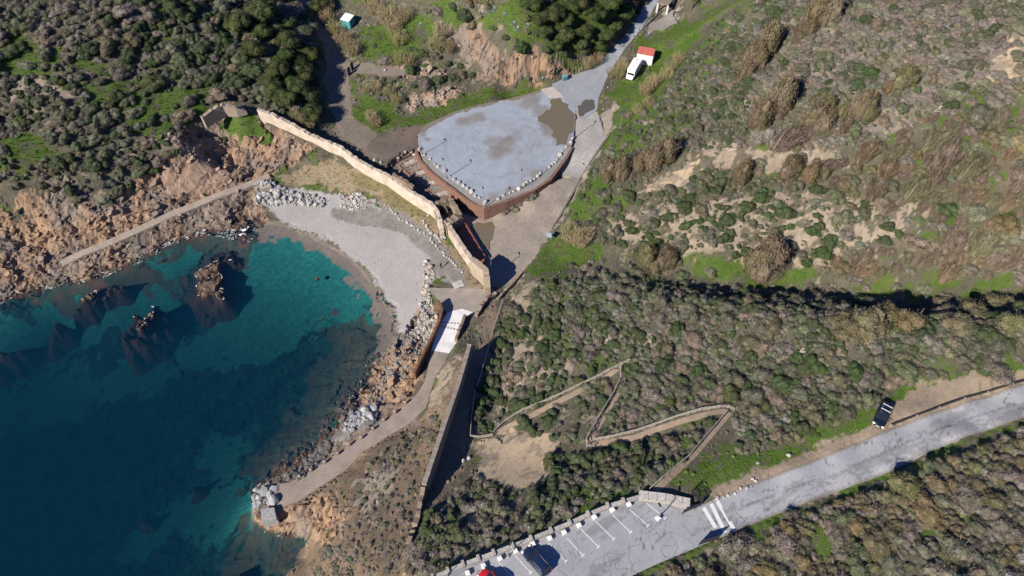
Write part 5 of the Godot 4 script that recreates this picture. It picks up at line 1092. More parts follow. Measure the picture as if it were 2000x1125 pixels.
	scatter("grass_cover", "bright green winter grass on the slopes and verges", "grass", m.done(), grass, M.leaf)
	scatter("straw_cover", "dry straw tufts among the scrub", "dry grass", m.done(), straw, M.leaf)
	scatter("loose_stones", "small loose stones strewn over bare ground", "stones", rock_mesh(9), stones, M.stone)

func boulder(p: Vector3, r: float, c: Color, label: String, group: String, sunk := 0.3, called := "boulder") -> void:
	var key := "rock%02d%02d%02d" % [int(c.r * 20), int(c.g * 20), int(c.b * 20)]
	if not M.has(key):
		M[key] = M.stone.duplicate()
		M[key].albedo_color = c.linear_to_srgb()
	var o := part(self, called, shapes.rock[rng.randi() % 6], M[key])
	o.transform = Transform3D(Basis.from_euler(Vector3(rng.randf_range(-0.4, 0.4), rng.randf() * TAU, rng.randf_range(-0.4, 0.4))).scaled_local(Vector3(r * rng.randf_range(0.85, 1.25), r * rng.randf_range(0.8, 1.1), r)), p + Vector3(0, r * (0.6 - sunk), 0))
	tag(o, label, "boulder", group)

# ------------------------------------------------------------------ walls
func low_near(p: Vector3, q: Vector3) -> float:
	var y := 1e9
	for k in [-2.2, -1.4, -0.7, 0.0, 0.7, 1.4, 2.2]:
		y = minf(y, hgt(p.x + q.x * k, p.z + q.z * k))
	return y

func rough_wall(top: PackedVector3Array, thick: float, jag: float, rough: float, a: Array, b: Array, base := -1e9, step := 0.55) -> ArrayMesh:
	var m := Mesher.new()
	var p := along(top, step)
	var rings := []
	var tints := []
	for i in p.size():
		var d := p[mini(i + 1, p.size() - 1)] - p[maxi(i - 1, 0)]
		var q := Vector3(-d.z, 0, d.x).normalized()
		var foot := (low_near(p[i], q) if base < -1e8 else base) - 0.4
		var y := p[i].y + jag * (n_rock.get_noise_2d(p[i].x * 4.0, p[i].z * 4.0) + 0.6 * n_fine.get_noise_2d(p[i].x * 3.0, p[i].z * 3.0))
		var ring := []
		var tint := []
		for s in [-1.0, 1.0]:
			var col := []
			for k in 6:
				var t := k / 5.0
				var yy := lerpf(foot, y, t)
				var e := rough * n_rock.get_noise_3d(p[i].x * 6.0, yy * 6.0 + s * 20.0, p[i].z * 6.0)
				col.append(p[i] * Vector3(1, 0, 1) + Vector3(0, yy + (e if k == 5 else 0.0), 0) + q * s * (thick / 2 * (1.12 - 0.12 * t) + e))
			if s > 0: col.reverse()
			ring += col
		for v in ring:
			var t := clampf(0.5 + 0.8 * n_rock.get_noise_3dv(v * 1.6) + 0.5 * n_fine.get_noise_2d(v.x * 2.0 + v.y * 3.0, v.z * 2.0), 0, 1)
			tint.append(Color(a[0], a[1], a[2]).lerp(Color(b[0], b[1], b[2]), t))
		rings.append(ring)
		tints.append(tint)
	for i in rings.size() - 1:
		for k in rings[0].size() - 1:
			for v in [[i, k], [i + 1, k], [i + 1, k + 1], [i, k], [i + 1, k + 1], [i, k + 1]]:
				m.V.append(rings[v[0]][v[1]]); m.C.append(tints[v[0]][v[1]])
	for e in [0, rings.size() - 1]:
		for k in 5:
			for v in [k, k + 1, 11 - k, k + 1, 10 - k, 11 - k]:
				m.V.append(rings[e][v]); m.C.append(tints[e][v])
	return m.done()

func wall_thing(called: String, label: String, outline: String, thick: float, jag: float, rough: float, a: Array, b: Array, base := -1e9) -> Node3D:
	var p := pts(outline)
	var t := part(self, called, rough_wall(p, thick, jag, rough, a, b, base), M.wall)
	tag(t, label, "wall")
	bare(ribbon(p, thick / 2 + 0.7))
	return t

const CREAM := [.70, .60, .50]
const CREAM2 := [.42, .33, .25]
const BRICK := [.29, .155, .12]
const BRICK2 := [.22, .135, .105]
const STONE1 := [.36, .285, .21]
const STONE2 := [.21, .165, .125]

func build_walls() -> void:
	wall_thing("fort_wall", "long cream plastered ruined wall running down from the cliff to the tower", "fort_wall", 0.8, 0.5, 0.16, CREAM, [.50, .41, .32])
	wall_thing("corner_wall", "short broken corner wall alone on the headland grass", "corner_wall", 0.8, 0.3, 0.1, [.36, .31, .26], STONE1, 12.4)
	wall_thing("retaining_wall", "red stone retaining wall round the gravel lot", "brick_wall", 0.55, 0.04, 0.06, BRICK, BRICK2)
	wall_thing("fort_wall", "narrow stone wall beside the red brick walkway", "fort_wall_low", 0.95, 0.3, 0.12, CREAM, STONE1, 2.2)
	wall_thing("gate_wall", "tall thick stone wall end by the lower yard lamp", "fort_wall_tall", 1.2, 0.25, 0.12, [.50, .41, .32], STONE1, 2.0)
	wall_thing("boundary_wall", "very long straight rendered wall with deep shadow above the sea slope", "long_wall", 0.75, 0.06, 0.05, [.42, .365, .30], [.33, .28, .23])
	wall_thing("broken_wall", "crumbling lower end of the long wall", "long_wall_ruin", 0.7, 0.7, 0.2, STONE1, STONE2)
	wall_thing("parapet", "rust-brown parapet on the sea side of the white ramp", "rust_wall", 0.5, 0.06, 0.05, [.25, .125, .075], [.17, .10, .07])
	wall_thing("ramp_wall", "short dark stone wall on the inland side of white ramp", "right_parapet", 0.55, 0.25, 0.1, STONE1, STONE2)
	wall_thing("jagged_wall", "jagged low wall beside the cobbled platform", "jag_wall", 0.6, 0.5, 0.14, STONE1, STONE2)
	wall_thing("stair_wall", "low rubble wall beside the steps at the yard's lower corner", "stair_wall", 0.5, 0.15, 0.1, STONE1, STONE2)
	var k := pts("kerb_wall")
	for i in k.size(): k[i] = on_ground(k[i], 0.35)
	tag(part(self, "kerb_wall", rough_wall(k, 0.35, 0.08, 0.05, [.22, .20, .17], [.15, .13, .11]), M.wall), "low stone kerb wall along the lane under the green slope", "wall")
	bare(ribbon(k, 0.8))
	wall_thing("roadside_wall", "dark stone wall between the valley road and the carport", "carport_wall", 0.4, 0.1, 0.08, [.20, .18, .16], [.14, .125, .11])
	# ruined tower: four thick walls, a cross wall, a chimney
	var tw := pts("tower")
	var t := thing("ruined_tower", "roofless square stone tower ruin with a dark inner chamber", "ruin", Vector3.ZERO)
	for i in 4:
		var q := PackedVector3Array([tw[i], tw[(i + 1) % 4]])
		q[0].y += [0.0, -0.2, -0.5, -0.3][i]; q[1].y += [-0.2, -0.5, -0.3, 0.0][i]
		part(t, "wall", rough_wall(q, [0.9, 1.0, 1.9, 0.8][i], 0.4, 0.16, STONE1, STONE2, 2.0), M.wall)
	var mid := (tw[0] + tw[2]) / 2
	part(t, "inner_wall", rough_wall(PackedVector3Array([tw[1].lerp(tw[0], 0.45) - Vector3(0, 1.1, 0), mid - Vector3(0, 1.2, 0)]), 0.6, 0.3, 0.12, STONE1, STONE2, 2.0), M.wall)
	var m := Mesher.new()
	m.col = Color(.36, .29, .22)
	m.box(Transform3D(Basis(Vector3.UP, 0.4), Vector3(mid.x, 3.2, mid.z)), Vector3(3.4, 0.4, 3.0))
	part(t, "floor_slab", m.done(), M.concrete)
	var fd := pts("foundations")
	for i in range(0, fd.size(), 2):
		var w := part(self, "foundation_wall", rough_wall(PackedVector3Array([fd[i], fd[i + 1]]), 0.45, 0.2, 0.1, [.33, .23, .17], STONE2, 3.6), M.wall)
		tag(w, ["low foundation wall on the dirt yard edge of the terrace", "low cross wall between terrace beds and tower", "long low foundation wall along the beds' seaward side", "short reddish foundation wall half way down the terrace", "short reddish foundation wall near the terrace top"][i / 2], "wall")
	# stub walls on the seaward side of the terrace
	for e in [[0.62, 0.72, 1.5], [0.74, 0.80, 1.1]]:
		var fw := pts("fort_wall")
		var a := fw[8].lerp(fw[11], e[0] - 0.1) + Vector3(0.7, 0.9, -0.7)
		var b := fw[8].lerp(fw[11], e[1] + 0.35) + Vector3(0.7, 0.5, -0.7)
		var st := part(self, "wall_stub", rough_wall(PackedVector3Array([a, b]), 0.7, 0.5, 0.15, [.36, .25, .19], STONE2, 3.6), M.wall)
		tag(st, ["broken stub of masonry at the upper end of terrace wall", "reddish masonry stub on the terrace wall nearer the tower"][0 if e[0] < 0.7 else 1], "wall")

func terrace_beds() -> void:
	var l := pts("bed_left")
	var r := pts("bed_right")
	rng.seed = 31
	for i in 7:
		var a := l[0].lerp(l[1], (i + 0.06) / 7.0); var b := l[0].lerp(l[1], (i + 0.94) / 7.0)
		var c := r[0].lerp(r[1], (i + 0.94) / 7.0); var d := r[0].lerp(r[1], (i + 0.06) / 7.0)
		var t := thing("stone_bed", "framed bed of %s stones on the terrace, number %s from the dirt yard" % ["pale" if i % 2 == 0 else "brown", ["one", "two", "three", "four", "five", "six", "seven"][i]], "stone bed", Vector3.ZERO, 0, "framed stone beds on the terrace")
		for e in [[a, b], [b, c], [c, d], [d, a]]:
			var m := Mesher.new()
			m.col = Color(.30, .21, .155)
			m.beam(e[0] + Vector3(0, 0.12, 0), e[1] + Vector3(0, 0.12, 0), 0.26, 0.36)
			part(t, "border", m.done(), M.concrete)
		var mm := Mesher.new()
		for k in 130:
			var p := a.lerp(b, rng.randf()).lerp(d.lerp(c, rng.randf()), rng.randf_range(0.05, 0.95)) + Vector3(0, 0.05, 0)
			var g := rng.randf_range(0.6, 1.15) * (1.0 if i % 2 == 0 else 0.62)
			mm.col = Color(.52 * g, .48 * g, .43 * g)
			mm.box(Transform3D(Basis.from_euler(Vector3(rng.randf_range(-.4, .4), rng.randf() * 6, rng.randf_range(-.4, .4))), p), Vector3(rng.randf_range(.12, .34), .16, rng.randf_range(.12, .3)), 0.05)
		tag(part(t, "stones", mm.done(), M.stone), "", "", "", "stuff")

# ------------------------------------------------------------------ street furniture
func lamp_post(at: Vector3, high: float, turn: float, label: String) -> void:
	var t := thing("lamp_post", label, "lamp post", at, turn, "slim lamp posts of the lots and lanes")
	var m := Mesher.new()
	m.tube(Vector3(0, -0.2, 0), Vector3(0, high, 0), 0.085, 0.055, 8)
	part(t, "pole", m.done(), M.metal)
	m = Mesher.new()
	m.box(Transform3D(Basis(), Vector3(0, 0.04, 0)), Vector3(0.45, 0.24, 0.45), 0.03)
	part(t, "base", m.done(), M.metal)
	m = Mesher.new()
	m.tube(Vector3(0, high - 0.08, 0), Vector3(0.5, high + 0.05, 0), 0.04, 0.035, 6)
	part(t, "arm", m.done(), M.metal)
	m = Mesher.new()
	m.box(Transform3D(Basis(Vector3.BACK, 0.12), Vector3(0.72, high + 0.08, 0)), Vector3(0.6, 0.1, 0.3), 0.03)
	var head := part(t, "lamp_head", m.done(), M.dark_metal)
	m = Mesher.new()
	m.box(Transform3D(Basis(Vector3.BACK, 0.12), Vector3(0.74, high + 0.02, 0)), Vector3(0.42, 0.02, 0.2))
	part(head, "lens", m.done(), M.lamp)

func rail_fence(called: String, label: String, outline: String, high := 1.0, gap := 1.7, cross := true) -> void:
	var p := along(pts(outline), gap)
	var t := thing(called, label, "fence", Vector3.ZERO)
	for i in p.size():
		var a := on_ground(p[i])
		var m := Mesher.new()
		m.tube(a - Vector3(0, 0.4, 0), a + Vector3(0, high, 0), 0.075, 0.07, 6)
		part(t, "post", m.done(), M.wood)
		if i + 1 < p.size():
			var b := on_ground(p[i + 1])
			for y in [high - 0.06, high * 0.5]:
				m = Mesher.new()
				m.tube(a + Vector3(0, y, 0), b + Vector3(0, y, 0), 0.06, 0.06, 6)
				part(t, "rail", m.done(), M.wood)
			if cross:
				m = Mesher.new()
				m.tube(a + Vector3(0, high * 0.48, 0), b + Vector3(0, 0.06, 0), 0.035, 0.035, 5)
				part(t, "brace", m.done(), M.wood)
	var q := pts(outline)
	bare(ribbon(q, 0.5))

func bar_gate(outline: String, label: String, high := 1.9) -> void:
	var p := pts(outline)
	var t := thing("bar_gate", label, "gate", Vector3.ZERO)
	var d := p[1] - p[0]
	for k in 2:
		var m := Mesher.new()
		m.beam(p[k] - Vector3(0, 0.2, 0), p[k] + Vector3(0, high + 0.1, 0), 0.12, 0.12)
		part(t, "post", m.done(), M.dark_metal)
	for y in [0.12, high * 0.5, high - 0.05]:
		var m := Mesher.new()
		m.beam(p[0] + Vector3(0, y, 0), p[1] + Vector3(0, y, 0), 0.05, 0.06)
		part(t, "rail", m.done(), M.dark_metal)
	var n := int(d.length() / 0.13)
	for i in range(1, n):
		var m := Mesher.new()
		var a := p[0] + d * i / n
		m.beam(a + Vector3(0, 0.12, 0), a + Vector3(0, high, 0), 0.05, 0.05)
		part(t, "bar", m.done(), M.dark_metal)

func car_park() -> void:
	var w := pts("parking_wall")
	bare(ribbon(w, 1.0))
	var t := thing("parapet_wall", "low pale concrete parapet with stub piers along the car park", "wall")
	for i in w.size() - 1:
		var n := 1 if w[i].distance_to(w[i + 1]) < 3.2 else roundi(w[i].distance_to(w[i + 1]) / 2.6)
		for k in n:
			var a := w[i].lerp(w[i + 1], float(k) / n); var b := w[i].lerp(w[i + 1], float(k + 1) / n)
			var m := Mesher.new()
			m.col = Color(.40, .375, .34) * rng.randf_range(0.9, 1.08)
			m.beam(a - Vector3(0, 1.6, 0) + (b - a).normalized() * 0.02, b - Vector3(0, 1.6, 0), 0.55, 3.2)
			part(t, "wall_panel", m.done(), M.concrete)
			m = Mesher.new()
			m.col = Color(.34, .315, .28)
			var z := (b - a).normalized()
			m.box(Transform3D(Basis(Vector3.UP.cross(z), Vector3.UP, z), a + Vector3(0, -0.3, 0) + Vector3.UP.cross(z) * 0.1), Vector3(0.85, 1.1, 0.4), 0.03)
			part(t, "pier", m.done(), M.concrete)
	var b := pts("parking_bench")
	bare(ribbon(b, 1.2))
	var t2 := thing("stone_parapet", "broad stone-capped parapet beside the car park gate", "wall")
	for i in 2:
		var m := Mesher.new()
		m.col = Color(.44, .41, .37) * (1.0 - 0.06 * i)
		m.beam(b[i] - Vector3(0, 1.4, 0), b[i + 1] - Vector3(0, 1.4, 0), 1.15, 2.8)
		part(t2, "wall_panel", m.done(), M.concrete)
		for k in 3:
			m = Mesher.new()
			m.col = Color(.47, .44, .40) * rng.randf_range(0.9, 1.06)
			m.beam(b[i].lerp(b[i + 1], k / 3.0 + 0.01) + Vector3(0, 0.05, 0), b[i].lerp(b[i + 1], (k + 1) / 3.0 - 0.01) + Vector3(0, 0.05, 0), 1.22, 0.1)
			part(t2, "capstone", m.done(), M.concrete)
	var q := pts("blocks")
	for i in q.size():
		var m := Mesher.new()
		m.box(Transform3D(Basis(), Vector3(0, 0.27, 0)), Vector3(0.62, 0.58, 0.62), 0.08)
		var o := part(self, "concrete_block", m.done(), M.paint_white)
		o.position = q[i]; o.rotation.y = 0.45 + rng.randf_range(-0.15, 0.15)
		tag(o, "white painted concrete block %s" % ("at the foot of the gate lamp" if i == q.size() - 1 else "heading a car park bay, %s from left" % ["first", "second", "third", "fourth", "fifth", "sixth", "seventh", "eighth", "ninth", "tenth", "eleventh"][i]), "concrete block", "white blocks along the car park edge")
	var l := pts("bay_lines")
	var mk := thing("bay_marking", "white painted bay lines on the car park asphalt", "marking")
	mk.set_meta("kind", "structure")
	for i in range(0, l.size(), 2):
		var m := Mesher.new()
		m.beam(l[i] + Vector3(0, 0.004, 0), l[i + 1] + Vector3(0, 0.004, 0), 0.105, 0.012)
		var d := (l[i + 1] - l[i]).normalized()
		var s := Vector3.UP.cross(d) * 0.3
		m.beam(l[i + 1] - s + d * 0.07 + Vector3(0, 0.004, 0), l[i + 1] + s + d * 0.07 + Vector3(0, 0.004, 0), 0.14, 0.012)
		part(mk, "line", m.done(), M.paint_line)
	var zb := pts("zebra")
	var zt := thing("crossing_marking", "three broad white stripes across the road by the gates", "marking")
	zt.set_meta("kind", "structure")
	for i in range(0, 6, 2):
		var m := Mesher.new()
		m.beam(zb[i] + Vector3(0, 0.006, 0), zb[i + 1] + Vector3(0, 0.006, 0), 0.55, 0.012)
		part(zt, "stripe", m.done(), M.paint_line)
	bar_gate("gate_a", "tall dark barred gate leaf standing open over the verge")
	bar_gate("gate_a2", "dark barred gate leaf along the stone parapet end", 1.5)
	bar_gate("gate_b", "dark barred gate leaf across the road by the shrubs")
	var g := pts("guard_rail")
	var dark_timber := mat(tone(.045, .04, .036), 0.85)
	var gt := thing("guard_rail", "dark timber guard rail with posts along the upper edge of bend road", "guard rail")
	for i in g.size():
		var a := on_ground(g[i], 0)
		var m := Mesher.new()
		m.beam(a - Vector3(0, 0.3, 0), a + Vector3(0, 0.8, 0), 0.16, 0.16)
		part(gt, "post", m.done(), M.wood)
		if i + 1 < g.size():
			var c := on_ground(g[i + 1], 0)
			m = Mesher.new()
			m.beam(a + Vector3(0, 0.6, 0), c + Vector3(0, 0.6, 0), 0.14, 0.34)
			part(gt, "rail", m.done(), dark_timber)

# ------------------------------------------------------------------ vehicles
func loft(m: Mesher, rings: Array, close := true) -> void:
	for i in rings.size() - 1:
		var n: int = rings[i].size()
		for k in n:
			m.quad(rings[i][k], rings[i][(k + 1) % n], rings[i + 1][(k + 1) % n], rings[i + 1][k])
	if close:
		for e in [0, rings.size() - 1]:
			var c := Vector3.ZERO
			for v in rings[e]: c += v
			c /= rings[e].size()
			for k in rings[e].size():
				m.tri(c, rings[e][k], rings[e][(k + 1) % rings[e].size()])

func ring(x: float, w: float, y0: float, y1: float, k: float) -> Array:
	return [Vector3(x, y0, -w + k), Vector3(x, y0 + k, -w), Vector3(x, y1 - k, -w), Vector3(x, y1, -w + k * 1.5), Vector3(x, y1, w - k * 1.5), Vector3(x, y1 - k, w), Vector3(x, y0 + k, w), Vector3(x, y0, w - k)]

func wheels(t: Node3D, xs: Array, half: float, r: float) -> void:
	for x in xs:
		for s in [-1.0, 1.0]:
			var m := Mesher.new()
			m.tube(Vector3(x, r, s * (half - 0.2)), Vector3(x, r, s * (half + 0.015)), r, r, 16)
			var wh := part(t, "wheel", m.done(), M.rubber)
			m = Mesher.new()
			m.tube(Vector3(x, r, s * (half - 0.02)), Vector3(x, r, s * (half + 0.03)), r * 0.64, r * 0.58, 12)
			part(wh, "rim", m.done(), M.metal)

func car(called: String, label: String, a: Vector3, b: Vector3, body: Material, high: float, estate: bool, bars: bool) -> void:
	# a: rear bumper, b: front bumper
	var d := b - a
	var t := thing(called, label, "car", (a + b) / 2, atan2(-d.z, d.x))
	var L := 4.4
	var w := 0.9
	var hx := L / 2
	var belt := high * 0.6
	var m := Mesher.new()
	loft(m, [ring(-hx, w * 0.80, 0.42, belt * 0.86, 0.1), ring(-hx + 0.12, w * 0.94, 0.28, belt * 0.98, 0.12), ring(-hx + 0.6, w, 0.22, belt, 0.14), ring(-0.4, w, 0.20, belt, 0.14), ring(0.7, w, 0.20, belt * 0.98, 0.14), ring(hx - 0.75, w * 0.98, 0.22, belt * 0.91, 0.15), ring(hx - 0.22, w * 0.90, 0.26, belt * 0.80, 0.16), ring(hx, w * 0.72, 0.34, belt * 0.62, 0.1)])
	part(t, "body", m.done(true), body)
	m = Mesher.new()
	var rear := -hx + (0.22 if estate else 0.7)
	loft(m, [ring(rear, w * 0.86, belt * 0.9, belt + 0.02, 0.02), ring(rear + 0.28, w * 0.80, belt * 0.9, high - 0.07, 0.06), ring(0.25, w * 0.80, belt * 0.9, high - 0.05, 0.06), ring(1.12, w * 0.84, belt * 0.9, belt + 0.02, 0.02)])
	part(t, "glazing", m.done(), M.glass)
	m = Mesher.new()
	loft(m, [ring(rear + 0.22, w * 0.74, high - 0.10, high - 0.03, 0.03), ring(rear + 0.5, w * 0.80, high - 0.08, high + 0.01, 0.035), ring(-0.2, w * 0.80, high - 0.08, high + 0.015, 0.035), ring(0.32, w * 0.75, high - 0.11, high - 0.03, 0.03)])
	part(t, "roof", m.done(true), body)
	for s in [-1.0, 1.0]:
		for e in [[rear + 0.12, rear + 0.30, 0.0], [-0.35, -0.30, 0.0], [1.02, 0.28, 0.0]]:
			m = Mesher.new()
			m.beam(Vector3(e[0], belt, s * w * 0.865), Vector3(e[1], high - 0.06, s * w * 0.80), 0.08, 0.05)
			part(t, "pillar", m.done(), body)
		m = Mesher.new()
		m.box(Transform3D(Basis(), Vector3(0.78, belt + 0.06, s * (w + 0.09))), Vector3(0.16, 0.13, 0.2), 0.03)
		part(t, "mirror", m.done(), body)
		m = Mesher.new()
		m.box(Transform3D(Basis(Vector3.UP, s * 0.45), Vector3(hx - 0.16, belt * 0.70, s * w * 0.70)), Vector3(0.3, 0.13, 0.34), 0.03)
		part(t, "headlight", m.done(), M.lamp)
		m = Mesher.new()
		m.box(Transform3D(Basis(), Vector3(-hx + 0.05, belt * 0.82, s * w * 0.72)), Vector3(0.14, 0.2, 0.26), 0.03)
		part(t, "tail_light", m.done(), M.red_lens)
		m = Mesher.new()
		m.beam(Vector3(rear + 0.5, high + 0.05, s * w * 0.68), Vector3(0.1, high + 0.05, s * w * 0.68), 0.04, 0.05)
		part(t, "roof_rail", m.done(), M.metal)
	if bars:
		for x in [-1.15, -0.25]:
			m = Mesher.new()
			m.beam(Vector3(x, high + 0.1, -w * 0.78), Vector3(x, high + 0.1, w * 0.78), 0.09, 0.05)
			part(t, "roof_bar", m.done(), M.paint_white)
	m = Mesher.new()
	m.box(Transform3D(Basis(), Vector3(hx - 0.02, 0.5, 0)), Vector3(0.06, 0.12, 0.52))
	part(t, "number_plate", m.done(), M.paint_white)
	wheels(t, [-1.3, 1.3], w - 0.02, 0.33)

func camper() -> void:
	var p := pts("camper")
	var d := p[1] - p[0]
	var t := thing("camper_van", "white camper van parked beside the red-roofed garage", "camper van", (p[0] + p[1]) / 2, atan2(-d.z, d.x))
	var white := mat(tone(.74, .74, .72), 0.4)
	var m := Mesher.new()
	loft(m, [ring(-3.0, 1.05, 0.55, 2.75, 0.1), ring(-2.9, 1.1, 0.45, 2.85, 0.12), ring(1.1, 1.1, 0.45, 2.9, 0.12), ring(2.0, 1.08, 1.75, 2.86, 0.12), ring(2.35, 0.98, 1.9, 2.6, 0.14)])
	part(t, "coach_body", m.done(), white)
	m = Mesher.new()
	loft(m, [ring(1.0, 1.0, 0.4, 1.9, 0.1), ring(1.9, 1.0, 0.38, 1.85, 0.12), ring(2.35, 0.97, 0.36, 1.25, 0.12), ring(2.95, 0.88, 0.36, 1.0, 0.14), ring(3.05, 0.8, 0.4, 0.85, 0.1)])
	part(t, "cab", m.done(), white)
	m = Mesher.new()
	m.quad(Vector3(1.95, 1.82, -0.86), Vector3(1.95, 1.82, 0.86), Vector3(2.42, 1.27, 0.84), Vector3(2.42, 1.27, -0.84))
	part(t, "windscreen", m.done(), M.glass)
	for s in [-1.0, 1.0]:
		for e in [[-1.6, 1.9, 1.1, 0.55], [0.2, 1.9, 0.8, 0.5], [1.55, 1.45, 0.6, 0.45]]:
			m = Mesher.new()
			m.box(Transform3D(Basis(), Vector3(e[0], e[1], s * (1.105 if e[0] < 1.0 else 1.005))), Vector3(e[2], e[3], 0.03), 0.01)
			part(t, "window", m.done(), M.glass)
	for e in [[-2.0, 0.2, 0.75], [-0.6, -0.1, 0.6], [0.9, 0.1, 0.5]]:
		m = Mesher.new()
		m.box(Transform3D(Basis(), Vector3(e[0], 2.95, e[1])), Vector3(e[2], 0.16, e[2] * 0.9), 0.05)
		part(t, "roof_vent", m.done(), mat(tone(.5, .5, .5), 0.5))
	wheels(t, [-1.7, 2.05], 1.02, 0.36)

# ------------------------------------------------------------------ small buildings and things
func buildings() -> void:
	var p := pts("garage")
	var d := p[1] - p[0]
	var w := d.length()
	var t := thing("garage", "small white garage with a faded red roof on the grass", "garage", p[0], atan2(-d.z, d.x))
	var white := mat(tone(.72, .72, .70), 0.85, noise_tex(0.02, 0.85, 1.0), 0.3)
	var dep := 2.5
	var hh := 3.2
	for e in [[Vector3(w / 2, hh / 2 - 0.1, -0.1), Vector3(w, hh + 0.2, 0.2)], [Vector3(w / 2, hh / 2 - 0.1, -dep + 0.1), Vector3(w, hh + 0.2, 0.2)], [Vector3(0.1, hh / 2 - 0.1, -dep / 2), Vector3(0.2, hh + 0.2, dep - 0.4)], [Vector3(w - 0.1, hh / 2 - 0.1, -dep / 2), Vector3(0.2, hh + 0.2, dep - 0.4)]]:
		var m := Mesher.new()
		m.box(Transform3D(Basis(), e[0]), e[1])
		part(t, "wall", m.done(), white)
	var m := Mesher.new()
	for i in 12:
		var g := rng.randf_range(0.85, 1.1)
		m.col = Color(.42 * g, .115 * g, .095 * g)
		m.box(Transform3D(Basis(Vector3.RIGHT, 0.08), Vector3(w * (i + 0.5) / 12, hh + 0.14 + 0.012 * (i % 2), -dep / 2)), Vector3(w / 12 + 0.02, 0.07, dep + 0.4))
	part(t, "roof", m.done(), M.plain)
	m = Mesher.new()
	m.box(Transform3D(Basis(), Vector3(w - 0.7, 0.95, 0.02)), Vector3(0.85, 1.95, 0.06))
	part(t, "door", m.done(), mat(tone(.60, .60, .58), 0.6))
	# carport
	var c := pts("carport")
	t = thing("carport", "flat brown-roofed carport with white pillars beside the valley road", "carport", Vector3.ZERO)
	m = Mesher.new()
	m.col = Color(.25, .205, .165)
	m.prism(flat2(c), 11.5, 11.75)
	part(t, "roof", m.done(), M.concrete)
	for v in c:
		m = Mesher.new()
		m.beam(Vector3(v.x, hgt(v.x, v.z) - 0.3, v.z).lerp((c[0] + c[2]) / 2, 0.08) * Vector3(1, 0, 1) + Vector3(0, hgt(v.x, v.z) - 0.3, 0), v.lerp((c[0] + c[2]) / 2, 0.08) * Vector3(1, 0, 1) + Vector3(0, 11.5, 0), 0.4, 0.4)
		part(t, "pillar", m.done(), white)
	m = Mesher.new()
	m.col = Color(.4, .36, .31)
	m.beam(c[1] * Vector3(1, 0, 1) + Vector3(0, 10.2, 0), c[2] * Vector3(1, 0, 1) + Vector3(0, 10.2, 0), 0.25, 2.6)
	part(t, "back_wall", m.done(), M.concrete)
	# cabin among the canes
	var b := pts("cabin")
	d = b[1] - b[0]
	t = thing("cabin", "small teal cabin with a white roof among the canes", "cabin", b[0], atan2(-d.z, d.x))
	m = Mesher.new()
	m.box(Transform3D(Basis(), Vector3(1.4, 1.1, -1.2)), Vector3(2.8, 2.5, 2.4))
	part(t, "wall", m.done(), mat(tone(.06, .22, .24), 0.7))
	m = Mesher.new()
	for i in 6:
		m.box(Transform3D(Basis(Vector3.RIGHT, 0.1), Vector3(0.25 + i * 0.46, 2.45 + 0.015 * (i % 2), -1.2)), Vector3(0.47, 0.06, 2.9))
	part(t, "roof", m.done(), mat(tone(.66, .70, .76), 0.4))
	m = Mesher.new()
	m.box(Transform3D(Basis(), Vector3(2.0, 0.9, 0.02)), Vector3(0.8, 1.9, 0.06))
	part(t, "door", m.done(), mat(tone(.10, .28, .33), 0.6))
	# wheelie bin and plank
	var q := pts("bin")[0]
	t = thing("waste_bin", "blue waste bin at the road edge under the rock cutting", "bin", on_ground(q), 0.4)
	m = Mesher.new()
	m.box(Transform3D(Basis(), Vector3(0, 0.65, 0)), Vector3(1.25, 1.1, 0.95), 0.06)
	part(t, "body", m.done(), mat(tone(.07, .16, .21), 0.5))
	m = Mesher.new()
	m.box(Transform3D(Basis(Vector3.RIGHT, 0.08), Vector3(0, 1.27, 0)), Vector3(1.35, 0.14, 1.05), 0.05)
	part(t, "lid", m.done(), mat(tone(.12, .24, .30), 0.5))
	q = pts("plank")[0]
	m = Mesher.new()
	m.col = Color(.74, .72, .68)
	m.box(Transform3D(Basis(), Vector3(0, 0.16, 0)), Vector3(1.9, 0.34, 0.8), 0.04)
	var pl := part(self, "white_slab", m.done(), M.plain)
	pl.position = on_ground(q); pl.rotation.y = -0.25
	tag(pl, "white slab lying on the verge beside the rock cutting", "slab")
	# notice board
	q = on_ground(pts("board")[0])
	t = thing("notice_board", "blue-grey notice board on two posts beside the lane", "notice board", q, -0.5)
	for s in [-0.5, 0.5]:
		m = Mesher.new()
		m.beam(Vector3(s, -0.3, 0), Vector3(s, 2.3, 0), 0.09, 0.09)
		part(t, "post", m.done(), M.metal)
	m = Mesher.new()
	m.box(Transform3D(Basis(Vector3.RIGHT, -0.35), Vector3(0, 1.85, 0.05)), Vector3(1.25, 1.1, 0.05))
	part(t, "panel", m.done(), mat(tone(.17, .24, .29), 0.4))
	var nb := pts("notice")
	for i in 2:
		t = thing("dark_panel", "narrow dark upright panel beside the dirt track, %s of two" % ["nearer", "farther"][i], "panel", on_ground(nb[i]), 1.2)
		m = Mesher.new()
		m.box(Transform3D(Basis(), Vector3(0, 1.0, 0)), Vector3(1.5, 2.2, 0.12), 0.02)
		part(t, "panel", m.done(), mat(tone(.06, .055, .05), 0.8))
		m = Mesher.new()
		m.beam(Vector3(-0.65, -0.3, 0.1), Vector3(-0.65, 2.2, 0.1), 0.1, 0.1)
		part(t, "post", m.done(), M.wood)
	# foot shower on a slab
	q = on_ground(pts("shower")[0])
	t = thing("beach_shower", "beach shower pole on a pale concrete slab", "shower", q, 0.4)
	m = Mesher.new()
	m.col = Color(.48, .45, .41)
	m.box(Transform3D(Basis(), Vector3(0, 0.03, 0)), Vector3(2.2, 0.16, 1.7), 0.03)
	part(t, "slab", m.done(), M.concrete)
	m = Mesher.new()
	m.tube(Vector3(0, 0, 0), Vector3(0, 2.4, 0), 0.06, 0.05, 8)
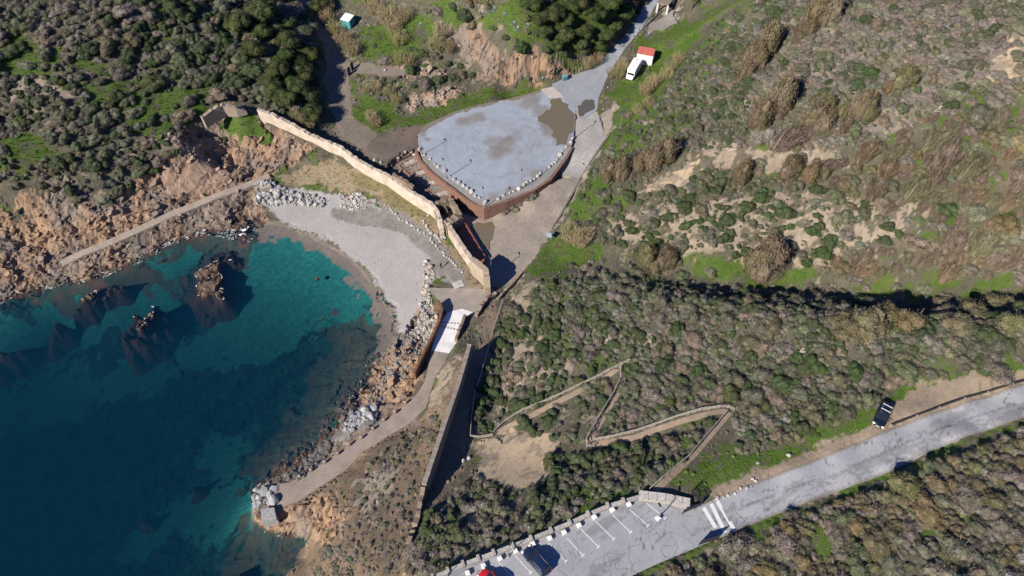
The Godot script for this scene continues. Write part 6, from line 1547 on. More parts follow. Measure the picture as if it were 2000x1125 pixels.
	part(t, "pole", m.done(), M.metal)
	m = Mesher.new()
	m.tube(Vector3(0, 2.3, 0), Vector3(0.3, 2.25, 0), 0.04, 0.07, 8)
	part(t, "shower_head", m.done(), M.metal)
	# pier head block and walkway abutment
	m = Mesher.new()
	m.col = Color(.33, .325, .32)
	m.prism(flat2(pts("pier_block")), 0.5, 3.4)
	tag(part(self, "pier_block", m.done(), M.concrete), "grey concrete block at the seaward tip of the promenade", "concrete block")
	m = Mesher.new()
	m.col = Color(.40, .34, .28)
	m.prism(flat2(pts("walkway_block")), 0.8, 4.0)
	tag(part(self, "abutment", m.done(), M.concrete), "pale concrete abutment at the beach end of the cliff walkway", "abutment")
	for v in pts("prom_posts"):
		t = thing("stone_bollard", "stumpy stone bollard on the sea edge of the promenade", "bollard", on_ground(v, 0.05), 0.5, "stone bollards along the promenade edge")
		m = Mesher.new()
		m.col = Color(.44, .36, .29)
		m.box(Transform3D(Basis(), Vector3(0, 0.4, 0)), Vector3(0.42, 1.0, 0.42), 0.08)
		part(t, "shaft", m.done(), M.stone)

func person() -> void:
	var q := on_ground(pts("person")[0])
	var bones := [[Vector3(0, 1.0, 0), Vector3(0, 1.42, 0), .135, .165], [Vector3(-.14, 1.42, 0), Vector3(.14, 1.42, 0), .08, .08], [Vector3(0, 1.44, 0), Vector3(0, 1.56, 0), .055, .055], [Vector3(0, 1.62, .01), Vector3(0, 1.68, .0), .085, .09],
		[Vector3(-.09, .98, 0), Vector3(-.10, .52, .03), .09, .065], [Vector3(-.10, .52, .03), Vector3(-.11, .08, -.02), .06, .042], [Vector3(-.11, .05, -.02), Vector3(-.12, .04, .15), .045, .035],
		[Vector3(.09, .98, 0), Vector3(.11, .52, -.02), .09, .065], [Vector3(.11, .52, -.02), Vector3(.12, .08, -.06), .06, .042], [Vector3(.12, .05, -.06), Vector3(.13, .04, .11), .045, .035],
		[Vector3(-.20, 1.40, 0), Vector3(-.26, 1.12, -.02), .052, .042], [Vector3(-.26, 1.12, -.02), Vector3(-.24, .86, .06), .04, .03], [Vector3(-.24, .86, .06), Vector3(-.23, .77, .09), .035, .02],
		[Vector3(.20, 1.40, 0), Vector3(.26, 1.12, -.02), .052, .042], [Vector3(.26, 1.12, -.02), Vector3(.24, .86, .06), .04, .03], [Vector3(.24, .86, .06), Vector3(.23, .77, .09), .035, .02]]
	var cell := 0.03
	var lo := Vector3(-0.36, -0.03, -0.27)
	var n := Vector3i(24, 62, 19)
	var f := PackedFloat32Array()
	f.resize(n.x * n.y * n.z)
	for k in n.z:
		for j in n.y:
			for i in n.x:
				var p := lo + Vector3(i, j, k) * cell
				var s := 0.0
				for b in bones:
					var ab: Vector3 = b[1] - b[0]
					var t := clampf((p - b[0]).dot(ab) / ab.length_squared(), 0, 1)
					s += exp(-40.0 * ((p - (b[0] + ab * t)).length() - lerpf(b[2], b[3], t)))
				f[(k * n.y + j) * n.x + i] = -log(s + 1e-20) / 40.0
	var m := Mesher.new()
	var vert := {}
	var at := func(c: Vector3i) -> float: return f[(c.z * n.y + c.y) * n.x + c.x]
	for k in n.z - 1:
		for j in n.y - 1:
			for i in n.x - 1:
				var sum := Vector3.ZERO
				var hits := 0
				for e in 12:
					var ax := e / 4
					var o := [Vector3i(0, e & 1, (e >> 1) & 1), Vector3i(e & 1, 0, (e >> 1) & 1), Vector3i(e & 1, (e >> 1) & 1, 0)][ax] as Vector3i
					var a := Vector3i(i, j, k) + o
					var b := a + ([Vector3i(1, 0, 0), Vector3i(0, 1, 0), Vector3i(0, 0, 1)][ax] as Vector3i)
					var fa: float = at.call(a); var fb: float = at.call(b)
					if (fa < 0) != (fb < 0):
						sum += Vector3(a).lerp(Vector3(b), fa / (fa - fb)); hits += 1
				if hits: vert[Vector3i(i, j, k)] = lo + sum / hits * cell
	for c in vert:
		for ax in 3:
			var u := [Vector3i(0, 1, 0), Vector3i(0, 0, 1), Vector3i(1, 0, 0)][ax] as Vector3i
			var v := [Vector3i(0, 0, 1), Vector3i(1, 0, 0), Vector3i(0, 1, 0)][ax] as Vector3i
			var w := [Vector3i(1, 0, 0), Vector3i(0, 1, 0), Vector3i(0, 0, 1)][ax] as Vector3i
			if (at.call(c) < 0) == (at.call(c + w) < 0): continue
			if not (vert.has(c - u) and vert.has(c - v) and vert.has(c - u - v)): continue
			var y: float = vert[c].y
			m.col = Color(.03, .035, .05) if y < 0.98 and y > 0.1 else Color(.025, .024, .026) if y < 1.45 else Color(.42, .26, .19) if vert[c].z > 0.02 and y < 1.69 else Color(.05, .035, .025)
			m.quad(vert[c], vert[c - u], vert[c - u - v], vert[c - v])
	var o := part(self, "person", m.done(true), M.plain)
	o.position = q; o.rotation.y = -2.4
	tag(o, "person in dark clothes standing on the upper beach", "person")

func sea() -> void:
	var xs := PackedFloat32Array([-760, -500, -330, -230, -185])
	var x := -150.0
	while x < -8.0: xs.append(x); x += 0.8
	xs.append(-8)
	var zs := PackedFloat32Array([-760, -500, -300, -210])
	var z := -165.0
	while z < -10.0: zs.append(z); z += 0.8
	zs.append_array(PackedFloat32Array([0, 60, 200, 400]))
	var m := Mesher.new()
	var y := func(px: float, pz: float) -> float: return 0.06 * n_fine.get_noise_2d(px * 0.5, pz * 0.9) + 0.05 * n_mid.get_noise_2d(px, pz)
	for j in zs.size() - 1:
		for i in xs.size() - 1:
			m.quad(Vector3(xs[i], y.call(xs[i], zs[j]), zs[j]), Vector3(xs[i + 1], y.call(xs[i + 1], zs[j]), zs[j]), Vector3(xs[i + 1], y.call(xs[i + 1], zs[j + 1]), zs[j + 1]), Vector3(xs[i], y.call(xs[i], zs[j + 1]), zs[j + 1]))
	var w := StandardMaterial3D.new()
	w.transparency = BaseMaterial3D.TRANSPARENCY_ALPHA
	w.albedo_color = Color(0.0, 0.12, 0.16, 0.08)
	w.roughness = 0.12
	w.heightmap_enabled = true
	w.heightmap_texture = noise_tex(0.03, 0.0, 1.0, 3, 512, 21)
	w.heightmap_scale = 3.0
	w.uv1_triplanar = true
	w.uv1_world_triplanar = true
	w.uv1_scale = Vector3.ONE * 0.12
	tag(part(self, "sea", m.done(true), w), "", "", "", "structure")
	var fog := FogVolume.new()
	fog.name = "sea_water"
	fog.size = Vector3(752, 24, 560)
	fog.position = Vector3(-384, -12.15, -180)
	var fm := FogMaterial.new()
	fm.albedo = tone(.0005, .078, .125)
	fm.density = 0.085
	fog.material = fm
	add_child(fog)
	tag(fog, "", "", "", "structure")
	# foam flecks where waves break on the rocks
	rng.seed = 61
	var fl := Mesher.new()
	fl.col = Color(.80, .82, .82)
	for i in 7:
		var a := TAU * i / 7
		var b := TAU * (i + 1) / 7
		fl.tri(Vector3(0, 0.05, 0), Vector3(cos(a), 0, sin(a)) * (0.7 + 0.4 * sin(i * 2.3)), Vector3(cos(b), 0, sin(b)) * (0.7 + 0.4 * sin((i + 1) % 7 * 2.3)))
	foam_fleck = fl.done()
	for t in 60000:
		var px := rng.randf_range(-118, -20)
		var pz := rng.randf_range(-112, -28)
		var d := hgt(px, pz)
		if d > 0.12 or d < -0.5: continue
		var kind: String = KINDS[kind_at(px, pz)]
		if kind in ["pebble", "wet_sand", "grey_sand", "sand"]: continue
		if px > -62 and rng.randf() > 0.12: continue
		if absf(n_mid.get_noise_2d(px * 2.6, pz * 2.6)) > 0.2: continue
		add_foam(px, pz, func(ax, az): return hgt(ax, az))


var foam_fleck: Mesh
var foam_where := []

func add_foam(x: float, z: float, yf: Callable) -> void:
	var g := Vector2(yf.call(x + 0.4, z) - yf.call(x - 0.4, z), yf.call(x, z + 0.4) - yf.call(x, z - 0.4))
	var a := atan2(-g.x, -g.y) + rng.randf_range(-0.3, 0.3)
	var q := rng.randf_range(0.03, 0.09)
	foam_where.append([Transform3D(Basis(Vector3.UP, a).scaled_local(Vector3(q * rng.randf_range(2.0, 6.0), 0.3, q)), Vector3(x, 0.08, z)), Color.WHITE])

func reef(called: String, label: String, outline: String, high: float, cols: Array) -> void:
	var p := pts(outline)
	var poly := flat2(p)
	var c := Vector2.ZERO
	for v in poly: c += v
	c /= poly.size()
	var reach := func(x: float, z: float) -> float:
		var best := 1e9
		for i in poly.size():
			best = minf(best, Geometry2D.get_closest_point_to_segment(Vector2(x, z), poly[i], poly[(i + 1) % poly.size()]).distance_to(Vector2(x, z)))
		return best
	var yf := func(x: float, z: float) -> float:
		var u := x * 0.80 - z * 0.60
		var v := x * 0.60 + z * 0.80
		var k := n_crag.get_noise_2d(u * 2.0, v * 1.3) + 0.6 * n_crag.get_noise_2d(u * 3.4, v * 4.0) + 0.5 * n_fine.get_noise_2d(x * 1.3, z * 1.3)
		var d := clampf((reach.call(x, z) + 3.2 * n_fine.get_noise_2d(x * 0.4, z * 0.4) + 2.0 * n_mid.get_noise_2d(x * 1.4, z * 1.4)) / (5.0 if high > 0 else 5.5), 0.0, 1.0) * clampf(reach.call(x, z) / 2.2, 0.0, 1.0)
		return lerpf(hgt(x, z) - 0.7, (high * 0.45 if high > 0 else high) + (absf(high) * 0.6 + 0.25) * k, d)
	var cf := func(x: float, z: float) -> Color:
		if yf.call(x, z) < 0.22: return mixed([.022, .017, .016], [.05, .034, .028], x, z, 2.0)
		return mixed(cols[0], cols[1], x, z, 2.0)
	var bb := Rect2(poly[0], Vector2.ZERO)
	for v in poly: bb = bb.expand(v)
	reefs.append([bb, poly, yf, cf])
	if high > 0:
		for t in 5000:
			var px := rng.randf_range(bb.position.x, bb.end.x)
			var pz := rng.randf_range(bb.position.y, bb.end.y)
			if not Geometry2D.is_point_in_polygon(Vector2(px, pz), poly): continue
			var d: float = yf.call(px, pz)
			if d > 0.15 or d < -0.35 or absf(n_mid.get_noise_2d(px * 2.6, pz * 2.6)) > 0.1: continue
			add_foam(px, pz, yf)
	var o := part(self, called, sheet(poly, 0.4, yf, cf), M.stone)
	tag(o, label, "rock")

# ------------------------------------------------------------------ the place
func _ready() -> void:
	cam = Camera3D.new()
	cam.name = "camera"
	cam.position = Vector3(0, 120, 0)
	cam.rotation_degrees = Vector3(-54, 0, 0)
	cam.fov = 45
	cam.far = 2500
	add_child(cam)
	var env := Environment.new()
	env.background_mode = Environment.BG_SKY
	env.sky = Sky.new()
	var sky := ProceduralSkyMaterial.new()
	sky.sky_top_color = Color(0.20, 0.36, 0.66)
	sky.sky_horizon_color = Color(0.58, 0.68, 0.80)
	sky.ground_bottom_color = Color(0.20, 0.19, 0.17)
	sky.ground_horizon_color = Color(0.58, 0.66, 0.74)
	sky.sky_energy_multiplier = 0.78
	env.sky.sky_material = sky
	env.tonemap_mode = Environment.TONE_MAPPER_LINEAR
	env.tonemap_exposure = 1.68
	env.volumetric_fog_enabled = true
	env.volumetric_fog_density = 0.0
	env.sdfgi_enabled = true
	env.ssao_enabled = true
	env.ssil_enabled = true
	var we := WorldEnvironment.new()
	we.name = "environment"
	we.environment = env
	add_child(we)
	var sun := DirectionalLight3D.new()
	sun.name = "sun"
	sun.light_energy = 1.6
	sun.light_color = Color(1.0, 0.965, 0.915)
	sun.light_angular_distance = 0.5
	sun.shadow_enabled = true
	add_child(sun)
	sun.look_at_from_position(Vector3.ZERO, Vector3(.602, -.574, -.555))

	for e in [[n_fine, 0.45, 3, 1], [n_mid, 0.11, 3, 2], [n_big, 0.035, 3, 3], [n_rock, 0.35, 3, 4], [n_crag, 0.09, 4, 6], [n_block, 0.28, 1, 8]]:
		e[0].noise_type = FastNoiseLite.TYPE_SIMPLEX_SMOOTH
		e[0].frequency = e[1]
		e[0].fractal_octaves = e[2]
		e[0].seed = e[3]
	n_crag.fractal_type = FastNoiseLite.FRACTAL_RIDGED
	n_block.noise_type = FastNoiseLite.TYPE_CELLULAR
	n_block.fractal_type = FastNoiseLite.FRACTAL_NONE
	n_block.cellular_return_type = FastNoiseLite.RETURN_CELL_VALUE
	make_materials()
	shape_land()
	GK.resize(NX * NZ)
	BARE.resize(NX * NZ)
	for e in GROUND_ZONES:
		var poly := PackedVector2Array()
		for i in range(0, e[1].size(), 2): poly.append(Vector2(e[1][i], e[1][i + 1]))
		var id := KINDS.find(e[0])
		for k in cells(poly): GK[k] = id
	# level ground under what was built
	level("plaza", -0.9); level("valley_road", 0.3, 0.08, 3.2); level("ramp_slab", 0.3)
	level("terrace", 0.3); level("lower_yard", 0.5, 0.0); level("parking", 0.2)
	var road := pts("road_up")
	var back := pts("road_dn")
	back.reverse()
	road.append_array(back)
	F_road = road
	feather(road, 0.4, 2.0)
	for k in cells(grown(flat2(road), 0.4)):
		H[k] = blend_y(road, X0 + (k % NX) * STEP, Z0 + (k / NX) * STEP) - 0.08
	bare(grown(flat2(road), 1.1))
	level("promenade", 0.3, 0.08, 1.2); level("platform", 0.3); level("white_ramp", 0.3)
	var wk := pts("walkway_l")
	bench_path(wk, 0.9, 0.06)
	for e in ["path_a", "path_b", "path_c", "path_d"]: bench_path(pts(e), 0.6)
	bench_path(pts("track_steps"), 0.6)
	for e in [["garage", 3.6], ["camper", 2.0], ["cabin", 2.4]]: bare(ribbon(pts(e[0]), e[1]))
	bare(grown(flat2(pts("carport")), 0.5))
	craggy()
	build_walls()
	build_terrain()
	sea()

	# surfaces
	var pz := pts("plaza")
	var mud := pts("plaza_mud")
	lot_edge = flat2(pts("brick_wall"))
	lot_top = flat2(pz).slice(17)
	tag(part(self, "gravel_lot", sheet(flat2(pz), 0.25, func(_x, _z): return 6.0, func(x, z): return lot_color(x, z, mud)), M.gravel), "", "", "", "structure")
	sheet_of("valley_road", "valley_road", [.33, .35, .38], [.28, .295, .315], M.asphalt)
	sheet_of("lane_slab", "ramp_slab", [.38, .36, .34], [.31, .29, .275], M.concrete)
	sheet_of("pale_slab", "pale_slab", [.52, .47, .43], [.46, .41, .38], M.concrete)
	sheet_of("terrace", "terrace", [.20, .155, .12], [.155, .12, .095], M.gravel)
	sheet_of("cobbled_platform", "platform", [.40, .345, .30], [.29, .25, .22], M.stone)
	sheet_of("white_ramp", "white_ramp", [.62, .61, .595], [.54, .525, .51], M.plain)
	sheet_of("promenade", "promenade", [.36, .30, .255], [.27, .225, .19], M.stone)
	var bw := Mesher.new()
	var pk := pts("parking")
	tag(part(self, "car_park", sheet(flat2(pk), 0.3, func(_x, _z): return 22.4, func(x, z): return road_color(x, z)), M.asphalt), "", "", "", "structure")
	tag(part(self, "road", sheet(flat2(road), 0.25, func(x, z): return blend_y(road, x, z), func(x, z): return lane_color(x, z)), M.asphalt), "", "", "", "structure")
	var wmesh := sheet(ribbon(wk, 0.85), 0.4, func(x, z): return hgt(x, z) + 0.05, func(x, z): return mixed([.40, .335, .27], [.30, .25, .205], x, z))
	tag(part(self, "cliff_path", wmesh, M.concrete), "", "", "", "structure")
	var edge := PackedVector3Array()
	for i in wk.size():
		var dd := wk[mini(i + 1, wk.size() - 1)] - wk[maxi(i - 1, 0)]
		var nn := Vector3(-dd.z, 0, dd.x).normalized()
		if nn.z < 0: nn = -nn
		edge.append(wk[i] + nn * 0.95 + Vector3(0, -0.03, 0))
	tag(part(self, "walkway_wall", rough_wall(edge, 0.3, 0.05, 0.05, [.36, .30, .245], [.26, .215, .18]), M.wall), "stone revetment under the sea edge of the cliff walkway", "wall")
	tar_seams()
	for e in ["path_a", "path_b", "path_c", "path_d"]:
		var pm := sheet(ribbon(pts(e), 0.47), 0.4, func(x, z): return hgt(x, z) + 0.03, func(x, z): return mixed([.36, .275, .20], [.28, .215, .16], x, z))
		tag(part(self, "footpath", pm, M.gravel), "", "", "", "structure")
	var walk := pts("brick_walk")
	bw.col = Color(.36, .12, .085)
	bw.prism(flat2(walk), 1.6, 3.4)
	tag(part(self, "brick_walkway", bw.done(), M.wall), "red brick walkway slab between the stone wall and the puddle", "walkway")
	var water := mat(tone(.125, .102, .064), 0.12, null)
	water.metallic_specular = 0.5
	for e in ["puddle_a", "puddle_b", "puddle_c"]:
		var pp := pts(e)
		var top := pp[0].y
		for v in pp: top = maxf(top, hgt(v.x, v.z) + 0.02) if e == "puddle_c" else top
		var pm := sheet(smooth_ring(flat2(pp)), 1.0, func(_x, _z): return top + 0.012, func(_x, _z): return Color.WHITE)
		tag(part(self, "puddle", pm, water if e != "puddle_b" else mat(tone(.085, .078, .068), 0.12)), "", "", "", "structure")
	var dash := thing("ramp_marking", "two rows of grey square marks across the white ramp", "marking")
	dash.set_meta("kind", "structure")
	var wr := pts("white_ramp")
	for i in 2:
		for k in 6:
			var a := wr[9].lerp(wr[8], 0.25 + i * 0.5).lerp(wr[3].lerp(wr[4], 0.35 + i * 0.3), (k + 0.3 + 0.5 * i) / 6.5)
			var m := Mesher.new()
			m.col = Color(.33, .28, .27)
			m.box(Transform3D(Basis(Vector3.UP, -0.1), Vector3(a.x, blend_y(wr, a.x, a.z) + 0.004, a.z)), Vector3(0.42, 0.012, 0.42))
			part(dash, "square", m.done(), M.concrete)

	terrace_beds()
	car_park()
	lamps()
	rail_fence("wooden_fence", "wooden rail fence along the lowest leg of the zigzag path", "fence_a")
	rail_fence("wooden_fence", "wooden rail fence on the short shaded leg of the zigzag path", "fence_b")
	rail_fence("wooden_fence", "wooden rail fence along the middle leg of the zigzag path", "fence_c")
	rail_fence("wooden_fence", "wooden rail fence along the top leg down from the car park", "fence_d", 1.0, 1.7, false)
	rail_fence("wooden_fence", "wooden rail fence at the foot of the zigzag behind the long wall", "fence_e")
	rail_fence("wooden_fence", "wooden rail fence beside the overgrown steps to the platform", "fence_f")
	var c := pts("cars")
	car("parked_car", "black car with two white roof bars parked on the dirt verge", c[0], c[1], paint(.006, .008, .014), 1.5, true, true)
	car("parked_car", "dark navy car standing in a car park bay", c[3], c[2], paint(.008, .016, .045), 1.62, true, false)
	car("parked_car", "bright red car at the bottom edge of the car park", c[5], c[4], paint(.40, .012, .014), 1.45, false, false)
	camper()
	buildings()
	person()
	make_plant_shapes()
	rocks()
	special_plants()
	grow_plants()
	set_plants()
	small_stuff()
	scatter("sea_foam", "white foam where waves break on the reef rocks", "foam", foam_fleck, foam_where, M.plain)

var F_road: PackedVector3Array
var lot_edge: PackedVector2Array
var lot_top: PackedVector2Array

func smooth_ring(p: PackedVector2Array) -> PackedVector2Array:
	var out := p
	for t in 2:
		var q := PackedVector2Array()
		for i in out.size():
			var a := out[i]; var b := out[(i + 1) % out.size()]
			q.append(a.lerp(b, 0.25)); q.append(a.lerp(b, 0.75))
		out = q
	for i in out.size(): out[i] += Vector2(n_fine.get_noise_2d(out[i].x * 0.9, out[i].y * 0.9), n_fine.get_noise_2d(out[i].y * 0.9, out[i].x * 0.9 + 20)) * 1.1
	return out

func lot_color(x: float, z: float, mud: PackedVector3Array) -> Color:
	var c := mixed([.36, .40, .46], [.30, .325, .36], x, z, 0.8)
	var w := n_mid.get_noise_2d(x * 1.4, z * 1.4) * 1.6 + n_fine.get_noise_2d(x * 1.2, z * 1.2) * 0.5
	for i in mud.size():
		var d := Vector2(x - mud[i].x, z - mud[i].z).length() / mud[i].y - w * 0.4
		if d < 1.0: c = c.lerp(mixed([.26, .235, .215], [.20, .185, .17], x, z), clampf((1.0 - d) * 1.3, 0, 0.8))
	# bare stony strip between the boulders and the wall
	var rim := 1e9
	for i in lot_edge.size() - 1:
		rim = minf(rim, Geometry2D.get_closest_point_to_segment(Vector2(x, z), lot_edge[i], lot_edge[i + 1]).distance_to(Vector2(x, z)))
	if rim + w * 0.5 < 1.7: c = mixed([.34, .325, .30], [.25, .235, .215], x, z, 1.5)
	for i in lot_top.size() - 1:
		var q0 := Geometry2D.get_closest_point_to_segment(Vector2(x, z), lot_top[i], lot_top[i + 1]).distance_to(Vector2(x, z))
		if q0 + w * 0.9 < 0.9: c = mixed([.24, .205, .17], [.19, .165, .135], x, z, 1.5)
	# tyre tracks round the middle of the lot
	var q := Vector2((x - mud[0].x) * 0.85, z - mud[0].z)
	var r := q.length() + 0.8 * n_mid.get_noise_2d(x * 0.8, z * 0.8)
	var turn := q.angle() * 2.2
	var s := n_fine.get_noise_3d(r * 3.2, cos(turn) * 1.6, sin(turn) * 1.6)
	if r > 1.5 and r < 12.5: c *= 1.0 - 0.2 * clampf(s * 2.2 - 0.15, 0.0, 1.0) * clampf(0.6 + 1.6 * n_mid.get_noise_2d(x * 1.5 + 9, z * 1.5), 0.0, 1.0)
	return c

func road_color(x: float, z: float) -> Color:
	var c := mixed([.37, .375, .395], [.315, .32, .34], x, z, 0.6)
	var u := x * 0.9 - z * 0.43
	var v := x * 0.43 + z * 0.9
	var p := n_mid.get_noise_2d(u * 0.6, v * 3.4) + 0.5 * n_fine.get_noise_2d(u * 1.2, v * 2.6)
	if p > 0.36: c *= 0.76
	var crack := absf(n_mid.get_noise_2d(x * 1.2 + 300, z * 1.2))
	if crack < 0.022 and n_big.get_noise_2d(x * 2.0, z * 2.0) > -0.05: c *= 0.5
	return c

func lane_color(x: float, z: float) -> Color:
	var c := road_color(x, z)
	var up := flat2(pts("road_up"))
	var dn := flat2(pts("road_dn"))
	var a := 1e9
	var b := 1e9
	for i in up.size() - 1:
		a = minf(a, Geometry2D.get_closest_point_to_segment(Vector2(x, z), up[i], up[i + 1]).distance_to(Vector2(x, z)))
		b = minf(b, Geometry2D.get_closest_point_to_segment(Vector2(x, z), dn[i], dn[i + 1]).distance_to(Vector2(x, z)))
	var t := a / maxf(a + b, 0.01)
	# worn lower lane with patch repairs, a broken middle seam, gritty edges
	if t > 0.52 and n_mid.get_noise_2d(x * 0.8 + 60, z * 1.6) + 0.4 * n_fine.get_noise_2d(x * 1.5, z * 3.0) > 0.02: c *= 0.74
	if absf(t - 0.5) < 0.035 and n_mid.get_noise_2d(x * 2.0, z * 2.0) > -0.2: c *= 0.7
	if t < 0.06 or t > 0.94: c = c.lerp(mixed([.24, .21, .17], [.17, .15, .12], x, z, 2.0), 0.6)
	return c

func tar_seams() -> void:
	rng.seed = 808
	var t := thing("road_cracks", "branching dark cracks in the car park and road asphalt", "crack")
	t.set_meta("kind", "structure")
	var tar := mat(tone(.11, .11, .115), 0.9)
	for v in pts("cracks"):
		var m := Mesher.new()
		var todo := [[v, rng.randf() * TAU, 14]]
		while todo:
			var e = todo.pop_back()
			var p: Vector3 = e[0]
			var a: float = e[1]
			for k in e[2]:
				a += rng.randf_range(-0.7, 0.7)
				var q := p + Vector3(cos(a), 0, sin(a)) * rng.randf_range(0.2, 0.5)
				q.y = blend_y(F_road, q.x, q.z) if q.x > 33.0 else 22.4
				var in_road := Geometry2D.is_point_in_polygon(Vector2(q.x, q.z), flat2(F_road)) or Geometry2D.is_point_in_polygon(Vector2(q.x, q.z), flat2(pts("parking")))
				if not in_road: break
				if not Geometry2D.is_point_in_polygon(Vector2(q.x, q.z), flat2(F_road)): q.y = 22.4
				else: q.y = blend_y(F_road, q.x, q.z)
				var s := Vector3(-sin(a), 0, cos(a)) * rng.randf_range(0.01, 0.028)
				var up := Vector3(0, 0.02, 0)
				m.quad(p - s + up, p + s + up, q + s + up, q - s + up)
				if rng.randf() < 0.12 and todo.size() < 4 and e[2] > 6: todo.append([q, a + rng.randf_range(0.8, 1.6) * (1 if rng.randf() < 0.5 else -1), 6])
				p = q
		if m.V.size(): part(t, "crack", m.done(), tar)

func lamps() -> void:
	var says := ["lamp post beside the stone parapet of the car park gate", "lamp post at the car park wall near the navy car", "lamp post at the bottom left end of the car park", "lamp post at the upper corner of the gravel lot wall", "lamp post half way along the gravel lot's sunny wall", "lamp post at the pointed corner of the gravel lot", "lamp post on the gravel lot's boulder row to the right", "lamp post between the puddle and the lane", "tall lamp post in the shadow of the thick wall end", "short lamp post at the side of the concrete lane", "tall post on the green slope above the lane"]
	var p := pts("lamps")
	for i in p.size():
		lamp_post(p[i], [3.6, 3.4, 3.4, 5.2, 5.4, 5.4, 5.2, 5.0, 6.0, 2.4, 4.2][i], [2.0, 1.2, 1.2, 2.6, 2.2, 1.8, 1.6, 1.2, 2.0, 2.4, 1.5][i], says[i])

func rocks() -> void:
	rng.seed = 404
	var pale := Color(.52, .49, .45)
	var row := 0
	for v in pts("edge_left"):
		boulder(v, rng.randf_range(0.42, 0.75), pale * rng.randf_range(0.9, 1.1), "white boulder in the row along the gravel lot's sunny wall", "boulders along the sunny lot edge")
	for v in pts("edge_right"):
		boulder(v, rng.randf_range(0.32, 0.62), pale * rng.randf_range(0.9, 1.1), "white boulder in the row along the gravel lot's lane side", "boulders along the lane side of the lot")
	for v in pts("edge_dirt"):
		boulder(on_ground(v), rng.randf_range(0.35, 0.6), pale * rng.randf_range(0.85, 1.05), "pale boulder on the dirt yard's edge above the terrace", "boulders by the dirt yard")
	for v in pts("white_rocks"):
		boulder(on_ground(v), rng.randf_range(0.28, 0.5), pale, "lone white rock lying on the hillside", "lone white rocks")
	for e in [["stone_line_a", 70, 0.22, 0.42], ["stone_line_b", 46, 0.25, 0.45], ["stone_line_c", 20, .18, .34]]:
		var p := along(pts(e[0]), 0.75 if e[0] == "stone_line_a" else 0.6)
		for v in p:
			boulder(on_ground(v + Vector3(rng.randf_range(-.25, .25), 0, rng.randf_range(-.25, .25))), rng.randf_range(e[2], e[3]), Color(.47, .46, .43) * rng.randf_range(0.85, 1.1), "pale stone in the %s" % {"stone_line_a": "long edging line on the upper beach", "stone_line_b": "short inner edging line on the upper beach", "stone_line_c": "row along the bend road verge"}[e[0]], "stones edging the beach paths", 0.3, "edging_stone")
	var fill := []
	for e in [["pile_a", 125, .35, .75, Color(.39, .39, .39), "grey boulder in the rock pile at the cliff end of the beach"], ["pile_b", 30, .25, .5, Color(.52, .47, .42), "pale stone in the heap at the back of the beach"],
		["pile_c", 50, .3, .6, Color(.50, .42, .35), "tan boulder in the pile between beach and platform"], ["pile_d", 45, .4, .8, Color(.36, .37, .38), "grey boulder on the shore below the promenade bollards"],
		["pile_e", 35, .45, .9, Color(.34, .35, .36), "grey boulder in the pile at the promenade tip"]]:
		var poly := flat2(pts(e[0]))
		var b := Rect2(poly[0], Vector2.ZERO)
		for v in poly: b = b.expand(v)
		var n := 0
		var tries := 0
		while n < e[1] and tries < 8000:
			tries += 1
			var q := Vector2(rng.randf_range(b.position.x, b.end.x), rng.randf_range(b.position.y, b.end.y))
			if not Geometry2D.is_point_in_polygon(q, poly): continue
			var r := rng.randf_range(e[2], e[3])
			n += 1
			boulder(Vector3(q.x, maxf(hgt(q.x, q.y), -0.3), q.y), r, e[4] * rng.randf_range(0.75, 1.2), e[5], e[5].replace("boulder ", "boulders ").replace("stone ", "stones "), rng.randf_range(0.0, 0.35), "riprap_boulder")
	for e in [["pile_a", 260, .14, .3, .42], ["pile_c", 420, .14, .34, .40], ["pile_d", 120, .15, .3, .30], ["pile_e", 70, .15, .35, .28], ["pile_f", 200, .2, .6, .16], ["pile_b", 120, .12, .25, .46], ["pile_g", 160, .15, .4, .27], ["pile_h", 260, .2, .5, .07]]:
		var poly := flat2(pts(e[0]))
		var b := Rect2(poly[0], Vector2.ZERO)
		for v in poly: b = b.expand(v)
		for t in e[1] * 3:
			var q := Vector2(rng.randf_range(b.position.x, b.end.x), rng.randf_range(b.position.y, b.end.y))
			if not Geometry2D.is_point_in_polygon(q, poly): continue
			var r := rng.randf_range(e[2], e[3])
			var g: float = e[4] * rng.randf_range(0.7, 1.2)
			fill.append([Transform3D(Basis.from_euler(Vector3(rng.randf(), rng.randf() * 6, rng.randf())).scaled(Vector3(r, r * 0.7, r * 1.2)), Vector3(q.x, hgt(q.x, q.y) + r * 0.3, q.y)), Color(g, g * 0.93, g * 0.85)])
	scatter("shore_rubble", "small rubble filling the gaps between the shore boulders", "rubble", shapes.rock[2], fill, M.stone)
	var m := pts("sea_rock")[0]
	boulder(m, 0.8, Color(.08, .065, .05), "small dark rock awash in the turquoise bay", "sea rock", 0.1)
	reef("sea_stack", "long tan rock islet with foam off the cliff", "reef_a", 1.7, [[.30, .215, .15], [.17, .12, .085]])
	reef("sea_stack", "brown kelp-covered rock islet nearest the beach", "reef_b", 0.3, [[.20, .135, .095], [.10, .07, .055]])
	reef("sea_stack", "dark reef rock with a white foam cap in mid bay", "reef_c", 0.1, [[.16, .11, .08], [.09, .06, .05]])
	reef("sea_stack", "craggy grey-brown rock spit at the left end of beach", "reef_d", 1.3, [[.27, .22, .18], [.14, .11, .09]])
	reef("sea_stack", "pale rock point at the bottom edge of the sea", "reef_e", 2.6, [[.42, .30, .22], [.26, .18, .13]])
	reef("sea_stack", "low brown rock ledge by the breaking foam", "reef_f", 0.5, [[.24, .17, .11], [.12, .085, .06]])
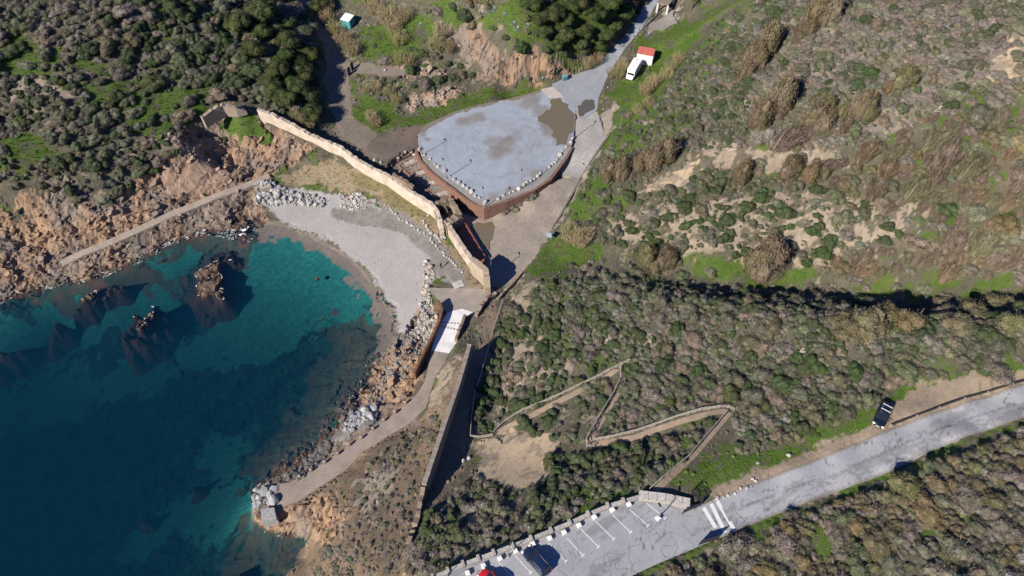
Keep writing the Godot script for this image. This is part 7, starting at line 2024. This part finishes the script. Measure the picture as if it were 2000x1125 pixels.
	for e in ["under_a", "under_b", "under_c", "under_d", "under_e"]:
		reef("sunken_reef", {"under_a": "long sunken reef off the left shore", "under_b": "sunken reef below the foam-capped rock", "under_c": "round sunken reef near the bottom of the bay", "under_d": "small sunken reef off the promenade tip", "under_e": "sunken weed-covered rock round the islet nearest the beach"}[e], e, -3.2 if e in ["under_c", "under_d"] else -1.6, [[.05, .035, .03], [.09, .06, .05]])

func special_plants() -> void:
	rng.seed = 21
	var i := 0
	for s in spots("trees"):
		var at := on_ground(s[0])
		var r: float = s[1]
		var t := thing("evergreen_tree", "%s evergreen tree %s, nearest the %s" % ["large" if r > 3.3 else "dark" if r > 2.9 else "small", "beside the shaded dirt track" if at.x < -40 else "on the hill above the valley road", landmark(at)], "tree", at, rng.randf() * TAU, "evergreen trees by the track" if at.x < -40 else "evergreen trees by the valley road")
		var m := Mesher.new()
		m.tube(Vector3(0, -0.3, 0), Vector3(0.1, r * 0.9, 0.05), 0.09 * r, 0.06 * r, 7)
		for k in 4:
			var a := TAU * k / 4 + rng.randf()
			m.tube(Vector3(0.06, r * 0.55, 0.03), Vector3(cos(a) * r * 0.5, r * 1.05, sin(a) * r * 0.5), 0.045 * r, 0.02 * r, 5)
		part(t, "trunk", m.done(), M.bark)
		var c := part(t, "crown", shapes.tree[i % 3], M["leaf%d" % (rng.randi() % 3)])
		c.scale = Vector3.ONE * r
		i += 1
	for s in spots("canes"):
		var at := on_ground(s[0])
		var o := part(self, "cane_clump", shapes.cane[i % 3], M["leaf%d" % (rng.randi() % 3)])
		o.transform = Transform3D(Basis(Vector3.UP, rng.randf() * TAU).scaled(Vector3(s[1] * 0.85, s[1], s[1] * 0.85)), at)
		var spot := "beside the lane under the tan slope" if at.z > -130 and at.x > 0 else "between garage and valley slope" if at.x > 20 else "by the dirt track"
		tag(o, "straw-coloured cane clump " + spot + ", nearest the " + landmark(at), "cane clump", "cane clumps " + spot)
		i += 1
	# agaves
	var m := Mesher.new()
	for k in 26:
		var a := k * 2.4
		var up := lerpf(0.15, 1.3, k / 26.0)
		var d := Vector3(cos(a) * cos(up), sin(up), sin(a) * cos(up))
		var s := Vector3(-sin(a), 0, cos(a))
		var g := rng.randf_range(0.85, 1.15)
		m.col = Color(.30 * g, .33 * g, .31 * g)
		var p0 := d * 0.08
		var p1 := d * 0.45 + Vector3(0, 0.02, 0)
		var p2 := d * 0.95 - Vector3(0, 0.08, 0)
		m.quad(p0 - s * 0.05, p0 + s * 0.05, p1 + s * 0.075, p1 - s * 0.075)
		m.tri(p1 - s * 0.075, p1 + s * 0.075, p2)
		m.quad(p0 - s * 0.05, p0 - Vector3(0, 0.05, 0), p1 - Vector3(0, 0.05, 0), p1 - s * 0.075)
		m.quad(p0 + s * 0.05, p0 - Vector3(0, 0.05, 0), p1 - Vector3(0, 0.05, 0), p1 + s * 0.075)
	var ag := m.done()
	var n := 0
	for s in spots("agaves"):
		var o := part(self, "agave", ag, M.plain)
		o.transform = Transform3D(Basis(Vector3.UP, rng.randf() * TAU).scaled(Vector3.ONE * s[1]), on_ground(s[0]))
		var spot := "on top of the rock cutting" if n < 7 else "on the grassy knoll by the teal cabin" if n < 11 else "in the hedge beside the valley road"
		tag(o, "silvery spiky agave " + spot, "agave", "agaves " + spot)
		n += 1
	# palm
	var at := on_ground(pts("palm")[0])
	var t := thing("palm_tree", "small palm tree in the plot behind the carport", "palm tree", at)
	m = Mesher.new()
	for k in 8: m.tube(Vector3(0, k * 0.4 - 0.2, 0), Vector3(0.02 * k, k * 0.4 + 0.2, 0), 0.26, 0.22, 8)
	part(t, "trunk", m.done(), M.bark)
	m = Mesher.new()
	for k in 30:
		var a := k * 2.4
		var up := lerpf(-0.2, 1.2, k / 30.0)
		var d := Vector3(cos(a), 0, sin(a))
		var last := Vector3(0.14, 3.0, 0)
		for q in 6:
			var f := (q + 1) / 6.0
			var p := Vector3(0.14, 3.0, 0) + d * cos(up) * 2.0 * f + Vector3(0, sin(up) * 1.8 * f - 1.3 * f * f, 0)
			var s := Vector3(-d.z, 0, d.x) * 0.32 * (1.1 - f)
			var g := rng.randf_range(0.8, 1.2)
			m.col = Color(.085 * g, .12 * g, .04 * g)
			m.tri(last, p, p + s + Vector3(0, -0.12, 0)); m.tri(last, p, p - s + Vector3(0, -0.12, 0))
			last = p
	part(t, "crown", m.done(), M.leaf)
	# bleached dead branches
	for v in pts("branches"):
		m = Mesher.new()
		m.col = Color(.46, .41, .37)
		var q := Vector3.ZERO
		for k in 7:
			var d := Vector3(rng.randf_range(0.2, 1), rng.randf_range(0.05, 0.6), rng.randf_range(-0.8, 0.3)).normalized()
			var l := rng.randf_range(0.9, 2.2)
			m.tube(q, q + d * l, 0.07, 0.03, 5)
			for j in 3: m.tube(q + d * l * (0.4 + 0.2 * j), q + d * l * (0.4 + 0.2 * j) + (d + Vector3(rng.randf_range(-1, 1), rng.randf_range(0, 0.7), rng.randf_range(-1, 1))).normalized() * 0.7, 0.035, 0.012, 4)
			if k % 3 == 2: q += Vector3(0.4, 0.1, -0.2)
		var o := part(self, "dead_branch", m.done(), M.plain)
		o.position = on_ground(v, 0.25)
		tag(o, "bleached dead branches lying in the scrub of the right hillside", "dead branch", "bleached dead branches")
